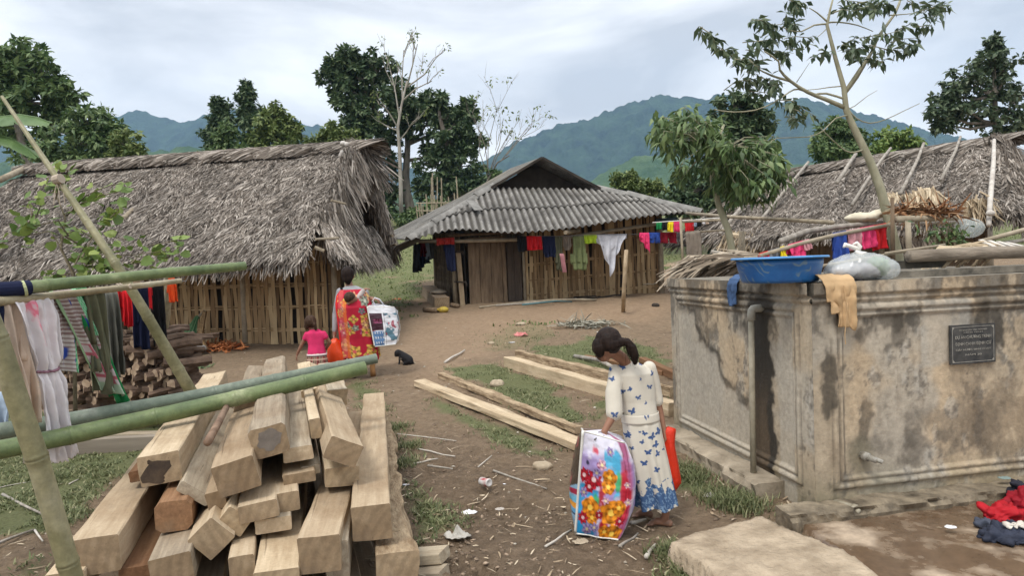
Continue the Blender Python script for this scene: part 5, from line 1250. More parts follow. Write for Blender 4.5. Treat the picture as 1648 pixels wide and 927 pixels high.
def pole(name, label, cat, pts, r, mat_, group=None, n=10, nodes=None, seed=1):
    """round pole through pts; bamboo nodes every `nodes` m as ring swellings"""
    pts = [Vector(p) for p in pts]
    mb = MB(); r1, r2 = r if isinstance(r, (tuple, list)) else (r, r*.9)
    if not nodes:
        k = len(pts); mb.tube(pts, [r1+(r2-r1)*i/(k-1) for i in range(k)], n)
    else:
        A, B = pts[0], pts[-1]; Ln = sum((pts[i+1]-pts[i]).length for i in range(len(pts)-1)); out_ = []; rad = []
        def at(s_):
            for i in range(len(pts)-1):
                l_ = (pts[i+1]-pts[i]).length
                if s_ <= l_ or i == len(pts)-2: return pts[i].lerp(pts[i+1], s_/l_)
                s_ -= l_
        rs = random.Random(seed); st = [0]; x = nodes*rs.uniform(.3, .9); ring = []
        while x < Ln-.03: ring.append(x); x += nodes*rs.uniform(.85, 1.15)
        ss = [(0, 1)]
        for q in ring: ss += [(q-.03, 1), (q-.012, 1.03), (q-.004, 1.10), (q, .985), (q+.004, 1.07), (q+.012, 1.02), (q+.03, .99)]
        ss.append((Ln, 1)); ss = [q for q in sorted(ss) if 0 <= q[0] <= Ln]
        mb.tube([at(q[0]) for q in ss], [(r1+(r2-r1)*q[0]/Ln)*q[1] for q in ss], 16, cap=False)
        for s_, sg in ((0, 1), (Ln, -1)):   # hollow cut ends
            c = at(s_); d_ = (at(min(Ln, s_+.05*(1 if sg > 0 else 0)))-at(max(0, s_-.05*(0 if sg > 0 else 1)))).normalized()*sg; rr_ = r1 if sg > 0 else r2
            vs = []; e1 = d_.orthogonal().normalized(); e2 = d_.cross(e1)
            for q_, dd in ((rr_, 0), (rr_*.78, .0), (rr_*.76, .06)):
                for k in range(16): a = 2*math.pi*k/16; vs.append(c+(e1*math.cos(a)+e2*math.sin(a))*q_+d_*dd)
            mb.add(vs, [(i*16+k, i*16+(k+1) % 16, (i+1)*16+(k+1) % 16, (i+1)*16+k) for i in range(2) for k in range(16)]+[tuple(32+k for k in range(16))], 1)
    return mb.build(name, mat_, None, loc=pts[0], smooth=True, label=label, cat=cat, group=group)
def bamboomat(name, c1, c2, c3):
    b = NB(name); v = b.coord('World'); n = b.noise(v, 3.0, 6, .65); n2 = b.noise(v, 26, 5, .7)
    c = b.ramp(n, [(.3, c1), (.55, c2), (.75, c3)]); c = b.mix(1, c, b.ramp(n2, [(.3, (.72,)*3), (.7, (1.2,)*3)]), 'MULTIPLY'); b.col(c); b.rough(.45); b.b.inputs['Specular IOR Level'].default_value = .4; b.bump(n2, .15, .002); return b.m
bam_green = bamboomat('green bamboo', (.075, .115, .045), (.145, .185, .075), (.33, .35, .20))
bam_blue = bamboomat('dusty blue green bamboo', (.075, .105, .075), (.15, .18, .135), (.34, .35, .28))
bam_old = bamboomat('mottled old bamboo', (.13, .125, .055), (.24, .22, .12), (.38, .35, .23))
bam_tan = bamboomat('dry bamboo', (.20, .16, .09), (.32, .27, .17), (.45, .40, .29))
bam_cut = nmat('cut bamboo', (.42, .33, .18), (.62, .52, .33), 30, .8)
cloth_c = {'red': (.52, .015, .02), 'dred': (.20, .008, .018), 'pink': (.72, .05, .16), 'navy': (.012, .016, .045), 'black': (.012, .012, .014), 'white': (.72, .70, .72), 'cream': (.62, .50, .40), 'olive': (.115, .115, .07), 'green': (.015, .20, .06), 'lime': (.42, .58, .04), 'khaki': (.17, .20, .09), 'yellow': (.80, .62, .02), 'blue': (.03, .07, .30), 'grey': (.16, .16, .165), 'dusty': (.50, .24, .26), 'lblue': (.40, .50, .62), 'teal': (.02, .12, .10), 'tan': (.52, .34, .17), 'taupe': (.22, .185, .15), 'lgrey': (.60, .61, .66), 'orange': (.75, .09, .02)}
CM = {k: cmat(v) for k, v in cloth_c.items()}
# ---- things on and behind the tank
# tan trousers over the edge
ca = on_face(1322, 440, .05); 
A_ = fq(-.0+0.02, TOP+.012, -.10); 
def drape(name, label, cat, u0, u1, top_back, drop, mat_, face='R', seed=0, taper=.2, fold=.03, shape=shp_plain, nf=3, lump=.03):
    """cloth lying on the tank top and hanging over the edge"""
    if face == 'R': o0, al_, ou = TC, tdir, oR
    else: o0, al_, ou = TL_, (TC-TL_).normalized(), oL
    nu, nv = 40, 60; U, V_ = np.meshgrid(np.linspace(0, 1, nu), np.linspace(0, 1, nv), indexing='ij')
    s = -top_back+V_*(top_back+drop)                      # arclength, 0 at the edge
    w = 1-taper*np.clip(V_, 0, 1); along = (u0+u1)/2+(U-.5)*(u1-u0)*w
    f_ = np.sin(U*nf*2*math.pi+seed+np.sin(V_*4))*.5+(fbm(U*4, V_*5, 0, 3, seed)-.5)*2.2
    dr_ = np.clip(s, 0, None)*(1+(fbm(U*3, U*0+seed, 0, 2, seed)-.5)*.12)
    h = np.where(s < 0, .012+lump*(.5+.8*fbm(U*4, V_*8, 0, 3, seed+2))*np.clip(-s/.05, 0, 1), .012); rd = .05
    outw = np.where(s < 0, s, 0)+np.where(s >= 0, .03+.02*sst(0, .04, s)+np.abs(f_)*fold*sst(0, .1, s), 0)
    outw = np.where(s < 0, s+.03, outw); z = TOP+h-dr_+np.where(s < 0, 0, 0)
    Pw = np.array(o0)[None, None]+(along+f_*.006)[..., None]*np.array(al_)+outw[..., None]*np.array(ou)+z[..., None]*np.array([0, 0, 1.])
    F_ = gridF(nu, nv); uc_ = (U[:-1, :-1]+U[1:, 1:]).reshape(-1)/2; vc = (V_[:-1, :-1]+V_[1:, 1:]).reshape(-1)/2; F_ = F_[shape(uc_, vc)]
    o = link(name, npme(name, Pw.reshape(-1, 3), F_), mat_, None, loc=Vector(o0)+al_*(u0+u1)/2+Vector((0, 0, TOP)), label=label, cat=cat, smooth=True)
    sm = o.modifiers.new('thickness', 'SOLIDIFY'); sm.thickness = .006; return o
drape('trousers', 'tan trousers draped over the tank edge below the knotted bag', 'trousers', .05, .29, .16, .30, cmat((.50, .335, .18)), 'R', 3, .25, .022, lambda u, v: (v < .62)|(u > .30)|((v < .8)&(u > .12)))
mb = MB(); a = fq(.175, TOP-.02, .075); mb.tube(wob([a, a+Vector((.01, -.01, -.15)), a+Vector((-.005, -.015, -.30)), a+Vector((0, -.01, -.36))], .004, 3), .003, 5); mb.build('drawstring', cmat((.50, .335, .18)), None, label='thin drawstring dangling from the tan trousers on the tank', cat='cord')
drape('jeans_scrap', 'small blue denim cloth hung over the tank edge left of the basin', 'cloth', 1.17, 1.34, .12, .19, cmat((.055, .10, .20)), 'L', 8, .35, .02)
# log, block and slats on the tank top
def z_at(v_, d_, u_=1500): return P(u_, v_, d_).z
logm = nmat('cracked grey log', (.10, .08, .06), (.38, .32, .25), 5, .92, .8, .012, (.35, 3, 3), kind='World')
a = P(1462, 411, 4.75); b_ = P(1800, 402, 5.1); mb = MB(); mb.tube(wob([a, a.lerp(b_, .3), a.lerp(b_, .6), b_], .008, 2), [.043, .047, .046, .05], 12); mb.build('log', logm, None, smooth=True, loc=a, label='thick cracked grey log lying along the top of the tank', cat='log')
mb = MB(); a = P(1425, 427, 4.85); b_ = P(1512, 424, 4.95); mb.slab(a, b_, .12, .055); mb.build('wood_block', nmat('dark wet wood', (.035, .032, .026), (.11, .10, .08), 8, .9, .7, .01, kind='World'), None, label='dark mossy wood block under the log end', cat='wood block')
mb = MB(); a = P(1290, 442, 5.2); mb.slab(P(1375, 436, 5.3), P(1450, 428, 5.3), .05, .02); mb.build('board', conc, None, label='thin dark board on the tank top behind the knotted bag', cat='board')
# dry palm fronds over the far left end of the tank
def palm(name, label, base_u, base_v, d_, n, ln, seed, spread=(-1.0, .2), mat_=None, cat='palm fronds', fan=None):
    rg = np.random.default_rng(seed); bag = Bag(); b0 = P(base_u, base_v, d_)
    for k in range(n):
        t = rg.random(); p = np.array(P(base_u-95*t+rg.normal()*8, base_v-6+10*rg.random()+4*t, d_+rg.normal()*.15))
        dx = np.array([-.75-.4*rg.random(), -.15*rg.random(), -.18-.55*rg.random()+.25*(1-t)])
        bag.add(thatch_pts(p[None], dx[None], np.array([[-.3, -.5, .8]]), np.array([ln*(.5+.8*rg.random())]), np.array([.028]), rg, .05, -.12))
    return link(name, bag.mesh(), mat_ or thatch_pl, None, loc=b0, label=label, cat=cat)
thatch_pl = islmat('dry grey fronds', [(0, (.12, .09, .065)), (.5, (.30, .245, .18)), (1, (.47, .40, .31))], 3)
palm('palm_fronds', 'heap of dry grey palm fronds drooping behind the tank, left of the basin', 1225, 414, 7.0, 420, .42, 51)
mb = MB(); mb.tube([P(1145, 405, 7.2), P(1190, 412, 7.0), P(1240, 424, 6.8)], .02, 6); mb.build('stick', wood_grey, None, label='crooked grey stick lying on the dry palm fronds', cat='stick')
mb = MB(); mb.prism([P(1112, 440, 7.6), P(1240, 434, 7.4), P(1240, 520, 7.4), P(1112, 520, 7.6)], (0, .8, 0)); mb.build('frond_stack', under, None, label='dark stacked base under the grey palm fronds behind the tank', cat='stack')
# racks behind the tank
RK = 'rack poles behind the tank'
pole('rack_pole', 'long thin pole from the sheet roof corner to the right rack', 'pole', [P(1105, 343, 15.9), P(1180, 349, 13.5), P(1340, 358, 9.5)], (.035, .03), pole_m, RK)
pole('rack_pole', 'short pole under the long thin pole, right of the clothesline shirts', 'pole', [P(1100, 357, 15), P(1160, 354, 13)], .025, pole_m, RK)
pole('rack_pole', 'pole carrying the brown towel beside the sheet roofed house', 'pole', [P(1105, 374, 15), P(1170, 370, 13)], .022, pole_m, RK)
pole('rack_pole', 'thin pale post holding the two lines of washing right of the middle house', 'post', [P(1100, 440, 15.2), P(1095, 350, 15.2)], .03, pole_m, RK)
pole('rack_pole', 'drying pole slanting up behind the basin, hung with bright washing', 'pole', [P(1222, 412, 5.6), P(1285, 393, 6.0), P(1340, 379, 6.4), P(1440, 360, 7.2)], (.018, .02), pole_m, RK)
pole('rack_pole', 'thick grey crooked pole above the red and pink washing', 'pole', [P(1256, 388, 6.6), P(1300, 372, 6.9), P(1340, 366, 7.1), P(1400, 360, 7.3), P(1550, 356, 7.6)], (.03, .028), wood_grey, RK)
pole('rack_pole', 'sawn log end pole supporting brown peelings right of the white sack', 'pole', [P(1443, 353, 6.6), P(1540, 350, 7.0)], (.035, .03), pole_m, RK)
pole('rack_pole', 'upright stake below the sawn log, left of the green weeds', 'post', [P(1464, 430, 6.5), P(1461, 355, 6.5)], (.03, .025), pole_m, RK)
pole('rack_pole', 'forked thin upright stick beside the slender tree trunk', 'post', [P(1437, 420, 6.6), P(1436, 318, 6.6)], (.022, .016), wood_old, RK)
pole('rack_pole', 'thin pale pole running just above the log on the tank', 'pole', [P(1425, 408, 5.3), P(1520, 394, 5.6)], .012, pole_m, RK)
pole('rack_pole', 'pale pole rising to the right edge above the log', 'pole', [P(1580, 388, 5.6), P(1700, 356, 5.8)], (.018, .02), pole_m, RK)
pole('rack_pole', 'grey pole crossing the pale slats at the right edge', 'pole', [P(1610, 392, 5.7), P(1720, 376, 5.8)], (.016, .014), wood_grey, RK)
pole('rack_pole', 'low pole seen between the basin and the knotted bag', 'pole', [P(1300, 432, 6.0), P(1470, 402, 6.4)], .014, pole_m, RK)
pole('rack_pole', 'leaning stake left of the right thatched roof eave', 'post', [P(1188, 440, 12), P(1192, 372, 12)], .03, pole_m, RK)
pole('rack_pole', 'second leaning stake under the right thatched eave', 'post', [P(1199, 440, 11.8), P(1196, 372, 11.8)], .03, pole_m, RK)
for k in range(4):
    a = P(1578+k*14, 386+k*1.5, 5.45); b_ = P(1622+k*16, 408-k*2, 4.95)
    mb = MB(); mb.slab(a, b_, .03, .01); mb.build('slat', nmat('pale slat', (.42, .38, .32), (.6, .56, .5), 8) if 'pale slat' not in MATS else MATS['pale slat'], None, label=f'pale bamboo slat above the tank, {["first", "second", "third", "fourth"][k]} from the left', cat='slat', group='pale slats above the log')
palm('palm_fronds', 'brown folded palm leaf above the log on the tank', 1625, 400, 5.35, 90, .28, 52, mat_=thatch_p)
# peelings, sack, dome, weeds
rg = np.random.default_rng(66); bag = Bag(); n = 260; p = np.array([P(1440+100*a_, 345-8*b_+4*a_, 6.8) for a_, b_ in rg.random((n, 2))])
bag.add(thatch_pts(p, rg.normal(size=(n, 3))*np.array([1, .4, .35]), rg.normal(size=(n, 3))*.5+np.array([0, 0, 1]), .16*(.5+rg.random(n)), np.full(n, .018), rg, .03, .03))
link('peelings', bag.mesh(), islmat('brown peelings', [(0, (.16, .07, .03)), (.6, (.30, .16, .08)), (1, (.42, .28, .16))], 5), None, label='heap of curly brown bark peelings on the rack', cat='peelings', kind='stuff')
sk = P(1395, 350, 7.3); blob_obj('white_sack', lambda mb: (mb.sph(sk+Vector((-.05, 0, .0)), (.20, .12, .06)), mb.sph(sk+Vector((.16, 0, .04)), (.12, .1, .05)), mb.sph(sk+Vector((.26, 0, .02)), (.06, .06, .04))), cmat((.66, .60, .46), .15), None, .018, 6, lambda a: (fbm(a[:, 0]*16, a[:, 1]*16, a[:, 2]*16, 3, 4)-.5)*.04, loc=sk, label='cream white sack lying on the rack behind the red washing', cat='sack')
dome = NB('cloudy clear plastic'); dome.b.inputs['Alpha'].default_value = .35; dome.rough(.25); dome.col((.6, .66, .64))
dc = P(1560, 367, 6.9); mb = MB(); mb.sph(dc, (.14, .12, .10), n=24, m=14); dob = mb.build('clear_jar', dome.m, None, smooth=True, label='cloudy clear plastic dome hung beside the green weeds', cat='plastic jar')
wd_ = top('weeds', 'feathery green weeds growing behind the log on the tank', 'plant', P(1520, 400, 6.3)); rg = np.random.default_rng(9); tw = []
mb = MB()
for k in range(16):
    u = 1495+60*rg.random(); q = [P(u, 405, 6.3), P(u+rg.normal()*6, 380, 6.3), P(u+rg.normal()*14, 352+20*rg.random(), 6.3)]; mb.tube(q, [.005, .004, .002], 4); tw.append(q)
mb.build('stem', MATS['twig bark'], wd_); nearleaf(wd_, tw, rg, ln=.07, wd=.03, mat_=lf_mid, name='leaves')
rg = np.random.default_rng(67); bag = Bag(); n = 300; p = np.array([P(1445+60*a_, 380+20*b_, 7.6) for a_, b_ in rg.random((n, 2))])
bag.add(thatch_pts(p, rg.normal(size=(n, 3))*.2+np.array([0, 0, -1.]), np.array([[0, -1, .1]])+rg.normal(size=(n, 3))*.2, .35*(.5+rg.random(n)), np.full(n, .02), rg, .03, .03))
link('straw_bundle', bag.mesh(), thatch_d, None, label='upright bundle of brown straw behind the slender tree trunk', cat='straw bundle')
# washing behind the tank
WB = 'washing on the pole behind the basin'
def onp(u, d_): # the drying pole
    pts = [(1222, 412, 5.6), (1285, 393, 6.0), (1340, 379, 6.4), (1440, 360, 7.2)]
    for i in range(3):
        if u <= pts[i+1][0] or i == 2:
            t = (u-pts[i][0])/(pts[i+1][0]-pts[i][0]); return P(u, pts[i][1]+(pts[i+1][1]-pts[i][1])*t-3, pts[i][2]+(pts[i+1][2]-pts[i][2])*t)
for (u0_, u1_, dr_, key, lab, ct) in [(1222, 1236, .09, 'red', 'red scrap of washing at the low end of the slanting pole behind the basin', 'cloth'), (1235, 1255, .10, 'grey', 'grey washing between the red scrap and the yellow cloth', 'cloth'), (1254, 1262, .10, 'yellow', 'small yellow cloth tied round the slanting pole above the basin', 'cloth'), (1268, 1292, .14, 'pink', 'pink cloth bunched on the pole directly behind the basin', 'cloth'), (1291, 1302, .09, 'dusty', 'dull mauve scrap beside the bunched pink cloth', 'cloth'), (1340, 1362, .28, 'blue', 'dark blue and white shorts on the pole left of the mauve shirt', 'shorts'), (1362, 1384, .20, 'dusty', 'dusty mauve shirt hung between the blue shorts and pink shirt', 'shirt'), (1382, 1406, .22, 'pink', 'hot pink shirt on the pole above the knotted bag', 'shirt'), (1404, 1426, .26, 'red', 'red long shirt at the right end of the slanting pole beside the slender trunk', 'shirt')]:
    hang('washing', lab, ct, onp(u0_, 0), onp(u1_, 0), dr_, CM[key], seed=int(u0_), fold=.035, nf=2, back=.6, group=WB, shape=shp_shorts if key == 'blue' else shp_plain)
# ---- washing at the middle house
LG = 'clothes on the line in front of the middle house'
def ln(u): 
    t = (u-832)/(1060-832); return P(u, 380+(376-380)*t, 15.35+.4*t)
mb = MB(); mb.tube([P(832, 380, 15.4), P(900, 380, 15.4), P(1060, 376, 15.75), P(1110, 372, 16)], .006, 4); mb.build('washing_line', CM['grey'], None, label='thin line of washing under the sheet roof eave', cat='washing line')
for (u0_, u1_, dr_, key, lab, ct, sh, tp) in [(832, 847, .35, 'black', 'black cloth at the left end of the line, beside the door leaf', 'cloth', shp_plain, 0), (847, 871, .33, 'red', 'plain bright red cloth on the line right of the door', 'cloth', shp_plain, 0), (872, 893, .50, 'navy', 'dark navy shirt beside the bright red cloth under the eave', 'shirt', shp_plain, .15),
     (893, 905, .80, 'olive', 'dark patterned narrow garment with a mauve sleeve on the line', 'garment', shp_plain, .3), (905, 918, .35, 'taupe', 'short taupe garment left of the khaki shirt', 'garment', shp_plain, .3), (918, 944, .80, 'khaki', 'long khaki green shirt on the line in front of the woven wall', 'shirt', shp_shirt, -.1), (939, 960, .20, 'lime', 'short lime green cloth between khaki shirt and pale sheet', 'cloth', shp_plain, 0)]:
    hang('washing', lab, ct, ln(u0_), ln(u1_), dr_, CM[key], seed=int(u0_), fold=.06, nf=3, back=.8, group=LG, shape=sh, taper=tp)
o = hang('washing', 'large pale grey sheet hung in a ragged triangle on the line', 'sheet', ln(960), ln(1009), lambda u: .25+.75*np.clip(1-np.abs(u-.42)*1.9, 0, 1), CM['lgrey'], seed=5, fold=.07, nf=3, back=.4, group=LG, taper=.45, hemv=.12)
hang('washing', 'mauve sleeve hanging low below the dark patterned garment', 'garment', ln(899)+Vector((0, -.05, -.42)), ln(906)+Vector((0, -.05, -.42)), .42, CM['dusty'], seed=77, fold=.04, back=.0, group=LG, slant=.12)
for (u0_, u1_, dr_, key, lab, ct, sh) in [(1029, 1044, lambda u: .15+.35*u, 'pink', 'crimson wedge of cloth at the right corner of the middle house', 'cloth', shp_plain), (1044, 1062, .24, 'blue', 'blue shorts between crimson cloth and dark red shorts', 'shorts', shp_shorts), (1062, 1088, .26, 'dred', 'dark red shorts on the line right of the blue shorts', 'shorts', shp_shorts), (1086, 1096, .22, 'grey', 'grey cap-like cloth next to the dark red shorts', 'cloth', shp_plain)]:
    hang('washing', lab, ct, ln(u0_)+Vector((0, -.05, .02)), ln(u1_)+Vector((0, -.05, .02)), dr_, CM[key], seed=int(u0_), fold=.05, nf=2, back=.6, group=LG, shape=sh)
UG = 'small clothes on the upper line right of the middle house'
def l2(u): t = (u-1053)/100; return P(u, 358-4*t+(0 if u < 1130 else -2), 15.6)
for (u0_, u1_, dr_, key, lab) in [(1056, 1066, .17, 'green', 'small green top at the left of the upper line of washing'), (1065, 1075, .20, 'black', 'small black top between green and yellow tops'), (1074, 1084, .24, 'yellow', 'small yellow top on the upper line of washing'), (1084, 1094, .24, 'pink', 'small coral pink top right of the yellow top'), (1102, 1116, .25, 'red', 'small red shirt right of the thin pale post'), (1115, 1122, .14, 'lblue', 'small pale blue cloth beside the small red shirt'), (1121, 1128, .14, 'black', 'small black cloth beside the pale blue cloth'), (1130, 1135, .12, 'white', 'left one of two tiny white socks on the upper line'), (1135, 1140, .12, 'cream', 'right one of two tiny white socks on the upper line')]:
    hang('washing', lab, 'clothes', l2(u0_), l2(u1_), dr_, CM[key], seed=int(u0_), fold=.04, nf=2, back=.5, group=UG, nu=12, nv=14)
mb = MB(); mb.tube([l2(1050), l2(1160)+Vector((0, 0, .02))], .01, 5); mb.build('washing_line', whitef.m, None, label='white upper line carrying small clothes right of the middle house', cat='washing line')
hang('washing', 'brown taupe towel hanging in folds on the pole right of the middle house', 'towel', P(1103, 374, 14.5), P(1128, 372, 14.2), .58, CM['taupe'], seed=3, fold=.05, nf=4, back=.8)
mb = MB(); a = P(1055, 358, 16.5); b_ = P(1090, 349, 16.5); quad = [P(1055, 357, 16.3), P(1091, 357, 16.3), P(1091, 349, 16.6), P(1056, 352, 16.6)]; mb.prism(quad, (0, .02, -.02)); mb.build('plastic_sheet', nmat('pale blue sheet', (.22, .34, .40), (.35, .48, .54), 6, .5), None, label='pale blue plastic sheet scrap beyond the roof corner', cat='sheet')
gm_ = G(1145, 405, 30); gm_ = P(1146, 404, 17); blob_obj('covered_heap', lambda mb: (mb.sph(gm_+Vector((0, 0, -.15)), (.14, .14, .36)), mb.sph(gm_+Vector((0, 0, .08)), (.08, .1, .1))), cmat((.05, .14, .10)), None, .03, 3, lambda a: (fbm(a[:, 0]*9, a[:, 1]*9, a[:, 2]*3, 3, 4)-.5)*.06, loc=gm_, label='dark green cloth draped over a stake on the grass near the right thatch', cat='cloth')
# left corner of the middle house
SC = 'dark clothes hung at the left corner of the middle house'
hang('washing', 'dull red cloth under the left corner of the sheet roof', 'cloth', P(702, 384, 15.5), P(731, 382, 15.5), .16, cmat((.25, .02, .015)), seed=3, fold=.05, nf=3, back=.8, group=SC)
hang('washing', 'long dark navy trousers on the side wall left of the door', 'trousers', P(713, 390, 15.6), P(731, 389, 15.6), .68, CM['navy'], seed=4, fold=.05, nf=2, back=.3, group=SC, taper=.25, slant=.05)
for (u0_, u1_, v_, dr_, key, lab, ct) in [(665, 676, 392, .80, 'black', 'black jacket at the far left of the rack beyond the house corner', 'jacket'), (674, 683, 388, .45, 'dred', 'red shirt between black jacket and pale blue shirt at the far corner', 'shirt'), (679, 690, 388, .50, 'lblue', 'pale blue shirt on the rack beyond the house corner', 'shirt'), (687, 697, 385, .55, 'grey', 'dark grey jacket nearest the house corner post', 'jacket'), (675, 682, 408, .40, 'navy', 'navy trousers below the red shirt beyond the house corner', 'trousers'), (684, 690, 414, .18, 'black', 'small black cloth low below the pale blue shirt', 'cloth')]:
    hang('washing', lab, ct, P(u0_, v_, 18.8), P(u1_, v_-1, 18.5), dr_, CM[key], seed=int(u0_), fold=.07, nf=2, back=.8, group=SC, taper=-.1)
pole('rack_pole', 'pole of the clothes rack beyond the left house corner', 'pole', [P(660, 391, 18.9), P(700, 385, 18.4)], .025, pole_m)
# ================================================================ TIMBER PILE
def timbermat(name, c1, c2, c3, end=False):
    b = NB(name); v = b.coord('Object', (1, .06, 1) if not end else (1, 1, 1))
    oi = b.n('ShaderNodeObjectInfo'); av = b.n('ShaderNodeVectorMath', operation='ADD'); b.l(v, av.inputs[0]); b.l(oi.outputs['Random'], av.inputs[1]); v2 = av.outputs[0]
    n = b.noise(v2, 34 if not end else 13, 8, .68, .4); n2 = b.noise(b.coord('Object', (1, .5, 1)), 5, 5, .6)
    c = b.ramp(n, [(.3, c1), (.55, c2), (.75, c3)])
    c = b.mix(b.ramp(n2, [(.48, (0,)*3), (.75, (.55,)*3)]), c, (.235, .155, .085))
    if end:
        w = b.n('ShaderNodeTexWave', wave_type='RINGS', rings_direction='Y'); w.inputs['Scale'].default_value = 7; w.inputs['Distortion'].default_value = 2.5; w.inputs['Detail'].default_value = 3
        mp = b.n('ShaderNodeVectorMath', operation='ADD'); o3 = b.n('ShaderNodeVectorMath', operation='SCALE'); b.l(oi.outputs['Location'], o3.inputs[0]); o3.inputs['Scale'].default_value = .3; mp.inputs[1].default_value = (.09, 0, .12); b.l(b.coord('Object'), mp.inputs[0]); b.l(o3.outputs[0], mp.inputs[1]); b.l(mp.outputs[0], w.inputs[0])
        c = b.mix(1, c, b.ramp(w.outputs[0], [(.1, (.90,)*3), (.7, (1.05,)*3)]), 'MULTIPLY')
    r = b.ramp(oi.outputs['Random'], [(0, (.66, .60, .54)), (.5, (.95, .92, .88)), (1, (1.12, 1.1, 1.04))]); c = b.mix(1, c, r, 'MULTIPLY')
    n3 = b.noise(b.coord('Object', (1, .3, 1)), 3.1, 5, .7); c = b.mix(b.ramp(n3, [(.54, (0,)*3), (.72, (.6,)*3)]), c, (.17, .135, .10))
    n5 = b.noise(b.coord('Object', (1, .035, 1)), 38, 3, .5, .6); c = b.mix(b.ramp(n5, [(.30, (.65,)*3), (.335, (0,)*3)]), c, (.13, .09, .055))
    n6 = b.noise(b.coord('Object'), 60, 5, .8); c = b.mix(1, c, b.ramp(n6, [(.3, (.86,)*3), (.7, (1.1,)*3)]), 'MULTIPLY')
    b.col(c); b.rough(.85); b.b.inputs['Specular IOR Level'].default_value = .2; b.bump(n, .5, .003); return b.m
tim_s = timbermat('sawn timber', (.40, .31, .21), (.51, .415, .295), (.61, .515, .385))
tim_e = timbermat('timber end grain', (.25, .185, .12), (.34, .26, .17), (.43, .34, .24), True)
tim_g = timbermat('greyed timber', (.26, .215, .165), (.40, .345, .265), (.52, .46, .37))
tim_r = timbermat('reddish timber', (.15, .082, .045), (.24, .135, .075), (.33, .20, .12))
tim_w = nmat('crumbling live edge wood', (.17, .11, .06), (.52, .40, .26), 16, .95, 1.0, .02, (1, .35, 1), detail=8)
stain = nmat('dark end stain', (.03, .022, .018), (.09, .062, .04), 14, .9, .3)
def beam(c, A, B, w, h, roll=0, mats=(tim_s, tim_e), label='', group='sawn beams in the pile', name='sawn_timber', seed=0, chamfer=.006, bow=.0, rough=.0025, waney=0, cat='timber', kids=None, notch=None):
    """beam from the near end A to the far end B (centre line)"""
    A = Vector(A); B = Vector(B); y = (B-A); Ln = y.length; y.normalize(); x = y.cross(Vector((0, 0, 1))).normalized(); z = x.cross(y)
    q = math.radians(roll); x2 = x*math.cos(q)+z*math.sin(q); z2 = -x*math.sin(q)+z*math.cos(q)
    M = Matrix(((x2.x, y.x, z2.x, A.x), (x2.y, y.y, z2.y, A.y), (x2.z, y.z, z2.z, A.z), (0, 0, 0, 1)))
    n = max(6, int(Ln/.10)); ch = chamfer; hw, hh = w/2, h/2
    prof = [(-hw+ch, -hh), (0, -hh), (hw-ch, -hh), (hw, -hh+ch), (hw, 0), (hw, hh-ch), (hw-ch, hh), (0, hh), (-hw+ch, hh), (-hw, hh-ch), (-hw, 0), (-hw, -hh+ch)]
    K = len(prof); V_ = []; rs = np.random.default_rng(seed+int(abs(A.x)*1000))
    ph = rs.random()*9
    for i in range(n+1):
        t = i/n; yy = Ln*t
        for k, (px_, pz_) in enumerate(prof):
            j = (vn(np.array([yy*4+ph]), np.array([k*.7]), 0, 5)[0]-.5)*2
            s_ = 1+rough/.05*j
            wz = 0
            if waney and px_ > 0: wz = waney*((vn(np.array([yy*2.2+ph]), np.array([pz_*9]), 0, 8)[0]-.3)+.5*(vn(np.array([yy*9+ph]), np.array([pz_*30]), 0, 9)[0]-.5))
            V_.append((px_*s_-wz, yy, pz_*s_+bow*math.sin(math.pi*t)))
    F_ = [(i*K+k, (i+1)*K+k, (i+1)*K+(k+1) % K, i*K+(k+1) % K) for i in range(n) for k in range(K)]; mi = [0]*len(F_)
    F_ += [tuple(range(K)), tuple(n*K+k for k in range(K-1, -1, -1))]; mi += [1, 1]
    me = bpy.data.meshes.new(name); me.from_pydata(V_, [], F_); me.polygons.foreach_set('material_index', mi); me.update()
    for m_ in mats: me.materials.append(m_)
    o = bpy.data.objects.new(name, me); COL.objects.link(o); o.matrix_world = M; WO[o] = A
    props(o, label, cat, group)
    return o
def wpt(u, v, d): return P(u, v, d)
HD = Vector((-.315, .949, 0)).normalized()
def bm(u, v, d, w, h, Ln, roll=0, dz=0, dx=0, **k):
    A = P(u, v, d); B = A+(HD+Vector((dx, 0, dz))).normalized()*Ln
    return beam(None, A, B, w, h, roll, **k)
b1 = bm(154, 896, 3.05, .198, .168, 2.9, 2, label='big pale beam at the lower left corner of the timber pile', seed=1)
mb = MB()
b2 = bm(258, 755, 3.5, .195, .158, 3.0, 5, label='pale beam with a dark stain on its end, upper left of the pile', seed=2)
# stain as a thin dark patch on the end face
def endpatch(o, pts, mt, name='end_stain'):
    """irregular thin patch 1 mm proud of the near end face; pts in (x, z) of the beam"""
    me = bpy.data.meshes.new(name); n = len(pts); vs = [(x, -.0012, z) for x, z in pts]+[(x, .001, z) for x, z in pts]
    me.from_pydata(vs, [], [tuple(range(n)), tuple(range(2*n-1, n-1, -1))]+[(i, n+i, n+(i+1) % n, (i+1) % n) for i in range(n)]); me.materials.append(mt)
    c = bpy.data.objects.new(name, me); COL.objects.link(c); c.parent = o; return c
rs = random.Random(4)
endpatch(b2, [(math.cos(a)*(.055+.018*rs.random())-.02+.02*math.sin(a*3), math.sin(a)*(.055+.015*rs.random())-.01) for a in [i*2*math.pi/26 for i in range(26)]], stain)
b_ = bm(280, 832, 3.32, .165, .15, 2.7, 0, mats=(tim_r, tim_r), label='reddish brown beam tucked under the stained beam', seed=3, chamfer=.025)
bm(312, 795, 3.42, .17, .055, 2.2, -38, mats=(tim_g, tim_g), label='tilted grey notched plank beside the reddish beam', seed=4)
b5 = bm(380, 768, 3.3, .195, .155, 2.95, 13, label='thick pale beam in the centre left of the pile, its end tilted', seed=5)
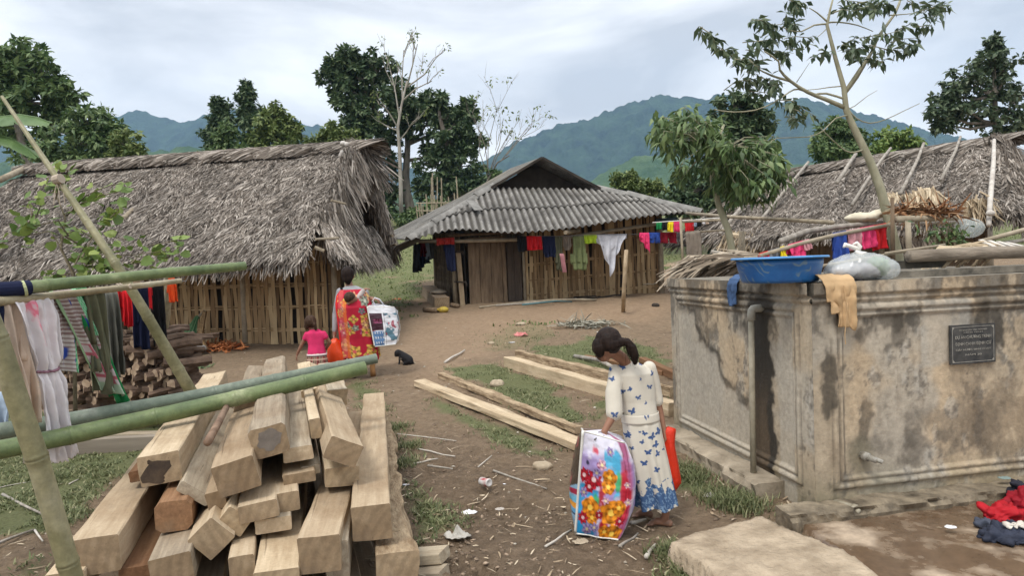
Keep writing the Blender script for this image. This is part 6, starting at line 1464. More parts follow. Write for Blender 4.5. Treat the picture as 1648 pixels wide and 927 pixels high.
b6 = bm(434, 710, 3.5, .185, .155, 3.0, 10, mats=(tim_g, tim_e), label='topmost beam of the pile with a chamfered cracked end, under the bamboo', seed=6, chamfer=.018)
endpatch(b6, [(math.cos(a)*(.05+.02*rs.random()), math.sin(a)*(.045+.02*rs.random())+.01) for a in [i*2*math.pi/22 for i in range(22)]], nmat('grey end bruise', (.12, .10, .085), (.2, .17, .14), 14))
bm(480, 731, 3.6, .15, .075, 1.9, 4, mats=(tim_g, tim_s), label='thin flat beam right of the topmost cracked beam', seed=7)
bm(482, 770, 3.56, .165, .055, 1.8, 3, label='thin slab ending below the thin flat beam', seed=8)
bm(500, 757, 3.66, .10, .05, 1.8, 4, mats=(tim_g, tim_g), label='narrow splintered slab peeking out right of the thin slab', seed=9)
bm(508, 690, 3.8, .062, .11, 1.8, 6, label='narrow upright batten between the top beam and the twisted beam', seed=10)
b10 = bm(553, 728, 3.5, .175, .12, 3.0, -26, label='long yellow beam twisted on edge at the upper right of the pile', seed=11)
bm(551, 768, 3.62, .175, .10, 2.8, -2, label='flat beam below the twisted yellow beam, its end split', seed=12)
b12 = bm(598, 842, 3.25, .185, .165, 3.0, 1, dx=.13, label='long square beam along the right side of the pile', seed=13)
b13 = bm(641, 912, 3.2, .20, .13, 3.7, 0, dx=.10, label='lowest right beam with a rough bark edge', seed=14, waney=.09, mats=(tim_w, tim_e))
bm(628, 880, 3.45, .13, .14, 3.7, 0, dx=.09, mats=(tim_w, tim_s), label='crumbling wavy-edged beam along the outer right flank', seed=15, waney=.09, rough=.008)
b14 = bm(515, 893, 3.05, .185, .165, 2.7, 1, dx=.17, label='tall cracked beam end at the front centre of the pile', seed=16)
bm(446, 948, 3.0, .19, .16, 2.7, -1, dx=.05, label='wide flat beam cut by the bottom of the photo, left of the cracked end', seed=17)
bm(390, 918, 3.1, .11, .13, 2.6, 2, label='narrow beam at the bottom, right of the diamond-tilted beam', seed=18)
bm(340, 868, 3.2, .145, .145, 2.6, 43, mats=(tim_s, tim_e), label='beam rolled onto its corner like a diamond, low in the pile', seed=19)
b18 = bm(378, 840, 3.28, .13, .10, .9, -38, label='short notched beam end leaning over the diamond beam', seed=20)
bm(416, 824, 3.3, .18, .085, 2.7, 6, label='flat beam in the very middle of the pile, under the thick tilted beam', seed=21)
bm(455, 810, 3.42, .16, .10, 2.7, 3, label='beam behind the flat middle beam, showing only its right edge', seed=22)
bm(440, 846, 3.35, .17, .07, 2.7, 1, mats=(tim_g, tim_s), label='low slab below the flat middle beam', seed=23)
bm(276, 920, 3.06, .175, .14, 2.7, 6, mats=(tim_g, tim_e), label='beam at the bottom edge between the dark beam and diamond beam', seed=24)
bm(224, 938, 3.12, .16, .15, 2.7, 0, mats=(tim_r, tim_r), label='dark red-brown beam half hidden beneath the big lower left beam', seed=25)
bm(348, 806, 3.38, .09, .09, 2.4, 10, label='small square batten end left of the flat middle beam', seed=26)
bm(549, 905, 3.12, .07, .2, 2.6, 0, dx=.13, mats=(tim_g, tim_g), label='thin board on edge in the dark gap right of the cracked end', seed=27)
bm(224, 766, 3.72, .10, .06, 2.4, 8, mats=(tim_r, tim_r), label='small reddish stub poking out left below the stained beam', seed=28)
bm(105, 945, 2.98, .15, .12, 2.8, 0, label='pale beam at the bottom left corner behind the mottled pole', seed=29)
# hidden fill rows beneath
for k, (u_, v_, d_) in enumerate([(330, 960, 3.3), (420, 985, 3.3), (560, 975, 3.35), (600, 985, 3.4)]):
    bm(u_, v_, d_, .17, .14, 2.6, 0, mats=(tim_g, tim_e), label=['bottom-row beam under the diamond beam', 'bottom-row beam under the wide flat beam', 'bottom-row beam under the cracked beam end', 'bottom-row beam under the long square beam'][k], seed=40+k)
# far ends that stick out behind the bamboo
for k, (u_, v_, d_, w_, L_, r_, lab) in enumerate([(500, 640, 5.0, .12, 1.6, 6, 'narrow beam ending far back, behind the bamboo tips'), (395, 655, 4.6, .14, 1.7, -8, 'grey beam behind, between the stained and thick beams'), (545, 640, 4.9, .15, 1.5, 0, 'rough knotty beam at the far right corner of the pile')]):
    bm(u_, v_, d_, w_, .12, L_, r_, mats=(tim_g if k else tim_s, tim_e), label=lab, seed=50+k, waney=.03 if k == 2 else 0)
pole('round_branch', 'peeled round branch wedged between two beams under the bamboo', 'branch', [P(334, 712, 3.5), P(352, 680, 3.9), P(372, 640, 4.5)], (.022, .018), [nmat('brown bark pole', (.12, .07, .045), (.28, .19, .13), 12, .8)])
SL = 'sleepers under the timber pile'
beam(None, P(560, 905, 3.95), P(716, 893, 3.75), .13, .06, 0, (tim_g, tim_g), 'grey sleeper board sticking out right under the pile', SL, seed=61)
beam(None, P(560, 935, 3.85), P(716, 925, 3.65), .12, .07, 0, (tim_g, tim_g), 'lowest grey sleeper board at the bottom edge of the photo', SL, seed=62)
beam(None, P(520, 700, 5.4), P(606, 693, 5.3), .07, .09, 0, (tim_g, tim_g), 'end of a grey sleeper beside the grass right of the pile', SL, seed=63)
# plank and chips in the grass left
beam(None, P(40, 728, 6.1), P(256, 716, 6.4), .09, .19, 0, (nmat('weathered plank', (.16, .13, .10), (.33, .285, .225), 5, .9, .5, .006, (1, .1, 1)), tim_g), 'weathered grey plank lying on the grass left of the pile', None, name='plank', cat='plank', seed=71)
beam(None, P(170, 702, 6.7), P(262, 700, 6.8), .12, .06, 0, (tim_g, tim_g), 'thin grey offcut resting behind the weathered plank', None, name='plank', cat='plank', seed=72)
# ---- split beams on the ground, right of the path
LB = 'split beams lying on the grass'
def gbeam(u1, v1, u2, v2, w, h, lab, seed, mats=(tim_s, tim_s), waney=.05, z=0.0, roll=0, grp=LB, lift2=0):
    a = G(u1, v1); b_ = G(u2, v2); a.z += h/2+z; b_.z += h/2+z+lift2
    return beam(None, b_, a, w, h, roll, mats, lab, grp, seed=seed, waney=waney, rough=.006, chamfer=.008)
gbeam(676, 622, 945, 728, .16, .075, 'long pale split beam nearest the path, running to the bedding bag', 81, waney=.03)
gbeam(712, 608, 935, 700, .13, .07, 'crumbly split beam lying behind the pale one nearest the path', 82, waney=.12, mats=(tim_w, tim_s))
gbeam(818, 592, 1085, 672, .14, .15, 'thick sawn beam right behind the standing girl', 83, waney=.01)
gbeam(835, 577, 1085, 640, .13, .12, 'rotten-edged beam beside the thick sawn beam', 84, waney=.12, mats=(tim_w, tim_s))
gbeam(1035, 588, 1090, 612, .12, .10, 'pale beam end showing between the girl and the tank', 85, waney=.04, mats=(tim_r, tim_s))
gbeam(945, 578, 1070, 606, .10, .06, 'reddish bark-covered piece behind the head of the girl', 86, mats=(tim_r, tim_r), waney=.05)
pole('branch', 'curved peeled branch lying behind the rotten-edged beam', 'branch', [G(925, 577)+Vector((0, 0, .03)), G(965, 590)+Vector((0, 0, .08)), G(1000, 607)+Vector((0, 0, .06))], .03, [wood_grey])
# ---- box of offcuts at the corner of the middle house
beam(None, G(712, 498)+Vector((0, 0, .13)), G(690, 477)+Vector((0, 0, .16)), .34, .26, 0, (nmat('dull box wood', (.22, .16, .11), (.34, .26, .18), 6), tim_e), 'squared block of wood lying at the left corner of the middle house', None, name='wood_block', cat='wood block', seed=91)
a = G(707, 493)+Vector((0, .1, .30)); blob_obj('rice_sack', lambda mb: (mb.sph(a+Vector((-.05, .25, .02)), (.22, .22, .06)),), cmat((.33, .28, .22)), None, .03, 3, lambda q: (fbm(q[:, 0]*9, q[:, 1]*9, q[:, 2]*9, 3, 4)-.5)*.08, loc=a, label='flattened grey sack on the block at the house corner', cat='sack')
a = G(714, 503)+Vector((0, 0, .06)); blob_obj('jerrycan', lambda mb: (mb.sph(a, (.12, .09, .075)), mb.sph(a+Vector((-.12, 0, .01)), (.035, .035, .03))), nmat('dirty yellow plastic', (.30, .20, .03), (.50, .38, .06), 9, .5), None, .015, 4, loc=a, label='dirty yellow plastic bottle lying at the corner of the middle house', cat='bottle')
pole('log', 'short brown log lying beside the yellow bottle', 'log', [G(684, 502)+Vector((0, 0, .05)), G(704, 504)+Vector((0, 0, .05))], .07, [wood_old])
pole('log', 'short log end right of the block under the side wall', 'log', [G(722, 494)+Vector((0, 0, .05)), G(738, 497)+Vector((0, 0, .05))], .05, [wood_old])
# sticks along the foot of the house wall
rs = random.Random(12)
FS = 'sticks at the foot of the middle house wall'
for k, (u1, v1, u2, v2, r_, mt, lab) in enumerate([(770, 498, 865, 486, .025, pole_m, 'long tan pole lying along the foot of the door'), (800, 497, 930, 483, .02, wood_grey, 'grey pole at the wall foot, reaching past the khaki shirt'), (840, 489, 960, 484, .03, pole_m, 'thick pale pole lying under the pale grey sheet'), (925, 481, 1000, 474, .025, dark_in, 'dark burnt branch against the woven wall'), (940, 484, 1010, 477, .02, dark_in, 'second dark branch beneath the burnt one'), (840, 495, 920, 487, .018, nmat('teal pipe', (.05, .14, .16), (.12, .24, .26), 6), 'thin teal plastic pipe among the poles at the wall foot'), (1034, 458, 1056, 457, .02, pole_m, 'short horizontal stick tied to the right end of the woven wall')]):
    if k == 6: a, b_ = P(u1, v1, 16.6), P(u2, v2, 16.8)
    else: a, b_ = G(u1, v1)+Vector((0, 0, .04)), G(u2, v2)+Vector((0, 0, .04))
    pole('stick', lab, 'pole', wob([a, a.lerp(b_, .4), a.lerp(b_, .7), b_], .03, k), (r_, r_*.7), mt, FS)
a = G(1003, 503); pole('stake', 'upright crooked stake standing in front of the woven wall', 'stake', [a, P(1004, 470, 13.9), P(1006, 432, 13.9), P(1008, 402, 13.9)], (.045, .04), nmat('peeled stake', (.30, .22, .13), (.46, .36, .24), 8))
# ================================================================ BAMBOO RACK AT THE LEFT
pole('bamboo_pole', 'thick fresh green bamboo pole resting across the timber pile', 'bamboo pole', [P(-150, 748, 3.45), P(0, 726, 3.68), P(300, 660, 4.18), P(588, 592, 4.68)], (.053, .047), [bam_green, bam_cut], nodes=.40, seed=5)
pole('bamboo_pole', 'dusty blue-green bamboo pole behind the fresh green one', 'bamboo pole', [P(-150, 712, 3.7), P(0, 698, 3.9), P(300, 642, 4.42), P(606, 577, 4.95)], (.056, .036), [bam_blue, bam_cut], nodes=.44, seed=9)
pole('bamboo_pole', 'upper green bamboo pole of the drying rack with a cut open tip', 'bamboo pole', [P(-120, 478, 3.4), P(40, 463, 3.75), P(200, 445, 4.2), P(394, 428, 4.75)], (.036, .031), [bam_old if False else bam_green, bam_cut], nodes=.62, seed=2)
pole('bamboo_pole', 'long leaning bamboo pole crossing the drying rack, tapering upwards', 'bamboo pole', [P(313, 640, 5.0), P(255, 540, 4.8), P(200, 445, 4.62), P(96, 292, 4.75), P(92, 287, 4.75), P(3, 155, 4.9)], (.043, .012), [bam_old, bam_cut], nodes=.42, seed=12)
pole('bamboo_pole', 'short mottled bamboo prop leaning in the lower left corner', 'bamboo pole', [P(-40, 460, 2.32), P(0, 560, 2.36), P(62, 745, 2.45), P(125, 960, 2.55)], (.036, .036), [bam_old, bam_cut], nodes=.44, seed=3)
pole('drying_rail', 'thin dry bamboo rail under the upper pole, carrying the washing', 'rail', [P(-80, 493, 3.35), P(60, 479, 3.85), P(190, 464, 4.35), P(290, 452, 4.9)], (.026, .018), [bam_tan, bam_cut], nodes=.35, seed=6)
mb = MB(); a, b_ = P(-60, 471, 3.5), P(47, 463, 3.77); mb.tube([a, a.lerp(b_, .5), b_], .042, 14); mb.build('cloth_wrap', CM['navy'], None, label='dark cloth wrapped round the upper bamboo pole at the left edge', cat='cloth')
mb = MB(); a, b_ = P(36, 465, 3.74), P(41, 464, 3.75); mb.tube([a, b_], .046, 14); mb.build('tie_band', cmat((.42, .45, .25)), None, label='pale green band holding the dark cloth wrap', cat='band')
mb = MB(); q = P(95, 290, 4.74); mb.tube([q+Vector((-.02, -.01, 0)), q+Vector((.03, -.02, .01))], .035, 10)
for k in range(3): mb.tube(wob([q+Vector((0, -.03, 0)), q+Vector((-.01+.03*k, -.03, -.08)), q+Vector((-.03+.04*k, -.03, -.17))], .01, k), .003, 4)
mb.build('twine_tie', cmat((.45, .38, .30)), None, label='twine tied round the leaning bamboo pole above the leafy sapling', cat='twine')
mb = MB(); q = P(203, 457, 4.45)
for k in range(4): mb.tube([q+Vector((-.05, -.03, .03-.02*k)), q+Vector((0, -.06, .0-.015*k)), q+Vector((.05, -.03, -.03+.01*k))], .005, 5)
mb.build('twine_tie', cmat((.45, .38, .30)), None, label='twine lashing where the leaning pole crosses the rail', cat='twine')
# ---- washing on the near rail
def rail(u, dv=-6):
    pts = [(-80, 493, 3.35), (60, 479, 3.85), (190, 464, 4.35), (290, 452, 4.9)]
    for i in range(3):
        if u <= pts[i+1][0] or i == 2:
            t = (u-pts[i][0])/(pts[i+1][0]-pts[i][0]); return P(u, pts[i][1]+(pts[i+1][1]-pts[i][1])*t+dv, pts[i][2]+(pts[i+1][2]-pts[i][2])*t-.0)
NR = 'washing on the near bamboo rail'
# white dress: pinched at a corded waist, widening again
def dress_cloth():
    A = rail(14); B = rail(78); al = (B-A); Ln = al.length; aln = al.normalized(); out = Vector((aln.y, -aln.x, 0)).normalized(); out = out if out.dot(CAM-A) > 0 else -out
    nu, nv = 90, 150; U, V_ = np.meshgrid(np.linspace(0, 1, nu), np.linspace(-.25, 1, nv), indexing='ij')
    wid = np.interp(V_, [-.25, 0, .15, .42, .46, .55, .8, 1], [1, 1, 1.02, .74, .62, .68, .72, .86]); cen = np.interp(V_, [-.25, 0, .42, .6, 1], [.5, .5, .78, .84, 1.04])
    al_ = (cen+(U-.5)*wid)*Ln; D = .95; s = V_*D
    fold = .018*(np.sin(U*17+2*np.sin(V_*3))+.7*np.sin(U*31+V_*4+1))*np.interp(V_, [-.25, 0, .05, .4, .46, .6, 1], [.3, .2, .8, 1.4, .5, 1.2, 1])+(fbm(U*5, V_*7, 0, 4, 3)-.5)*.05
    tuck = -np.abs(U-.5)*.05*np.exp(-((V_-.45)/.05)**2)
    off = np.where(V_ >= 0, .03, -.03)*np.tanh(np.abs(s)/.03)+fold*np.clip(np.abs(s)/.06, 0, 1)*np.where(V_ >= 0, 1, -1)+tuck
    hem = (V_ > .97)*(np.sin(U*60)*.006)
    Pw = np.array(A)[None, None]+al_[..., None]*np.array(aln)+off[..., None]*np.array(out)+(-np.abs(s)*(1+.03*np.sin(U*3)))[..., None]*np.array([0, 0, 1.])+hem[..., None]*np.array([0, 0, 1.])
    c = np.ones(U.shape+(3,))*np.array([.70, .66, .67]); d_ = np.abs(U-.40-.06*V_+(fbm(U*14, V_*14, 0, 3, 7)-.5)*.25)/np.interp(V_, [0, .03, .12, .3, .34], [.02, .13, .10, .05, .01])
    m_ = sst(1.1, .3, d_)*sst(.02, .05, V_)*sst(.36, .3, V_)*(.4+.6*sst(.4, .6, fbm(U*30, V_*30, 0, 2, 9))); c = c*(1-m_[..., None]*.9)+np.array([.72, .12, .20])*m_[..., None]*.9
    c = c*(.94+.08*fbm(U*6, V_*6, 0, 3, 11))[..., None]
    o = link('white_dress', npme('white_dress', Pw.reshape(-1, 3), gridF(nu, nv), c.reshape(-1, 3)), attrmat('white cotton', .9, .35, 90, .002, .08), None, loc=(A+B)/2, label='long white dress with a red smear, hung over the near bamboo rail', cat='dress', group=NR, smooth=True)
    sm = o.modifiers.new('t', 'SOLIDIFY'); sm.thickness = .004
    k = int((.455+.25)/1.25*nv); mb = MB(); pts = [Vector(Pw[i, k])+out*.012 for i in range(0, nu, 3)]; mb.tube(pts, [.006+.003*(i % 2) for i in range(len(pts))], 6); mb.build('waist_cord', cmat((.30, .16, .20)), o, smooth=True)
dress_cloth()
hang('beige_garment', 'beige crumpled garment on the rail behind the white dress', 'garment', rail(-2), rail(34), .72, CM['cream'], seed=21, fold=.07, nf=2, back=.5, group=NR, taper=.2, slant=.10)
hang('dark_garment', 'dark navy garment at the left edge of the near rail', 'garment', rail(-50), rail(0), .42, CM['navy'], seed=22, fold=.06, nf=2, back=.5, group=NR)
hang('blue_cloth', 'pale blue cloth low behind the mottled bamboo prop', 'cloth', P(-30, 640, 4.2), P(12, 630, 4.2), .22, CM['lblue'], seed=23, fold=.04, nf=2, back=.3, group=NR)
def towel_col(U, V_):
    c = np.ones(U.shape+(3,))*np.array([.42, .36, .34])
    st = (np.sin(V_*170) > 0)[..., None]; c = np.where(st, np.array([.50, .47, .44]), np.array([.23, .15, .14]))
    pl = ((np.abs((V_*9) % 1-.5) < .16)|(np.abs((U*5) % 1-.5) < .16))[..., None]; low = (V_ > .5)[..., None]
    c = np.where(low, np.where(pl, np.array([.38, .10, .13]), np.array([.52, .46, .46])), c)
    bl = (sst(.55, .6, fbm(U*5, V_*9, 0, 2, 5))*(V_ < .35)*(U > .45))[..., None]; c = c*(1-bl)+np.array([.03, .07, .32])*bl
    gr = ((U > .80)&(V_ < .42))[..., None]; c = np.where(gr, np.where((np.sin(V_*150)*np.sin(U*60) > 0)[..., None], np.array([.10, .45, .20]), np.array([.35, .62, .42])), c)
    e_ = (U < .12)[..., None]; c = np.where(e_, np.array([.25, .36, .20]), c); h_ = (V_ > .9)[..., None]; c = np.where(h_, np.array([.36, .46, .33]), c)
    return c
hang('patterned_towel', 'plaid and striped towel with green trim hanging from the rail', 'towel', rail(80), rail(122), lambda u: .62+.14*u, attrmat('towel weave', .95, .5, 160, .003, .15), seed=31, fold=.035, nf=2, back=.7, group=NR, slant=.40, taper=.12, col=towel_col, nu=70, nv=140)
hang('green_towel', 'plain green lining cloth showing beneath the plaid towel', 'towel', rail(88)+Vector((0, .07, 0)), rail(128)+Vector((0, .07, 0)), lambda u: .72+.10*u, CM['green'], seed=32, fold=.04, nf=2, back=.4, group=NR, slant=.34, taper=.15)
hang('olive_trousers', 'olive green trousers hanging right of the plaid towel', 'trousers', rail(130), rail(160), .66, CM['olive'], seed=33, fold=.07, nf=2, back=.8, group=NR, slant=.06, shape=lambda u, v: (v < .55)|(u > .35), taper=.05)
hang('olive_jacket', 'dark olive jacket between the plaid towel and the trousers', 'jacket', rail(118)+Vector((0, .1, 0)), rail(142)+Vector((0, .1, 0)), .50, cmat((.07, .075, .05)), seed=34, fold=.06, nf=2, back=.5, group=NR)
hang('grey_garment', 'faded grey-green garment hanging at the rail end, above the firewood', 'garment', P(168, 470, 5.0), P(188, 467, 5.1), .62, cmat((.12, .12, .10)), seed=35, fold=.06, nf=2, back=.5, group=NR)
FR_ = 'clothes on the far line under the long thatched eave'
for (u0_, u1_, v_, d_, dr_, key, lab, ct) in [(182, 196, 463, 6.4, .32, 'red', 'bright red cloth left of the leaning pole', 'cloth'), (198, 212, 468, 6.4, .34, 'red', 'second bright red cloth right behind the leaning pole', 'cloth'), (212, 238, 463, 6.8, .62, 'navy', 'dark navy skirt under the long thatched eave', 'skirt'), (240, 262, 461, 6.9, .60, 'black', 'black skirt with a red band under the long thatched eave', 'skirt'), (271, 281, 449, 6.9, .24, 'orange', 'orange-red cloth tied at the top of the leaning post', 'cloth')]:
    hang('washing', lab, ct, P(u0_, v_, d_), P(u1_, v_-1, d_+.05), dr_, CM[key], seed=int(u0_), fold=.05, nf=2, back=.6, group=FR_)
hang('washing', 'narrow red sash between the navy and black skirts', 'sash', P(239, 462, 6.75), P(244, 462, 6.75), .22, CM['red'], seed=3, fold=.01, nf=1, back=.4, group=FR_, nu=8)
mb = MB(); mb.tube([P(176, 462, 6.4), P(268, 456, 7.0), P(300, 452, 7.3)], .006, 4); mb.build('washing_line', CM['grey'], None, label='thin line of skirts under the long thatched eave', cat='washing line')
pole('rack_post', 'grey bamboo post leaning beside the firewood stack', 'post', [G(256, 640)+Vector((0, 0, -.05)), P(262, 560, 7.3), P(268, 500, 7.2), P(274, 440, 7.1)], (.045, .04), [bam_tan, bam_cut], nodes=.5, seed=7)
pole('rack_post', 'thin brown post in the shade behind the red clothes', 'post', [P(216, 640, 8.6), P(220, 450, 8.6)], .05, [wood_old])
# ---- firewood stacks
FW = nmat('split firewood', (.06, .038, .026), (.20, .135, .095), 9, .9, .6, .01, (1, 1, 1), kind='Object'); FE = nmat('firewood end', (.22, .145, .09), (.44, .33, .23), 14, .9, .4)
ORD = ['first', 'second', 'third', 'fourth', 'fifth', 'sixth', 'seventh', 'eighth', 'ninth', 'tenth']+[f'{n_}th' for n_ in range(11, 40)]
def firewood(u0_, u1_, vtop, vbot, d_, n, seed, r=(.03, .055), ln=.45, lab='split log of the big firewood stack'):
    rs = random.Random(seed); gl = 'firewood stack left of the pile'
    proto = []
    for k in range(6):
        mb = MB(); L_ = ln; q = [Vector((0, 0, 0)), Vector((rs.uniform(-.02, .02), L_*.3, rs.uniform(-.02, .02))), Vector((rs.uniform(-.03, .03), L_*.7, rs.uniform(-.02, .02))), Vector((0, L_, 0))]
        rr_ = rs.uniform(*r); K = 7; vs = []
        for i, c in enumerate(q):
            for j in range(K):
                a = 2*math.pi*j/K; e_ = rr_*(1-.25*(j % 2)*(k % 3 == 0))*(.9+.12*math.sin(j*2.1+k)); vs.append(c+Vector((e_*math.cos(a), 0, e_*math.sin(a))))
        mb.add(vs, [(i*K+j, (i+1)*K+j, (i+1)*K+(j+1) % K, i*K+(j+1) % K) for i in range(3) for j in range(K)]); mb.add(vs[:K], [tuple(range(K))], 1); mb.add(vs[3*K:], [tuple(range(K-1, -1, -1))], 1)
        me = mb.mesh('firewood_log'); me.materials.append(FW); me.materials.append(FE); proto.append(me)
    k = 0; out_ = []
    rows = int(round((vbot-vtop)/9.)); 
    for r_ in range(rows):
        v = vbot-(r_+.5)*(vbot-vtop)/rows; sh = (r_/rows)
        a0 = lerp(u0_, u0_+14, sh); a1 = lerp(u1_, u1_-34, sh); m_ = max(2, int((a1-a0)/10.5))
        for c in range(m_):
            u = a0+(c+.5+(r_ % 2)*.5)*(a1-a0)/m_+rs.uniform(-2, 2)
            o = bpy.data.objects.new('firewood_log', proto[rs.randrange(6)]); COL.objects.link(o); o.location = P(u, v+rs.uniform(-2, 2), d_+rs.uniform(-.12, .08))
            o.rotation_euler = (rs.uniform(-.12, .12), rs.uniform(0, 6.28), rs.uniform(-.55, -.05) if rs.random() < .6 else rs.uniform(-1.15, -.7)); props(o, f'{lab}, {ORD[c]} from the left in the {ORD[r_]} row up', 'firewood', gl); out_.append(o)
    return out_
firewood(70, 285, 552, 648, 7.0, 0, 5, r=(.035, .06))
firewood(175, 280, 530, 556, 7.1, 0, 6, r=(.022, .035), ln=.5, lab='thin stick topping the firewood stack')
mb = MB(); mb.prism([P(60, 660, 7.6), P(290, 655, 7.6), P(262, 552, 7.6), P(90, 558, 7.6)], (0, .35, 0)); mb.build('firewood_core', FW, None, label='dark inner rows of split wood behind the firewood stack', cat='firewood', kind='stuff')
blob_obj('earth_mound', lambda mb: mb.sph(G(285, 648)+Vector((.2, .1, -.05)), (.45, .3, .22)), nmat('brown earth mound', (.10, .07, .045), (.22, .16, .11), 12, .95, 1, .02), None, .03, 3, lambda a: (fbm(a[:, 0]*9, a[:, 1]*9, a[:, 2]*9, 3, 4)-.5)*.12, loc=G(285, 648), label='low crumbly brown earth mound at the foot of the leaning bamboo pole', cat='mound')
# things by the left hut wall
mb = MB(); a = P(322, 515, 11.9); q = [P(290, 562, 11.8), P(302, 540, 11.9), P(318, 505, 12.0), P(328, 502, 12.05)]
brm = islmat('green broom straw', [(0, (.03, .08, .035)), (1, (.10, .19, .09))], 4)
bag = Bag(); rg = np.random.default_rng(5); n = 220; s_ = np.array(P(318, 510, 11.95)); e_ = np.array(P(293, 560, 11.8))
bag.add(thatch_pts(s_[None]+rg.normal(size=(n, 3))*.01, (e_-s_)[None]+rg.normal(size=(n, 3))*np.array([.10, .03, .05]), np.repeat(np.array([[0, -1, .1]]), n, 0), np.linalg.norm(e_-s_)*(.8+.25*rg.random(n)), np.full(n, .012), rg, .01, .01))
br_ = top('broom', 'green straw broom leaning against the woven wall of the left hut', 'broom', Vector(e_)); link('bristles', bag.mesh(), brm, br_); mb = MB(); mb.tube([P(317, 512, 11.95), P(329, 500, 12.05)], .02, 6); mb.build('handle', pole_m, br_)
bk_ = top('winnowing_basket', 'brown woven scoop basket propped on the left hut wall', 'basket', P(312, 565, 11.7))
mb = MB(); 
pts = [P(286, 566, 11.6), P(300, 562, 11.7), P(316, 548, 11.8), P(326, 500, 12.0), P(331, 502, 12.0), P(324, 545, 11.8), P(334, 562, 11.7)]
vs = [p for p in pts]; mb.prism(vs, (.0, .06, 0)); mb.build('woven_side', nmat('woven brown', (.14, .085, .04), (.30, .20, .10), 40, .9, .8, .008), bk_)
mb = MB(); mb.sph(P(318, 561, 11.55), (.16, .1, .075)); mb.build('pan', nmat('grey dented metal', (.22, .21, .20), (.38, .36, .33), 8, .5), bk_, smooth=True)
bag = Bag(); n = 420; rg = np.random.default_rng(15); p = np.array([tuple(G(u_, v_)+Vector((0, 0, .03))) for u_, v_ in zip(rg.normal(355, 16, 60), rg.normal(563, 2.4, 60))])[rg.integers(0, 60, n)]+rg.normal(size=(n, 3))*np.array([.08, .08, .02])
bag.add(thatch_pts(p, rg.normal(size=(n, 3))*np.array([1, 1, .3]), rg.normal(size=(n, 3))*.3+np.array([0, 0, 1]), .12*(.5+rg.random(n)), np.full(n, .03), rg, .03, .03))
link('peelings', bag.mesh(), islmat('orange peelings', [(0, (.28, .09, .03)), (1, (.50, .20, .08))], 5), None, label='heap of orange-brown peelings at the foot of the left hut wall', cat='peelings', kind='stuff')
bag = Bag(); n = 120; rg = np.random.default_rng(16); c_ = np.array(G(312, 594)); p = c_+rg.normal(size=(n, 3))*np.array([.10, .07, .01])
bag.add(thatch_pts(p, rg.normal(size=(n, 3))*np.array([1, .6, .3])+np.array([0, 0, .3]), rg.normal(size=(n, 3))*.3+np.array([0, 0, 1]), .12*(.5+rg.random(n)), np.full(n, .02), rg, .03, .03))
link('leaf_tuft', bag.mesh(), leafmat('pale leaf tuft', (.08, .13, .05), (.16, .22, .10), (.28, .33, .18)), None, label='small pale green tuft of leaves on the dirt behind the pile', cat='leaves')
# ================================================================ PEOPLE, BAGS, PUPPY
def cap_(mb, p0, r0_, p1, r1_, n=12):
    p0 = Vector(p0); p1 = Vector(p1); mb.tube([p0, p0.lerp(p1, .5), p1], [r0_, (r0_+r1_)/2, r1_], n); mb.sph(p0, r0_, n=n, m=8); mb.sph(p1, r1_, n=n, m=8)
def chain(mb, pts, n=12):
    for (a, ra), (b_, rb) in zip(pts[:-1], pts[1:]): cap_(mb, a, ra, b_, rb, n)
def rings(mb, rs_, n=28, pw=2.0, shift=None):
    """closed loft of ellipses: (centre, rx, ry, yaw)"""
    V_ = []
    for c, rx, ry, yaw in rs_:
        c = Vector(c)
        for k in range(n):
            a = 2*math.pi*k/n; x = rx*math.copysign(abs(math.cos(a))**(2/pw), math.cos(a)); y = ry*math.copysign(abs(math.sin(a))**(2/pw), math.sin(a))
            V_.append(c+Vector((x*math.cos(yaw)-y*math.sin(yaw), x*math.sin(yaw)+y*math.cos(yaw), 0)))
    m_ = len(rs_); mb.add(V_, [(i*n+k, i*n+(k+1) % n, (i+1)*n+(k+1) % n, (i+1)*n+k) for i in range(m_-1) for k in range(n)]+[tuple(range(n-1, -1, -1)), tuple((m_-1)*n+k for k in range(n))])
def hand(mb, wrist, dir_, palm_n, size, curl=.5, side=1, r=.0065):
    """palm, four bent fingers of unequal length and a thumb; dir_ towards the fingers, palm_n out of the palm"""
    d_ = Vector(dir_).normalized(); pn = Vector(palm_n); pn = (pn-d_*pn.dot(d_)).normalized(); s_ = d_.cross(pn)*side
    w = Vector(wrist); pl = size*.5
    for k in range(4):
        o_ = s_*(size*.115)*(k-1.5); cap_(mb, w+o_*.55+d_*size*.05, r*1.45, w+o_+d_*pl, r*1.25, 8)
        L_ = size*.5*(.88, 1.0, .95, .76)[k]; q = w+o_+d_*pl; a = curl*.7; dd = d_
        pts = [(q, r*1.12)]
        for j, f_ in enumerate((.42, .32, .26)):
            dd = (d_*math.cos(a)+pn*math.sin(a)).normalized(); q = q+dd*L_*f_; pts.append((q, r*(1.02-.09*j))); a += curl*.9
        chain(mb, pts, 8)
    b0_ = w+s_*size*.13*-1+d_*size*.12; t1 = b0_+(-s_*.75+d_*.6+pn*.35).normalized()*size*.2; t2 = t1+(d_*.8-s_*.15+pn*.6).normalized()*size*.17
    chain(mb, [(w+d_*.02, r*1.5), (b0_, r*1.45), (t1, r*1.2), (t2, r*1.0)], 8)
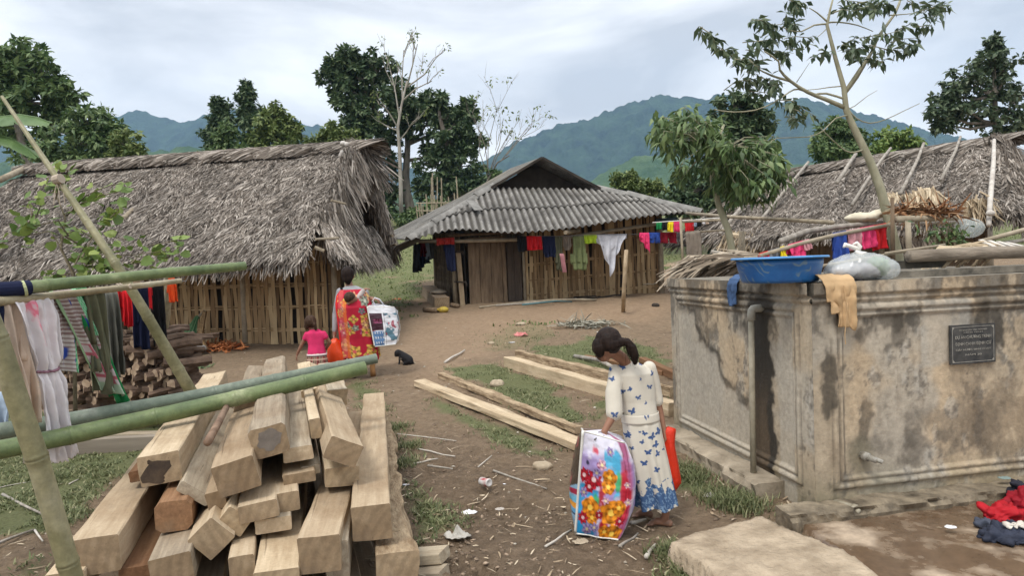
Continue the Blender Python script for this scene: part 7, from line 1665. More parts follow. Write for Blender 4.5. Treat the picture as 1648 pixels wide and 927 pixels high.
def foot(mb, heel, toe, ankle, r=.022, h=.03):
    heel, toe, ankle = Vector(heel), Vector(toe), Vector(ankle); d_ = (toe-heel); L_ = d_.length; d_.normalize(); s_ = d_.cross(Vector((0, 0, 1))).normalized()
    cap_(mb, heel+Vector((0, 0, r*.9)), r, heel.lerp(toe, .5)+Vector((0, 0, h*.9)), r*.9); cap_(mb, heel.lerp(toe, .5)+Vector((0, 0, h*.8)), r*.95, heel.lerp(toe, .78)+Vector((0, 0, r*.6)), r*.62)
    cap_(mb, ankle, r*1.0, heel.lerp(toe, .25)+Vector((0, 0, h)), r*1.05)
    for k in range(5):
        o_ = s_*(k-2)*r*.42; a = heel.lerp(toe, .74-.02*abs(k-1))+o_+Vector((0, 0, r*.45)); cap_(mb, a, r*.32, heel.lerp(toe, 1.0-.035*k)+o_*1.05+Vector((0, 0, r*.3)), r*.27, 6)
skin = NB('brown skin'); v = skin.coord('World'); n = skin.noise(v, 18, 4); skin.col(skin.ramp(n, [(.3, (.21, .10, .062)), (.7, (.30, .145, .09))])); skin.rough(.5); skin.b.inputs['Subsurface Weight'].default_value = .08; skin.b.inputs['Subsurface Radius'].default_value = (.02, .008, .005); skin = skin.m
skin2 = attrmat('child skin', .5, .1, 60, .001, .12, 18)
def hairmat(name, c1, c2):
    b = NB(name); v = b.coord('Object', (1, 1, .25)); n = b.noise(v, 70, 4, .6, .5); b.col(b.ramp(n, [(.3, c1), (.7, c2)])); b.rough(.55); b.b.inputs['Specular IOR Level'].default_value = .12; b.bump(n, .9, .004); return b.m
hair_d = hairmat('dark hair', (.008, .005, .004), (.028, .017, .013)); hair_b = hairmat('brown hair', (.025, .014, .009), (.08, .044, .027))
def strands(name, roots, dirs, ln, w, mat_, parent, seed=0, droop=.3):
    rg = np.random.default_rng(seed); N = len(roots); d = dirs/np.linalg.norm(dirs, axis=1, keepdims=True); p = roots; V_ = []; s = np.cross(d, rg.normal(size=(N, 3))); s /= np.linalg.norm(s, axis=1, keepdims=True)
    for k in range(6):
        t = k/5; ww = w*(1-.8*t); V_ += [p-s*ww/2, p+s*ww/2]; d = d+np.array([0, 0, -droop/5]); d /= np.linalg.norm(d, axis=1, keepdims=True); p = p+d*(ln/5)[:, None]
    V_ = np.stack(V_, 1); o = (np.arange(N)*12)[:, None]; F_ = np.concatenate([o+np.array([[2*k, 2*k+1, 2*k+3, 2*k+2]]) for k in range(5)])
    return link(name, npme(name, V_.reshape(-1, 3), F_), mat_, parent)
def petals(c, X_, Y_, cx, cy, r, col_, n=5, ang=0, centre=None, depth=.35, sharp=.12):
    dx, dy = X_-cx, Y_-cy; rr_ = np.hypot(dx, dy)/r; th = np.arctan2(dy, dx)+ang; e_ = (.86+.12*np.cos(n*th)+.06*np.cos(2*n*th+1)); m_ = sst(1.0, 1.0-sharp, rr_/e_)
    if centre is not None and centre[0] == .95: m_ = sst(1.0, .9, rr_/(.92+.06*np.cos(n*th)+.04*np.cos(9*th)))
    sh = 1-depth*(.5+.5*np.cos(n*th+math.pi))-.30*sst(.2, .95, np.sin(rr_*14+th*2+np.sin(th*3))); cc = np.array(col_)[None, None]*sh[..., None]
    c[:] = c*(1-m_[..., None])+cc*m_[..., None]
    if centre is not None: m2 = sst(.30, .2, rr_)[..., None]; c[:] = c*(1-m2)+np.array(centre)*m2
def butterfly(D, cx, cy, s, ang):
    """mask of a butterfly, D = (x, y) local metres"""
    x = (D[0]-cx)*math.cos(ang)+(D[1]-cy)*math.sin(ang); y = -(D[0]-cx)*math.sin(ang)+(D[1]-cy)*math.cos(ang); x, y = x/s, y/s; m_ = np.zeros(x.shape, bool)
    for sg in (-1, 1):
        m_ |= ((x*sg-.42)*.8+(y-.28)*.6)**2/.20+((y-.28)*.8-(x*sg-.42)*.6)**2/.075 < 1
        m_ |= ((x*sg-.28)*.8-(y+.25)*.6)**2/.08+((y+.25)*.8+(x*sg-.28)*.6)**2/.045 < 1
    m_ |= (np.abs(x) < .06)&(np.abs(y) < .4)
    return m_
# ---------------- girl in the butterfly dress
GD = 4.22
def J(u, v, dd=0): return P(u, v, GD+dd)
YAW = .38
hf = G(1077, 849); ht = G(1040, 847); ff = G(1046, 834); ft = G(1016, 834)
girl = top('person', 'girl in white butterfly dress bowing her head, carrying a big bedding bag', 'person', hf.lerp(ff, .5))
hc = J(977, 553, -.06); fdir = Vector((-.60, .30, -.74)).normalized()
def gbody(mb):
    mb.sph(hc, (.072, .080, .088), n=20, m=14); mb.sph(hc+fdir*.035+Vector((.0, .0, -.03)), (.052, .056, .058), n=16, m=12)     # skull, face
    mb.sph(hc+Vector((-.022, -.01, -.072)), (.036, .034, .034), n=12, m=8)                                   # cheek and jaw
    q = hc+fdir*.088+Vector((0, -.0, -.008)); mb.sph(q, (.012, .012, .014), n=8, m=6); cap_(mb, hc+fdir*.075+Vector((-.01, 0, .022)), .008, q, .009, 8)   # nose
    mb.sph(hc+fdir*.070+Vector((.018, 0, -.034)), (.014, .014, .008), n=8, m=6); mb.sph(hc+fdir*.06+Vector((.028, 0, -.045)), .016, n=8, m=6)                 # lips, chin
    mb.sph(hc+Vector((.035, -.062, -.028)), (.010, .008, .020), n=8, m=8); mb.sph(hc+Vector((.04, .066, -.02)), (.010, .008, .020), n=8, m=8)              # ears
    chain(mb, [(hc+Vector((.03, .01, -.05)), .040), (J(1003, 578, .0), .036), (J(1010, 594, .04), .042)])
    rings(mb, [(J(1014, 592, .04), .05, .04, YAW), (J(1016, 604, .04), .09, .055, YAW), (J(1024, 640, .04), .095, .065, YAW), (J(1030, 668, .03), .085, .065, YAW), (J(1034, 695, .03), .10, .075, YAW), (J(1036, 712, .03), .07, .06, YAW)])
    chain(mb, [(J(992, 606, .0), .030), (J(987, 655, -.08), .027), (J(985, 672, -.10), .026), (J(973, 694, -.13), .019)])
    hand(mb, J(973, 694, -.13), (-.30, -.12, -.9), (.2, .9, .1), .115, .75, 1, .0068)
    chain(mb, [(J(1045, 600, .08), .030), (J(1058, 648, .10), .027), (J(1062, 665, .10), .024), (J(1068, 692, .08), .018)])
    hand(mb, J(1068, 692, .08), (.12, -.05, -.95), (-.9, .1, 0), .115, .9, -1, .0068)
    chain(mb, [(J(1048, 700, .06), .065), (J(1056, 765, .02), .044), (hf+Vector((-.02, 0, .22)), .038), (hf+Vector((-.02, 0, .07)), .024)])
    foot(mb, hf, ht, hf+Vector((-.02, 0, .07)), .024, .035)
    chain(mb, [(J(1022, 700, .02), .065), (J(1030, 765, .14), .044), (ff+Vector((-.0, 0, .2)), .036), (ff+Vector((-.01, 0, .07)), .024)])
    foot(mb, ff, ft, ff+Vector((-.01, 0, .07)), .024, .035)
def skincol(a):
    c = np.ones((len(a), 3))*np.array([.27, .135, .085])
    for (o_, r_, k_) in ((fdir*.078+Vector((-.012, -.030, .004)), .011, (.02, .014, .012)), (fdir*.078+Vector((.0, .030, .012)), .011, (.02, .014, .012)), (fdir*.076+Vector((.018, 0, -.036)), .015, (.24, .07, .06))):
        q = np.array(hc+o_); d_ = np.linalg.norm(a-q, axis=1); m_ = sst(r_, r_*.7, d_)[:, None]; c = c*(1-m_)+np.array(k_)*m_
    for g_ in (hf, ff, ht, ft): d_ = np.linalg.norm(a-np.array(g_), axis=1); m_ = sst(.10, .02, d_)[:, None]*.4; c = c*(1-m_)+np.array([.20, .14, .10])*m_
    return c
blob_obj('body', gbody, skin2, girl, .0045, 3, colors=skincol)
def ghair(mb):
    mb.sph(hc+Vector((.008, -.006, .016)), (.083, .090, .088), n=20, m=14); mb.sph(hc+Vector((-.052, -.032, -.020)), (.038, .048, .062), n=14, m=10); mb.sph(hc+Vector((-.062, .02, -.02)), (.03, .05, .05), n=14, m=10)
    cap_(mb, hc+Vector((.02, -.06, .0)), .045, hc+Vector((.085, -.05, .012)), .028); mb.sph(hc+Vector((.03, .04, -.0)), (.055, .05, .05), n=14, m=10)
    pt = [(J(1003, 549, -.10), .020), (J(1009, 550, -.11), .024), (J(1017, 560, -.11), .030), (J(1021, 573, -.10), .029), (J(1022, 584, -.09), .016)]; chain(mb, pt)
def hdisp(a): return (fbm(a[:, 0]*30, a[:, 1]*30, a[:, 2]*110, 3, 4)-.5)*.006
blob_obj('hair', ghair, hair_d, girl, .006, 5, hdisp)
rg = np.random.default_rng(8); n = 240; t = rg.random(n); a0_ = np.array(J(1008, 548, -.11)); a1_ = np.array(J(1022, 582, -.09)); roots = a0_+(a1_-a0_)*(t**1.0)[:, None]*.6+rg.normal(size=(n, 3))*.012
strands('ponytail_strands', roots, np.repeat((a1_-a0_)[None], n, 0)+rg.normal(size=(n, 3))*.03, .09*(.6+.5*rg.random(n)), .003, hair_d, girl, 1, .5)
n = 260; th = rg.random(n)*2.2-1.5; roots = np.array(hc)+np.stack([-.062+.02*rg.random(n), -.07+.14*rg.random(n), -.015+.02*rg.normal(size=n)], -1)
strands('fringe_strands', roots, np.array([[-.15, -.1, -1.]])+rg.normal(size=(n, 3))*.15, .06*(.5+.8*rg.random(n)), .003, hair_d, girl, 2, .2)
# dress: bodice and sleeves
def bodice(mb):
    rings(mb, [(J(1013, 583, .03), .045, .038, YAW), (J(1014, 590, .03), .092, .060, YAW), (J(1018, 601, .035), .128, .082, YAW), (J(1022, 620, .04), .125, .084, YAW), (J(1027, 645, .04), .112, .080, YAW), (J(1031, 668, .03), .108, .080, YAW)], 32, 2.3)
    chain(mb, [(J(991, 598, -.01), .043), (J(988, 630, -.05), .049), (J(989, 664, -.09), .048)], 14); chain(mb, [(J(1045, 592, .08), .042), (J(1053, 625, .10), .045), (J(1057, 645, .10), .042)], 14)
FLY = [(1004, 592, 1.15, .3), (1035, 587, 1.0, -.3), (985, 610, 1.0, .5), (983, 595, .8, .9), (1002, 631, 1.1, -.2), (1014, 627, .9, 1.0), (1048, 625, 1.05, .0), (1032, 611, .6, 1.4), (1028, 641, 1.05, .25), (986, 664, 1.25, .0), (1041, 650, .6, 1.2), (1018, 663, 1.3, .5), (1054, 604, .9, 1.2)]
cr_ = np.array(rr); cu_ = np.array(uu)
def frockcol(a, flies, scale=.036, blue=(.045, .085, .20)):
    c = np.ones((len(a), 3))*np.array([.58, .535, .45])
    for (u_, v_, s_, g_) in flies:
        p0 = np.array(P(u_, v_, GD-.05)); d_ = a-p0
        # keep to the side of the cloth that faces back
        sc = GD/4.22; X_ = d_@cr_; Y_ = d_@cu_; ok = (np.abs(X_) < .05)&(np.abs(Y_) < .05)&(d_@np.array(f0) < .10)
        m_ = butterfly((X_, Y_), 0, 0, scale*.62*s_, g_)&ok; c[m_] = np.array(blue)*(.8+.5*vn(a[m_, 0]*200, a[m_, 2]*200, 0, 4))[:, None]
    return c
dressm = attrmat('printed cotton', .9, .3, 60, .003, .08, 10)
def ddisp(a): return (fbm(a[:, 0]*9, a[:, 1]*9, a[:, 2]*5, 3, 14)-.5)*.016
blob_obj('dress_bodice', bodice, dressm, girl, .005, 7, ddisp, lambda a: frockcol(a, FLY))
# belt and skirt lofts
def skirt(name, cen, rx, ry, nv, folds, amp, colf, parent, mat_, yaw=YAW, nu=220, thick=.004, hem=.008, seed=0, z0=0):
    """open cloth tube: cen(t), rx(t), ry(t)"""
    th = np.linspace(0, 2*math.pi, nu, endpoint=False); t = np.linspace(0, 1, nv); TH, T = np.meshgrid(th, t, indexing='ij')
    C_ = np.array([tuple(cen(x)) for x in t]); RX = np.array([rx(x) for x in t]); RY = np.array([ry(x) for x in t])
    f_ = 1+amp(T)*(np.cos(TH*folds+seed)+.45*np.cos(TH*(folds*1.7)+1.3+T*1.5)+.8*(fbm(np.cos(TH)*2+5, np.sin(TH)*2+5, T*1.5, 3, seed)-.5))
    x = RX[None]*np.cos(TH)*f_; y = RY[None]*np.sin(TH)*f_; c_, s_ = math.cos(yaw), math.sin(yaw)
    Pw = C_[None]+np.stack([x*c_-y*s_, x*s_+y*c_, np.sin(TH*5)*hem*T**4], -1)
    c = colf(Pw.reshape(-1, 3), TH.reshape(-1), T.reshape(-1)); o = link(name, npme(name, Pw.reshape(-1, 3), gridF(nu, nv, True), c), mat_, parent, smooth=True)
    sm = o.modifiers.new('t', 'SOLIDIFY'); sm.thickness = thick; return o
lp = lambda a, b_: (lambda t: a.lerp(b_, t)); itp = lambda xs__, ys__: (lambda t: float(np.interp(t, xs__, ys__)))
SKF = [(1012, 703, 1.1, .2), (1036, 697, 1.0, -.5), (1033, 711, .9, .6), (1029, 695, .5, .0), (1042, 727, 1.2, .2), (1036, 745, 1.25, .1), (1060, 696, 1.3, 1.2), (1070, 724, .8, .9), (1055, 755, 1.2, -.4), (1013, 698, .7, 1.3), (1018, 722, .7, .6), (1049, 703, 1.4, .7), (1055, 716, 1.3, .9), (1058, 730, 1.1, 1.4), (1026, 776, .9, .2)]
def skcol(a, TH, T):
    c = frockcol(a, SKF)
    x = TH*.17; y = T*.57; n_b = fbm(x*34, y*34, 0, 3, 33); m_ = (T > .66+.10*(fbm(x*14, y*3, 0, 2, 30)-.35))&(n_b > .60-.36*sst(.70, .86, T)+.16*sst(.95, 1, T))
    cell = (fbm(x*90, y*90, 0, 2, 35) > .38); c[m_&cell] = np.array([.05, .10, .21]); c[m_&~cell] = np.array([.16, .25, .37]); return c
skirt('dress_skirt', lambda t: J(1030+20*t, 668, .03).lerp(J(1030+26*t, 812, .05), t), itp([0, .1, .5, 1], [.108, .116, .122, .128]), itp([0, .1, .5, 1], [.080, .095, .115, .125]), 200, 8, lambda T: .02+.085*T, skcol, girl, dressm, hem=.012, seed=2)
skirt('belt', lp(J(1030, 664, .03), J(1031, 678, .03)), itp([0, 1], [.116, .119]), itp([0, 1], [.088, .094]), 6, 3, lambda T: .006+0*T, lambda a, TH, T: frockcol(a, [(1040, 671, 1.0, .3)]), girl, dressm, thick=.006, hem=0)
# ---------------- bedding bags
def pbag(name, label, FL_, FR_2, BR_2, BL_2, bulge, paint, mat_, pipe=True, nseg=60, nt=110, cat='bag', group=None):
    """four corner lines (top, bottom) = FL, FR, BR, BL; sides bulge; paint(side, s, t)"""
    ends = [FL_, FR_2, BR_2, BL_2]; base = sum([e[1] for e in ends], Vector())/4
    bag_ = top(name, label, cat, base, group); cs = []; cl = []; t = np.linspace(0, 1, nt)
    cen = np.array(sum([e[0]+e[1] for e in ends], Vector())/8)
    V_ = np.zeros((4*nseg, nt, 3)); C_ = np.zeros((4*nseg, nt, 3))
    for k in range(4):
        a, b_ = ends[k], ends[(k+1) % 4]; s = np.arange(nseg)/nseg; S_, T_ = np.meshgrid(s, t, indexing='ij')
        A = np.array(a[0])*(1-T_[..., None])+np.array(a[1])*T_[..., None]; B = np.array(b_[0])*(1-T_[..., None])+np.array(b_[1])*T_[..., None]
        Pq = A*(1-S_[..., None])+B*S_[..., None]; mid = (np.array(a[0])+np.array(b_[0])+np.array(a[1])+np.array(b_[1]))/4; o_ = mid-cen; o_[2] = 0; o_ /= np.linalg.norm(o_)
        bl = bulge[k]*(np.sin(math.pi*np.clip(T_, 0, 1))**.7)*(.35+.65*np.sin(math.pi*S_)) if k in (1, 2) else bulge[k]*(np.sin(math.pi*T_)**.6)*np.sin(math.pi*S_)**.7
        if k == 0: # right edge swells sideways
            al_ = (B-A); al_ /= np.linalg.norm(al_, axis=-1, keepdims=True); Pq = Pq+al_*(bulge[4]*S_**1.5*np.sin(math.pi*T_)**.7)[..., None]
        if k == 1:
            al_ = np.array(ends[1][0]-ends[0][0]); al_[2] = 0; al_ /= np.linalg.norm(al_); Pq = Pq+al_[None, None]*(bulge[4]*(1-S_)**1.0*np.sin(math.pi*T_)**.7)[..., None]
        wr = (fbm(S_*4+k*9, T_*7, 0, 4, 91)-.5)*.022*np.sin(math.pi*np.clip(S_, 0, 1))**.5+(fbm(S_*3+T_*2, T_*14, 0, 3, 95)-.5)*.010
        V_[k*nseg:(k+1)*nseg] = Pq+o_[None, None]*(bl+wr)[..., None]; C_[k*nseg:(k+1)*nseg] = paint(k, S_, T_)
    n0 = 4*nseg*nt; topc = V_[:, 0].mean(0)+np.array([0, 0, .012]); botc = V_[:, -1].mean(0)
    VV = np.concatenate([V_.reshape(-1, 3)]+[(V_[:, 0]*(1-f_)+topc*f_)+np.array([0, 0, .02*f_]) for f_ in (.15, .4, .7, .98)]+[(V_[:, -1]*(1-f_)+botc*f_) for f_ in (.3, .98)])
    CC = np.concatenate([C_.reshape(-1, 3)]+[C_[:, 0]]*4+[C_[:, -1]]*2); N4 = 4*nseg; F_ = [gridF(N4, nt, True)]
    idx = np.arange(N4); nx = (idx+1) % N4; prev = idx*nt; pn = nx*nt
    for j in range(4): cur = n0+j*N4+idx; cn = n0+j*N4+nx; F_.append(np.stack([prev, cur, cn, pn], -1)); prev, pn = cur, cn
    prev = idx*nt+nt-1; pn = nx*nt+nt-1
    for j in range(4, 6): cur = n0+j*N4+idx; cn = n0+j*N4+nx; F_.append(np.stack([prev, pn, cn, cur], -1)); prev, pn = cur, cn
    body_ = link('bag_body', npme('bag_body', VV, np.concatenate(F_), CC), mat_, bag_, smooth=True)
    if pipe:
        mb = MB(); mb.tube([Vector(V_[0, j])+Vector((0, -.003, 0)) for j in range(0, nt, 4)], .0085, 6); mb.tube([Vector(V_[i, 0]) for i in range(0, nseg+1, 4)], .005, 6); mb.tube([Vector(V_[i % N4, nt-1]) for i in range(0, nseg+1, 4)], .006, 6); mb.tube([Vector(V_[(3*nseg+i) % N4, 0]) for i in range(0, nseg+1, 4)], .005, 6)
        mb.build('piping', whitef.m, bag_, smooth=True)
    return bag_, V_
def paint_quilt(k, S_, T_):
    c = np.ones(S_.shape+(3,)); n1 = fbm(S_*5, T_*7, 0, 4, 201+k); n2 = fbm(S_*2.5, T_*3.5, 0, 3, 211+k)
    lil = np.array([.34, .26, .50]); whi = np.array([.55, .50, .62]); sky_ = np.array([.08, .42, .66]); blu = np.array([.02, .26, .52]); red_ = np.array([.50, .012, .03]); org = np.array([.88, .30, .02])
    c = c*lil; m_ = sst(.42, .55, n1)[..., None]; c = c*(1-m_)+whi*m_; m_ = sst(.25, .1, T_)[..., None]; c = c*(1-m_)+np.array([.72, .70, .80])*m_
    if k == 0:
        def patch(cond, col_, soft=.03):
            m_ = sst(-soft, soft, cond+(fbm(S_*8, T_*9, 0, 3, 222)-.5)*.16)[..., None]*.95; c[:] = c*(1-m_)+np.array(col_)*m_
        patch(.12-np.hypot(S_-.78, (T_-.20)*1.2), sky_); patch(.07-np.abs(T_-.20)-(S_ < .5)*1, sky_); patch(.17-np.hypot((S_-.72)*1.1, T_-.42), sky_*1.1)
        patch(.08-np.hypot((S_-.32), (T_-.14)*2), (.62, .06, .10)); patch(.10-np.abs(S_-.93)-.0*T_, (.42, .10, .22)); patch(.14-np.hypot((S_-.88)*1.4, (T_-.55)*.6), red_)
        patch(np.minimum(.42-S_, T_-.50), blu*1.2); patch(np.minimum(.45-S_, T_-.80), blu); patch(.07-np.hypot(S_-.12, (T_-.52)*1.6), (.03, .24, .42))
        patch(.05-np.abs(S_-.48-.1*(T_-.6)*3)-(T_ < .42)*1-(T_ > .95), red_*.8); patch(.06-np.abs((S_-.62)-(T_-.6)*-.4)-(np.abs(T_-.6) > .18), (.42, .30, .60))
        patch(.04-np.hypot((S_-.36), (T_-.60)*1.0), (.05, .35, .12)); patch(.04-np.hypot((S_-.76)*1.3, (T_-.42)*.55), (.06, .38, .14)); patch(.07-np.hypot(S_-.55, (T_-.86)), red_*.7)
        for (a_, b_2, r_) in ((.16, .27, .035), (.40, .27, .05)): patch(r_-np.hypot(S_-a_, (T_-b_2)*1.5), (.02, .02, .05) if r_ < .04 else (.25, .03, .10), .01)
        for i, (a_, b_2, r_, kk) in enumerate([(.10, .40, .11, 0), (.30, .42, .14, 0), (.22, .50, .10, 0), (.35, .35, .08, 2), (.60, .37, .11, 1), (.58, .46, .10, 1), (.27, .70, .14, 1), (.33, .80, .10, 1), (.68, .72, .17, 1), (.80, .66, .10, 1), (.78, .95, .15, 1), (.62, .93, .10, 1), (.92, .42, .05, 3), (.95, .60, .06, 3), (.25, .93, .10, 2), (.40, .90, .08, 2), (.55, .60, .06, 3), (.12, .57, .08, 2), (.14, .82, .10, 0), (.45, .26, .08, 3), (.62, .12, .07, 2), (.86, .80, .08, 0), (.46, .76, .07, 0)]):
            col_ = (red_, org, lil*1.1, np.array([.80, .45, .55]))[kk]; petals(c, S_*.60, T_, a_*.60, b_2, r_*(.85 if kk == 1 else .75), col_, n=(7, 5, 6, 5)[kk], ang=i*1.3, centre=((.7, .5, .5), (.95, .62, .10), (.6, .5, .3), (.9, .8, .4))[kk], depth=.5)
        # fold shade of the quilt painted in as dark crease lines
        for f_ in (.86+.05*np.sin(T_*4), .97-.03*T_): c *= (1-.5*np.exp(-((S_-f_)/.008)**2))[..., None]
    if k == 3:
        win = np.array([.075, .055, .04]); c = np.ones(S_.shape+(3,))*np.array([.25, .42, .58])
        for lo, hi, kk in ((.56, .62, (.34, .02, .06)), (.64, .70, (.16, .48, .68)), (.70, .76, (.82, .34, .03)), (.76, .8, (.1, .35, .6)), (.80, .82, (.02, .04, .1))): m_ = ((T_ > lo)&(T_ < hi))[..., None]; c = np.where(m_, np.array(kk), c)
        w_ = ((T_ < .54+.04*np.sin(S_*4))&(S_ > .05))[..., None]; pk = (fbm(S_*6, T_*8, 0, 3, 7) > .60)[..., None]; c = np.where(w_, np.where(pk, np.array([.25, .07, .07]), win), c)
    return np.clip(c, 0, 1)
quiltm = attrmat('glossy printed bedding', .35, .35, 40, .006, .10, 9, coat=.25)
bagg, BV = pbag('bedding_bag', 'big zipped see-through bag of bright flowered bedding held by the girl in the butterfly dress', (P(938, 694, 4.00), G(926, 864)+Vector((0, 0, .015))), (P(1005, 713, 4.05), G(996, 873)+Vector((0, 0, .012))), (P(1000, 702, 4.30), G(1006, 852)+Vector((0, 0, .02))), (P(936, 690, 4.26), G(926, 843)+Vector((0, 0, .02))), (.045, .05, .05, .05, .06), paint_quilt, quiltm)
mb = MB(); mb.tube([P(958, 703, 4.03), P(964, 696, 4.08), P(975, 697, 4.09), P(988, 708, 4.10), P(994, 716, 4.07)], .005, 8); mb.tube([P(957, 708, 4.0), P(962, 703, 4.03), P(972, 702, 4.05)], .005, 8); mb.build('handle', nmat('grey strap', (.14, .13, .14), (.25, .24, .25), 20), bagg, smooth=True)
def thinbag(name, label, pts_f, d_, mat_, thick=.09, seed=0, n=26, cat='plastic bag'):
    """crumpled plastic bag, front outline given by left and right px edges per height"""
    rows = len(pts_f); V_ = []; nu = 40
    rgx = np.linspace(0, 2*math.pi, nu, endpoint=False); tt_ = np.linspace(0, rows-1, n)
    L_ = np.interp(tt_, range(rows), [p[0] for p in pts_f]); R_ = np.interp(tt_, range(rows), [p[1] for p in pts_f]); Yv = np.interp(tt_, range(rows), [p[2] for p in pts_f])
    for i in range(n):
        t = i/(n-1); c = P((L_[i]+R_[i])/2, Yv[i], d_); hw = (R_[i]-L_[i])/2*d_/FX; th_ = thick*.5*(.15+.85*math.sin(math.pi*min(1, .08+t*.9)))
        for a in rgx:
            w_ = 1+.10*(vn(np.array([math.cos(a)*3+seed]), np.array([math.sin(a)*3]), t*6, seed)[0]-.5)*2; V_.append(tuple(c+Vector((hw*math.cos(a)*w_, th_*math.sin(a)*w_, .004*math.sin(a*5)))))
    V_ = np.array(V_).reshape(n, nu, 3).transpose(1, 0, 2).reshape(-1, 3); F_ = gridF(nu, n, True)
    bot = np.array([[i*n+n-1 for i in range(nu)]]); me = bpy.data.meshes.new(name); me.from_pydata(V_.tolist(), [], F_.tolist()+bot.tolist()); me.update()
    o = link(name, me, mat_, None, loc=P((L_[0]+R_[0])/2, Yv[0], d_), label=label, cat=cat, smooth=True); sm = o.modifiers.new('t', 'SOLIDIFY'); sm.thickness = .002; return o
def filmc(name, c):
    b = NB(name); b.col(c); b.rough(.32); b.b.inputs['Specular IOR Level'].default_value = .5; v = b.coord('World'); b.bump(b.noise(v, 30, 5, .6, .5), .8, .01)
    tr = b.n('ShaderNodeBsdfTranslucent'); tr.inputs[0].default_value = (*c, 1); ms = b.n('ShaderNodeMixShader'); ms.inputs[0].default_value = .35; b.l(b.b.outputs[0], ms.inputs[1]); b.l(tr.outputs[0], ms.inputs[2]); b.l(ms.outputs[0], b.out.inputs[0]); return b.m
orf = filmc('orange red plastic film', (.80, .045, .012))
thinbag('plastic_bag', 'orange-red plastic bag hanging at the right side of the girl in the butterfly dress', [(1064, 1076, 688), (1062, 1087, 692), (1066, 1085, 715), (1070, 1090, 745), (1072, 1095, 775), (1072, 1090, 786), (1078, 1084, 792)], GD+.10, orf, .10, 3)
# ---------------- woman with a baby on her back
WD = 9.25
def Jw(u, v, dd=0): return P(u, v, WD+dd)
lf_ = G(571, 607); wom = top('person', 'woman with dark hair carrying a baby on her back in a red flowered cloth', 'person', lf_)
wh = Jw(560, 443)
rtoe = P(601, 603, WD+.05); rtoe.z = Hs(rtoe.x, rtoe.y)+.02; rheel = P(600, 588, WD-.02)
def wbody(mb):
    mb.sph(wh, (.074, .085, .105), n=18, m=12); mb.sph(wh+Vector((-.02, .04, -.03)), (.055, .055, .07), n=14, m=10)
    mb.sph(wh+Vector((-.01, .10, -.03)), (.012, .014, .016), n=8, m=6); mb.sph(wh+Vector((-.078, .01, -.02)), (.012, .016, .028), n=8, m=6); mb.sph(wh+Vector((.076, .01, -.02)), (.012, .016, .028), n=8, m=6)
    chain(mb, [(wh+Vector((.0, 0, -.09)), .048), (Jw(564, 464, 0), .05)])
    rings(mb, [(Jw(566, 462), .09, .06, 0), (Jw(568, 469), .16, .09, 0), (Jw(570, 500), .145, .09, 0), (Jw(573, 520), .13, .09, 0), (Jw(575, 545), .15, .10, 0), (Jw(575, 555), .12, .09, 0)], 24)
    chain(mb, [(Jw(548, 470, 0), .05), (Jw(541, 505, .02), .038), (Jw(538, 540, -.02), .026)]); hand(mb, Jw(538, 540, -.02), (-.1, -.1, -1), (.9, .1, 0), .16, .8, -1, .0095)
    chain(mb, [(Jw(587, 470, .02), .05), (Jw(592, 490, .10), .038), (Jw(597, 480, -.05), .030)]); hand(mb, Jw(598, 480, -.06), (.9, -.2, -.15), (0, .3, -1), .16, .8, 1, .0095)
    chain(mb, [(Jw(566, 552, 0), .085), (Jw(568, 582, .05), .058), (lf_+Vector((0, 0, .1)), .036)]); foot(mb, lf_+Vector((.02, -.06, 0)), lf_+Vector((-.02, .16, 0)), lf_+Vector((.01, -.03, .09)), .034, .05)
    chain(mb, [(Jw(586, 552, 0), .085), (Jw(592, 580, -.02), .056), (rheel+Vector((-.02, .02, .03)), .036)]); foot(mb, rheel+Vector((0, .02, -.01)), rtoe, rheel+Vector((-.02, .02, .03)), .032, .04)
blob_obj('body', wbody, skin, wom, .009, 3)
blob_obj('hair', lambda mb: (mb.sph(wh+Vector((0, -.022, .02)), (.090, .092, .108), n=18, m=12), mb.sph(wh+Vector((.005, -.055, -.04)), (.072, .055, .07), n=14, m=10), mb.sph(wh+Vector((.01, -.05, -.10)), (.035, .03, .03))), hair_d, wom, .009, 4)
blob_obj('grey_top', lambda mb: (rings(mb, [(Jw(565, 460), .075, .06, 0), (Jw(567, 466), .16, .095, 0), (Jw(568, 474), .185, .11, 0), (Jw(569, 495), .17, .11, 0)], 24), chain(mb, [(Jw(548, 470, 0), .06), (Jw(541, 505, .02), .052), (Jw(539, 532, -.01), .038)]), chain(mb, [(Jw(587, 471, .02), .06), (Jw(590, 485, .08), .05)])), cmat((.30, .30, .31)), wom, .012, 5)
mb = MB(); mb.slab(Jw(549, 463, -.12), Jw(555, 480, -.16), .03, .012, up=Vector((0, -1, 0))); mb.build('carrier_strap', CM['black'], wom)
blob_obj('trousers', lambda mb: (chain(mb, [(Jw(567, 552, 0), .095), (Jw(569, 582, .05), .072), (lf_+Vector((0, 0, .09)), .062)]), chain(mb, [(Jw(586, 552, 0), .095), (Jw(592, 580, -.02), .070), (rheel+Vector((-.03, .02, .07)), .055)])), cmat((.06, .02, .05)), wom, .012, 4)
mb = MB(); mb.tube([rheel+Vector((.0, -.035, .02)), rheel.lerp(rtoe, .5)+Vector((0, -.035, .0)), rtoe+Vector((0, -.02, 0))], [.036, .034, .040], 10); mb.build('sandal', nmat('tan sole', (.35, .17, .06), (.5, .28, .12), 10), wom, smooth=True)
mb = MB(); mb.tube([lf_+Vector((.02, -.09, .03)), lf_+Vector((-.0, .05, .03)), lf_+Vector((-.02, .18, .025))], [.04, .046, .038], 10); mb.build('shoe', cmat((.03, .015, .03)), wom, smooth=True)
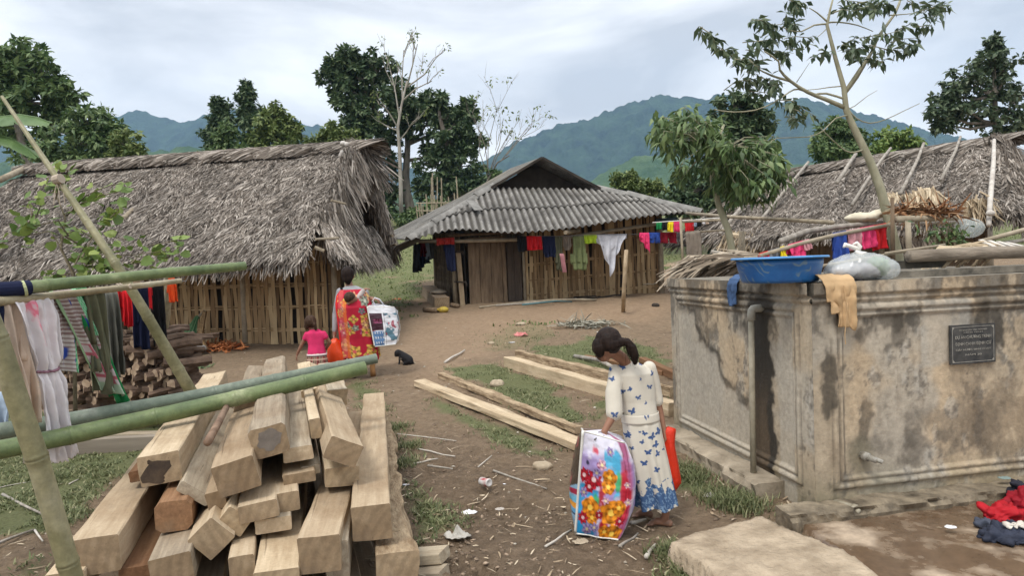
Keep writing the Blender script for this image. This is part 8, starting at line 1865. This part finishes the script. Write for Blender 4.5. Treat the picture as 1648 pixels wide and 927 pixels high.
def cloth_red(a, TH, T):
    X_ = (TH*.22)[None]; Y_ = (T*.95)[None]; c = np.ones(X_.shape+(3,))*np.array([.42, .012, .035]); rs = random.Random(3)
    for i in range(70):
        cx, cy = rs.uniform(0, 1.4), rs.uniform(.05, .95); k = rs.randrange(5); col_ = [(.75, .36, .20), (.32, .34, .26), (.60, .10, .22), (.22, .26, .24), (.78, .48, .10)][k]
        petals(c, X_, Y_, cx, cy, rs.uniform(.045, .10), col_, n=rs.choice([5, 6, 4, 7]), ang=rs.uniform(0, 6), centre=[(.8, .6, .2), (.5, .5, .4), (.8, .7, .6), (.35, .1, .2), (.6, .1, .1)][k], depth=.6)
    c = c[0]; px_ = np.array([PX(q)[0] for q in a[::1]]) if len(a) < 40000 else a[:, 0]
    return c
def cloth_red2(a, TH, T):
    c = cloth_red(a, TH, T); q = (a-np.array(Jw(575, 520)))@cr_; left = q/(WD/FX)+575-8*(T)   # metres -> where the band lies across the back
    m_ = (left < 548)&(np.sin(TH) < .4); c[m_] = np.array([.62, .012, .012]); m2 = (left >= 558-0*T)&(left < 564)&(T > .15)&(np.sin(TH) < .2); c[m2] = c[m2]*.3+np.array([.70, .16, .03])*.7; m3 = (left >= 550)&(left < 558)&(np.sin(TH) < .2); c[m3] = c[m3]*.5+np.array([.60, .12, .10])*.5
    return c
wclm = attrmat('flowered red cloth', .85, .35, 50, .004, .15, 9)
skirt('baby_cloth', lambda t: Jw(566, 466, -.06).lerp(Jw(580, 577, -.03), t), itp([0, .08, .2, .5, .85, 1], [.15, .21, .235, .235, .25, .255]), itp([0, .1, .25, .45, .7, 1], [.12, .19, .26, .24, .20, .19]), 120, 7, lambda T: .01+.045*T, cloth_red2, wom, wclm, yaw=0, nu=200, hem=.03, seed=5)
# baby
bh = Jw(564, 480, -.27); baby = top('person', 'baby with brown hair tied on the back of the woman in the red cloth', 'person', Jw(567, 500, -.22))
blob_obj('body', lambda mb: (mb.sph(bh, (.072, .078, .078), n=16, m=12), mb.sph(bh+Vector((.05, .03, -.02)), .04), mb.sph(bh+Vector((.075, .03, -.015)), .010), mb.sph(bh+Vector((-.02, -.04, -.07)), .02), chain(mb, [(bh+Vector((.01, .04, -.07)), .04), (Jw(568, 500, -.16), .075), (Jw(570, 525, -.14), .07)]), chain(mb, [(Jw(578, 478, -.20), .03), (Jw(584, 468, -.14), .024), (Jw(589, 465, -.12), .018)]), hand(mb, Jw(589, 465, -.12), (.95, .1, .0), (0, .2, -1), .07, .6, 1, .006), chain(mb, [(Jw(555, 492, -.2), .03), (Jw(551, 505, -.15), .024), (Jw(553, 512, -.12), .018)])), skin, baby, .0075, 4)
blob_obj('hair', lambda mb: (mb.sph(bh+Vector((-.008, -.012, .012)), (.076, .078, .076), n=16, m=12),), hair_b, baby, .008, 3)
blob_obj('sleeve', lambda mb: (chain(mb, [(Jw(576, 480, -.20), .04), (Jw(584, 469, -.15), .034)]),), cmat((.42, .36, .34)), baby, .008, 3)
def paint_w(k, S_, T_):
    c = np.ones(S_.shape+(3,))*np.array([.68, .68, .72])
    n1 = fbm(S_*5+k*5, T_*6, 0, 3, 401); m_ = sst(.56, .62, n1)[..., None]; c = c*(1-m_)+np.array([.10, .20, .26])*m_; n2 = fbm(S_*7+k*5, T_*7, 0, 3, 405); m_ = (sst(.62, .66, n2)*sst(.15, .3, T_))[..., None]; c = c*(1-m_)+np.array([.40, .10, .14])*m_
    c = np.where((T_ < .12)[..., None], np.array([.70, .70, .74]), c)
    if k == 0:
        w_ = ((S_ > -.1)&(S_ < .50)&(T_ > .16)&(T_ < .60)); c = np.where(w_[..., None], np.array([.045, .012, .022]), c); s2 = ((S_ < .48)&(T_ > .62)); st = ((np.sin(S_*60) > .3)&(np.sin(T_*50) > .3)); c = np.where(s2[..., None], np.where(st[..., None], np.array([.6, .62, .66]), np.array([.10, .20, .38])), c)
        c = np.where(((T_ > .12)&(T_ < .16))[..., None]|((S_ > .50)&(S_ < .54))[..., None], np.array([.74, .74, .78]), c); c *= (1-.6*np.exp(-((S_-.56)/.012)**2)*(T_ > .15))[..., None]
        tx = ((T_ > .30)&(T_ < .42)&(S_ > .12)&(S_ < .46)&(np.abs(((T_-.30)*22) % 1-.5) < .22)&(fbm(S_*60, T_*8, 0, 2, 9) > .42)); c = np.where(tx[..., None], np.array([.45, .08, .20]), c)
    return c
g1 = G(600, 562, ); 
bd = 9.0
wbag, WV = pbag('bedding_bag', 'white printed zipped bag with a dark window, carried beside the woman in red', (P(591, 494, bd), P(603, 558, bd+.0)), (P(634, 494, bd+.1), P(637, 554, bd+.1)), (P(640, 500, bd+.42), P(642, 548, bd+.42)), (P(600, 488, bd+.35), P(606, 548, bd+.35)), (.02, .03, .03, .02, .03), paint_w, attrmat('white printed vinyl', .35, .3, 40, .005, .1, 9, coat=.4))
mb = MB(); mb.tube([P(604, 492, bd+.12), P(600, 484, bd+.1), P(603, 479, bd+.1), P(611, 482, bd+.1), P(618, 491, bd+.12)], .008, 8); mb.build('handle', CM['lgrey'], wbag, smooth=True)
thinbag('plastic_bag', 'bright orange plastic bag between the small girl and the woman in red', [(536, 542, 545), (530, 546, 550), (527, 552, 562), (526, 557, 575), (528, 558, 588), (534, 552, 593)], WD-.12, filmc('orange plastic film', (.90, .10, .02)), .16, 5)
# ---------------- small girl in pink
KD = 8.75
def Jk(u, v, dd=0): return P(u, v, KD+dd)
k1 = G(505, 622); k2 = G(520, 620); kid = top('person', 'small girl in a pink top and plaid skirt seen from behind', 'person', k1.lerp(k2, .5)); kh = Jk(499, 519)
def kbody(mb):
    mb.sph(kh, (.068, .075, .082), n=16, m=12); mb.sph(kh+Vector((-.035, .03, -.025)), .045); mb.sph(kh+Vector((-.075, .02, -.025)), .010); mb.sph(kh+Vector((.06, 0, -.02)), (.01, .012, .02)); chain(mb, [(kh+Vector((0, 0, -.06)), .034), (Jk(505, 533), .036)])
    rings(mb, [(Jk(506, 531), .06, .045, .2), (Jk(507, 537), .105, .065, .2), (Jk(509, 555), .09, .06, .2), (Jk(510, 575), .10, .07, .2)], 20)
    chain(mb, [(Jk(494, 538), .030), (Jk(485, 556, .0), .024), (Jk(478, 571, .02), .018)]); hand(mb, Jk(478, 571, .02), (-.3, .1, -1), (.8, .2, 0), .095, .5, -1, .006)
    chain(mb, [(Jk(521, 537), .030), (Jk(531, 551, .03), .023), (Jk(524, 563, .12), .018)]); hand(mb, Jk(524, 563, .12), (-.6, .3, -.6), (0, .5, -.5), .095, .6, 1, .006)
    for a, g_ in ((Jk(503, 582), k1), (Jk(517, 582), k2)): chain(mb, [(a, .055), (a.lerp(g_, .5), .038), (g_+Vector((0, 0, .06)), .024)]); foot(mb, g_+Vector((0, -.04, 0)), g_+Vector((-.03, .11, 0)), g_+Vector((0, -.01, .06)), .022, .03)
blob_obj('body', kbody, skin, kid, .0075, 3)
blob_obj('hair', lambda mb: (mb.sph(kh+Vector((.008, -.012, .01)), (.077, .080, .086), n=16, m=12), mb.sph(kh+Vector((-.04, -.03, -.045)), (.03, .035, .05)), chain(mb, [(kh+Vector((.05, -.06, .01)), .022), (kh+Vector((.075, -.06, -.03)), .028), (kh+Vector((.085, -.055, -.085)), .018)])), hair_b, kid, .008, 3, hdisp)
blob_obj('pink_top', lambda mb: (rings(mb, [(Jk(506, 530), .055, .045, .2), (Jk(507, 536), .115, .072, .2), (Jk(509, 555), .10, .068, .2), (Jk(510, 570), .118, .082, .2)], 24, 2.4), chain(mb, [(Jk(494, 538), .037), (Jk(491, 545), .037)]), chain(mb, [(Jk(521, 537), .037), (Jk(524, 542), .037)])), cmat((.62, .035, .13)), kid, .009, 5)
skirt('hem_trim', lp(Jk(510, 569), Jk(510, 572)), itp([0, 1], [.122, .124]), itp([0, 1], [.086, .088]), 3, 3, lambda T: 0*T, lambda a, TH, T: np.ones((len(a), 3))*np.array([.7, .6, .6]), kid, dressm, yaw=.2, nu=40, hem=0)
def plaid(a, TH, T):
    x = (TH*6) % 1; y = (T*3.2) % 1; c = np.ones((len(a), 3))*np.array([.30, .06, .06]); c[(np.abs(x-.5) < .18)] = np.array([.08, .10, .06]); c[(np.abs(y-.5) < .18)] *= .5; c[(np.abs(x-.1) < .07)|(np.abs(y-.1) < .07)] = np.array([.55, .40, .30]); return c
skirt('plaid_skirt', lp(Jk(510, 568), Jk(511, 596)), itp([0, 1], [.108, .15]), itp([0, 1], [.075, .12]), 40, 9, lambda T: .01+.05*T, plaid, kid, dressm, yaw=.2, nu=160)
# ---------------- puppy
pg = G(652, 587); pd_ = (pg-CAM).dot(f0); pxm = pd_/FX
def Q(u, v, dd=0): return P(u, v, pd_+dd)
pup = top('puppy', 'small black puppy sitting on the dirt path, facing left', 'dog', pg)
def pbody(mb):
    chain(mb, [(Q(657, 580), .075), (Q(651, 575), .066), (Q(645, 570), .050)]); mb.sph(Q(659, 583), (.065, .06, .045)); mb.sph(Q(641, 568.5), (.058, .052, .054)); cap_(mb, Q(639, 571), .030, Q(637, 572), .024)
    for s_ in (-1, 1): mb.sph(Q(641.5, 565.5, s_*.03), (.014, .01, .018)); chain(mb, [(Q(644, 575, s_*.035), .022), (Q(643, 581, s_*.035), .014), (Q(642.5, 586, s_*.035), .012), (Q(640.5, 587, s_*.035), .012)])
    for s_ in (-1, 1): chain(mb, [(Q(658, 582, s_*.045), .034), (Q(652, 584, s_*.05), .022), (Q(656, 587, s_*.05), .013), (Q(649, 587, s_*.055), .012)])
    chain(mb, [(Q(662, 584), .014), (Q(667, 586), .010), (Q(671, 586), .006)])
def pupcol(a):
    c = np.ones((len(a), 3))*np.array([.012, .011, .012])*(1+.8*fbm(a[:, 0]*90, a[:, 1]*90, a[:, 2]*90, 2, 3))[:, None]
    for q, r_ in ((Q(636, 573), .028), (Q(645, 578, -.05), .022), (Q(641, 587, -.035), .02)): d_ = np.linalg.norm(a-np.array(q), axis=1); m_ = sst(r_, r_*.5, d_)[:, None]*.8; c = c*(1-m_)+np.array([.30, .25, .20])*m_
    return c
blob_obj('body', pbody, attrmat('puppy fur', .8, .6, 200, .004, .3, 60), pup, .006, 3, lambda a: (fbm(a[:, 0]*120, a[:, 1]*120, a[:, 2]*120, 2, 4)-.5)*.005, pupcol)
# ================================================================ GRASS, LITTER, SMALL THINGS
rg = np.random.default_rng(999)
def sample(n, y0, y1, x0=-1.05, x1=1.0, pw=1.3):
    t = rg.random(n); y = (y0**(1-pw)+(y1**(1-pw)-y0**(1-pw))*t)**(1/(1-pw)); x = (x0+(x1-x0)*rg.random(n))*y*.80; return x, y
def blades(x, y, h, w, lean, rg):
    n = len(x); z = H(x, y)+.004; a = rg.random(n)*6.283; d = np.stack([np.cos(a), np.sin(a), 0*a], -1); s = np.stack([-np.sin(a), np.cos(a), 0*a], -1)
    p = np.stack([x, y, z], -1); h = h[:, None]; w = w[:, None]; L_ = (lean*(.3+rg.random(n)))[:, None]
    V_ = np.stack([p-s*w*.5, p+s*w*.5, p+d*h*L_*.5+np.array([0, 0, .6])*h+s*w*.35, p+d*h*L_*.5+np.array([0, 0, .6])*h-s*w*.35, p+d*h*L_*1.1+np.array([0, 0, .8])*h], 1)
    o = (np.arange(n)*5)[:, None]; F_ = np.concatenate([o+np.array([[0, 1, 2]]), o+np.array([[0, 2, 3]]), o+np.array([[3, 2, 4]])]); return V_.reshape(-1, 3), F_
gmt = leafmat('short grass', (.085, .10, .04), (.16, .19, .08), (.36, .34, .19), rough=.6, trans=.3)
x, y = sample(400000, 2.6, 13, -1.3); g = gmask(x, y, .3); cl = fbm(x*5, y*5, 0, 3, 91)
k = rg.random(len(x)) < g*sst(.30, .60, cl)
x, y = x[k], y[k]; s_ = .75+.5*cl[k]
link('grass', npme('grass', *blades(x, y, (.018+.024*rg.random(len(x)))*s_, .007+.007*rg.random(len(x)), 1.3, rg)), gmt, None, loc=(0, 6, 0), label='short trampled grass growing in patches in the yard', cat='grass', kind='stuff')
x, y = sample(120000, 13, 40, pw=1.6); g = gmask(x, y, .3); k = rg.random(len(x)) < g*sst(.25, .6, fbm(x*2, y*2, 0, 3, 92)); x, y = x[k], y[k]
link('grass', npme('grass', *blades(x, y, .03+.05*rg.random(len(x)), .02+.02*rg.random(len(x)), 1.2, rg)), leafmat('slope grass', (.075, .11, .035), (.14, .20, .06), (.24, .30, .11), trans=.3), None, loc=(0, 20, 1), label='rough grass on the slope behind the houses', cat='grass', kind='stuff')
# weedy tufts at the tank foot, along the slab and round the timber pile
def weeds_at(pts, n, h, lab, r_=.07):
    P0 = np.array([tuple(G(*q)[:2]) for q in pts]); i = rg.integers(0, len(P0), n); x = P0[i, 0]+rg.normal(size=n)*r_; y = P0[i, 1]+rg.normal(size=n)*r_
    link('grass_tufts', npme('g', *blades(x, y, h*(.4+rg.random(n)), .005+.004*rg.random(n), .9, rg)), gmt, None, label=lab, cat='grass', kind='stuff')
weeds_at([(1100, 757), (1115, 775), (1150, 800), (1180, 815), (1205, 822), (1195, 805), (1095, 770), (1165, 812)], 2200, .065, 'long grass tufts along the left footing of the tank')
weeds_at([(1085, 895), (1110, 905), (1140, 915), (1170, 925), (1120, 922)], 1800, .065, 'long grass in front of the pale concrete slab')
weeds_at([(610, 660), (640, 690), (660, 720), (650, 750), (600, 640)], 1600, .045, 'greener grass along the right side of the timber pile')
# clods and pebbles
def clods(n, y0, y1, r0_, r1_, name, label, mt, maskf, squash=.6, seed=1):
    rg = np.random.default_rng(seed); t = rg.random(n); y = y0*(y1/y0)**t; x = (-1+2*rg.random(n))*y*.8; k = rg.random(n) < maskf(x, y); x, y = x[k], y[k]; n = len(x); z = H(x, y)
    ico = np.array([(0, 0, 1), (.94, 0, .3), (.29, .9, .3), (-.76, .55, .3), (-.76, -.55, .3), (.29, -.9, .3), (.5, .5, -.5), (-.5, .5, -.5), (-.5, -.5, -.5), (.5, -.5, -.5)]); f_ = np.array([(0, 1, 2), (0, 2, 3), (0, 3, 4), (0, 4, 5), (0, 5, 1), (1, 6, 2), (2, 6, 7), (2, 7, 3), (3, 7, 8), (3, 8, 4), (4, 8, 9), (4, 9, 5), (5, 9, 1), (1, 9, 6)])
    r_ = r0_+(r1_-r0_)*rg.random(n)**2.5; V_ = ico[None]*(1+.35*rg.normal(size=(n, 10, 1)))*r_[:, None, None]*np.array([1, 1, squash]); a = rg.random(n)*6.28; c_, s_ = np.cos(a)[:, None], np.sin(a)[:, None]
    V2 = np.stack([V_[..., 0]*c_-V_[..., 1]*s_*1.0, V_[..., 0]*s_+V_[..., 1]*c_, V_[..., 2]], -1)+np.stack([x, y, z+r_*.1], -1)[:, None]
    link(name, npme(name, V2.reshape(-1, 3), (f_[None]+(np.arange(n)*10)[:, None, None]).reshape(-1, 3)), mt, None, label=label, cat=name.replace('_', ' '), kind='stuff')
clods(17000, 2.7, 12, .003, .019, 'earth_clods', 'crumbly brown clods and grit scattered over the dirt yard', islmat('clod earth', [(0, (.13, .095, .067)), (.6, (.25, .185, .13)), (1, (.38, .29, .21))], 20), lambda x, y: (.25+.75*mmask(x, y))*(1-.75*gmask(x, y))*sst(.35, .6, fbm(x*3, y*3, 0, 3, 93)))
clods(900, 2.8, 14, .004, .020, 'pebbles', 'small pale stones and chips scattered over the dirt yard', islmat('pale stone', [(0, (.25, .21, .16)), (1, (.60, .55, .46))], 20), lambda x, y: .8+0*x, .5, 2)
# wood chips and straw
n = 3600; x, y = sample(n, 2.8, 13); near_p = np.exp(-((x+.3)**2)/3.5)+.25; k = rg.random(n) < near_p; x, y = x[k], y[k]; n = len(x); a = rg.random(n)*6.28
bag = Bag(); bag.add(thatch_pts(np.stack([x, y, H(x, y)+.008], -1), np.stack([np.cos(a), np.sin(a), .08*rg.normal(size=n)], -1), np.repeat(np.array([[0, 0, 1.]]), n, 0), .03+.12*rg.random(n)**2.5, .004+.008*rg.random(n), rg, .008, .01))
link('wood_chips', bag.mesh(), islmat('wood chips', [(0, (.14, .10, .07)), (.5, (.34, .26, .17)), (1, (.58, .49, .36))], 5), None, label='pale splinters, chips and straw littering the path', cat='wood chips', kind='stuff')
# single sticks seen on the path
for k, (u1, v1, u2, v2, r_, lab) in enumerate([(793, 762, 881, 791, .009, 'straight grey stick lying on the mud left of the bedding bag'), (640, 700, 735, 712, .006, 'thin straw-coloured stick on the path right of the pile'), (876, 882, 921, 856, .008, 'pale stick lying before the lower left corner of the bedding bag'), (996, 888, 1027, 863, .010, 'short stick on the mud in front of the bag, right side'), (672, 726, 732, 738, .008, 'pale curved twig in the grass edge beside the pile'), (770, 756, 792, 735, .006, 'thin twig standing out of the mud near the tin can'), (715, 585, 748, 568, .02, 'long dry branch lying at the path edge behind the split beams'), (1015, 850, 1042, 842, .012, 'wood splinter under the feet of the girl'), (690, 752, 728, 757, .01, 'dark twig on the path below the split beams'), (1040, 905, 1055, 880, .014, 'pale forked chip of wood left of the concrete slab'), (665, 748, 705, 742, .008, 'dry stem on the grass right of the lower pile')]):
    a, b_ = G(u1, v1)+Vector((0, 0, r_)), G(u2, v2)+Vector((0, 0, r_)); pole('stick', lab, 'stick', wob([a, a.lerp(b_, .35), a.lerp(b_, .7), b_], r_*.8, k+20), (r_, r_*.6), wood_grey if k in (0, 3, 8) else MATS['pale slat'], 'loose sticks on the yard', n=7)
# stones
stm = nmat('tan stone', (.28, .22, .15), (.48, .40, .29), 9, .95, .6, .006)
def stone(u, v, rx, ry, rz, lab, mt=stm, sd_=0, name='stone'):
    q = G(u, v); blob_obj(name, lambda mb: mb.sph(q+Vector((0, 0, rz*.45)), (rx, ry, rz)), mt, None, max(.006, rx*.1), 2, lambda a: (fbm(a[:, 0]*18+sd_, a[:, 1]*18, a[:, 2]*18, 3, 4)-.5)*rx*.35, loc=q, label=lab, cat='stone')
stone(873, 757, .085, .05, .045, 'half-round tan stone on the mud left of the bedding bag', sd_=1); stone(790, 556, .06, .04, .03, 'flat pale stone at the back edge of the grass', sd_=2); stone(800, 622, .09, .07, .05, 'crumpled pale lump between the split beams', sd_=3); stone(838, 524, .10, .07, .04, 'greyish lump above the pink bag on the dirt', sd_=4)
stone(1055, 493, .09, .07, .05, 'dark lump on the dirt right of the upright stake', dark_in, 5, 'dark_lump')
# litter
def scrap(u, v, r_, mt, lab, cat, sd_=0, hgt=.5, name='paper_scrap', dz=0):
    q = G(u, v); rgx = np.random.default_rng(sd_); n = 26; th = np.linspace(0, 2*math.pi, n, endpoint=False); rad = np.linspace(0, 1, 9); TH, RD = np.meshgrid(th, rad, indexing='ij'); out_ = r_*(.75+.4*fbm(np.cos(TH)*2+sd_, np.sin(TH)*2, 0, 3, sd_)); xx = RD*out_*np.cos(TH); yy = RD*out_*np.sin(TH)*.75
    zz = hgt*r_*(fbm(xx/r_*3+sd_, yy/r_*3, 0, 4, sd_)*1.3-.3)*(1.1-RD*.6); Pw = np.stack([q.x+xx, q.y+yy, q.z+.006+np.maximum(zz, 0)+dz], -1)
    o = link(name, npme(name, Pw.reshape(-1, 3), gridF(n, 9, True)), mt, None, loc=q, label=lab, cat=cat); sm = o.modifiers.new('t', 'SOLIDIFY'); sm.thickness = .0015; return o
pap = NB('white paper'); pap.col((.72, .72, .73)); pap.rough(.7); pap = pap.m
scrap(755, 829, .055, pap, 'torn white paper with a green edge on the mud', 'paper', 1, .5); scrap(737, 868, .085, filmc('dirty white film', (.62, .59, .53)), 'crumpled dirty white plastic bag on the mud by the pile', 'plastic bag', 2, 1.1, 'plastic_bag')
scrap(654, 782, .03, pap, 'small white paper scrap near the right side of the pile', 'paper', 3, .3); scrap(812, 781, .012, pap, 'tiny white paper dot right of the tin can', 'paper', 4); scrap(804, 822, .035, cmat((.42, .38, .34)), 'greyish wrapper on the mud in the middle foreground', 'wrapper', 5, .4, 'wrapper')
scrap(838, 541, .13, filmc('pink film', (.78, .30, .28)), 'crumpled pink plastic bag on the dirt before the middle house', 'plastic bag', 6, .9, 'plastic_bag'); scrap(824, 553, .06, pap, 'flat white scrap below the crumpled pink bag', 'paper', 7, .2); scrap(640, 487-4, .16, cmat((.50, .13, .07)), 'heap of orange-red scraps on the path by the left hut', 'scraps', 8, .5, 'scraps')
scrap(1143, 802, .055, filmc('white wrapper', (.60, .55, .52)), 'crumpled white wrapper by the tank footing', 'wrapper', 9, .9, 'wrapper'); scrap(1530, 864, .035, pap, 'small white scrap on the wet washing floor', 'paper', 10, .3, dz=.04); scrap(970, 536, .12, cmat((.40, .38, .34)), 'pale scrap in the heap of dry leaves before the middle house', 'wrapper', 11, .4, 'wrapper')
scrap(935, 876, .05, cmat((.40, .33, .24)), 'curled dry leaf on the mud below the bedding bag', 'leaf', 12, .6, 'dry_leaf'); scrap(178, 800, .022, cmat((.30, .05, .03)), 'small dark red scrap on the grass left of the pile', 'paper', 13, .5); scrap(130, 770, .022, cmat((.6, .6, .55)), 'tiny pale scrap on the grass left of the pile', 'paper', 14, .4)
# tin can
cq = G(781, 785); ax = Vector((.55, -.80, .12)).normalized(); can = top('tin_can', 'crushed red and white drink can lying on the mud', 'can', cq); e1 = ax.cross(Vector((0, 0, 1))).normalized(); e2 = e1.cross(ax); V_ = []; C_ = []; nn_ = 32
prof_ = [(0, .018), (0, .024), (.006, .031), (.05, .031), (.10, .031), (.108, .029), (.114, .024), (.112, .02)]
for (s_, r_) in [(0, 0.001)]+prof_+[(.108, .001)]:
    for k in range(nn_):
        a = 2*math.pi*k/nn_; dent = 1-.25*math.exp(-((s_-.05)/.03)**2)*max(0, math.cos(a-1)); V_.append(tuple(cq+Vector((-.03, .05, .032))+ax*s_+(e1*math.cos(a)+e2*math.sin(a))*r_*dent)); w_ = math.sin(a*1.0+s_*40); C_.append((.62, .60, .58) if s_ < .01 or s_ > .104 or w_ > .35 else (.40, .035, .04) if w_ > -.5 else (.55, .38, .36))
me = bpy.data.meshes.new('can_body'); m_ = len(prof_)+2; me.from_pydata(V_, [], [(i*nn_+k, i*nn_+(k+1) % nn_, (i+1)*nn_+(k+1) % nn_, (i+1)*nn_+k) for i in range(m_-1) for k in range(nn_)]); ca = me.color_attributes.new('Col', 'FLOAT_COLOR', 'POINT')
for i, c_ in enumerate(C_): ca.data[i].color = (*c_, 1)
link('can_body', me, attrmat('printed tin', .35, .1, 60, .001, .15), can, smooth=True)
# dry leaf heap behind, and red washing heap on the washing floor
bag = Bag(); n = 300; u_ = 940+45*rg.normal(size=n)*.5; p = np.array([tuple(G(a, 525+rg.normal()*2.5)+Vector((0, 0, .03))) for a in u_[:70]])[rg.integers(0, 70, n)]+rg.normal(size=(n, 3))*np.array([.1, .1, .015])
bag.add(thatch_pts(p, rg.normal(size=(n, 3))*np.array([1, .6, .2]), rg.normal(size=(n, 3))*.3+np.array([0, 0, 1]), .22*(.5+rg.random(n)), np.full(n, .022), rg, .03, .03)); link('dry_leaves', bag.mesh(), islmat('grey dry leaves', [(0, (.16, .15, .11)), (1, (.42, .40, .33))], 5), None, label='flat heap of grey dry leaf strips before the middle house', cat='dry leaves', kind='stuff')
WH = 'wet clothes heaped on the washing floor'
def heap(u, v, rx, ry, rz, c, lab, sd_, dz=.03, cat='clothes'):
    q = P(u, v, 1.6/((v-(407-.038*(u-1300)))/FX)); q.z = dz
    blob_obj('wet_cloth', lambda mb: (mb.sph(q+Vector((0, 0, rz*.4)), (rx, ry, rz)), mb.sph(q+Vector((rx*.5, ry*.3, rz*.5)), (rx*.6, ry*.6, rz*.8)), mb.sph(q+Vector((-rx*.5, -ry*.2, rz*.3)), (rx*.5, ry*.5, rz*.6))), cmat(c, .35, .7), None, .008, 1, lambda a: (np.abs(fbm(a[:, 0]*15+sd_, a[:, 1]*15, a[:, 2]*19, 3, sd_)-.5)-.14)*.17, loc=q, label=lab, cat=cat, group=WH)
heap(1625, 862, .17, .12, .05, (.03, .035, .055), 'dark navy wet garment at the bottom of the heap on the washing floor', 1); heap(1590, 842, .07, .06, .04, (.07, .08, .11), 'slate blue cloth at the left end of the wet heap', 2); heap(1612, 836, .12, .09, .07, (.42, .012, .02), 'red wet shirt in the middle of the heap', 3, .05); heap(1655, 825, .12, .12, .10, (.30, .01, .02), 'dark red wet cloth at the right top of the heap', 4, .06); heap(1640, 806, .06, .05, .07, (.02, .02, .03), 'black wet cloth behind the red shirt in the heap', 5, .09); heap(1640, 860, .07, .03, .025, (.60, .55, .48), 'white strip of cloth over the red shirt in the heap', 6, .09)
scrap(1617, 803, .04, cmat((.20, .26, .24)), 'pale grey-green scrap on top of the wet heap', 'cloth', 31, .6, 'wet_cloth', .12)
# twigs in the left grass
for k, (u1, v1, u2, v2, r_, lab) in enumerate([(5, 800, 72, 838, .012, 'grey twig on the grass behind the mottled bamboo prop'), (-20, 890, 55, 858, .012, 'dark stick along the grass edge at the lower left'), (0, 790, 50, 780, .004, 'thin dry stalk on the grass at the left edge'), (112, 784, 128, 776, .006, 'small pale chip on the grass by the plank'), (56, 860, 68, 878, .008, 'short pale chip on bare earth, lower left')]):
    a, b_ = G(u1, v1)+Vector((0, 0, r_+.01)), G(u2, v2)+Vector((0, 0, r_+.01)); pole('stick', lab, 'stick', wob([a, a.lerp(b_, .5), b_], r_*.8, k+60), (r_, r_*.6), wood_grey if k < 2 else MATS['pale slat'], 'loose sticks on the yard', n=6)
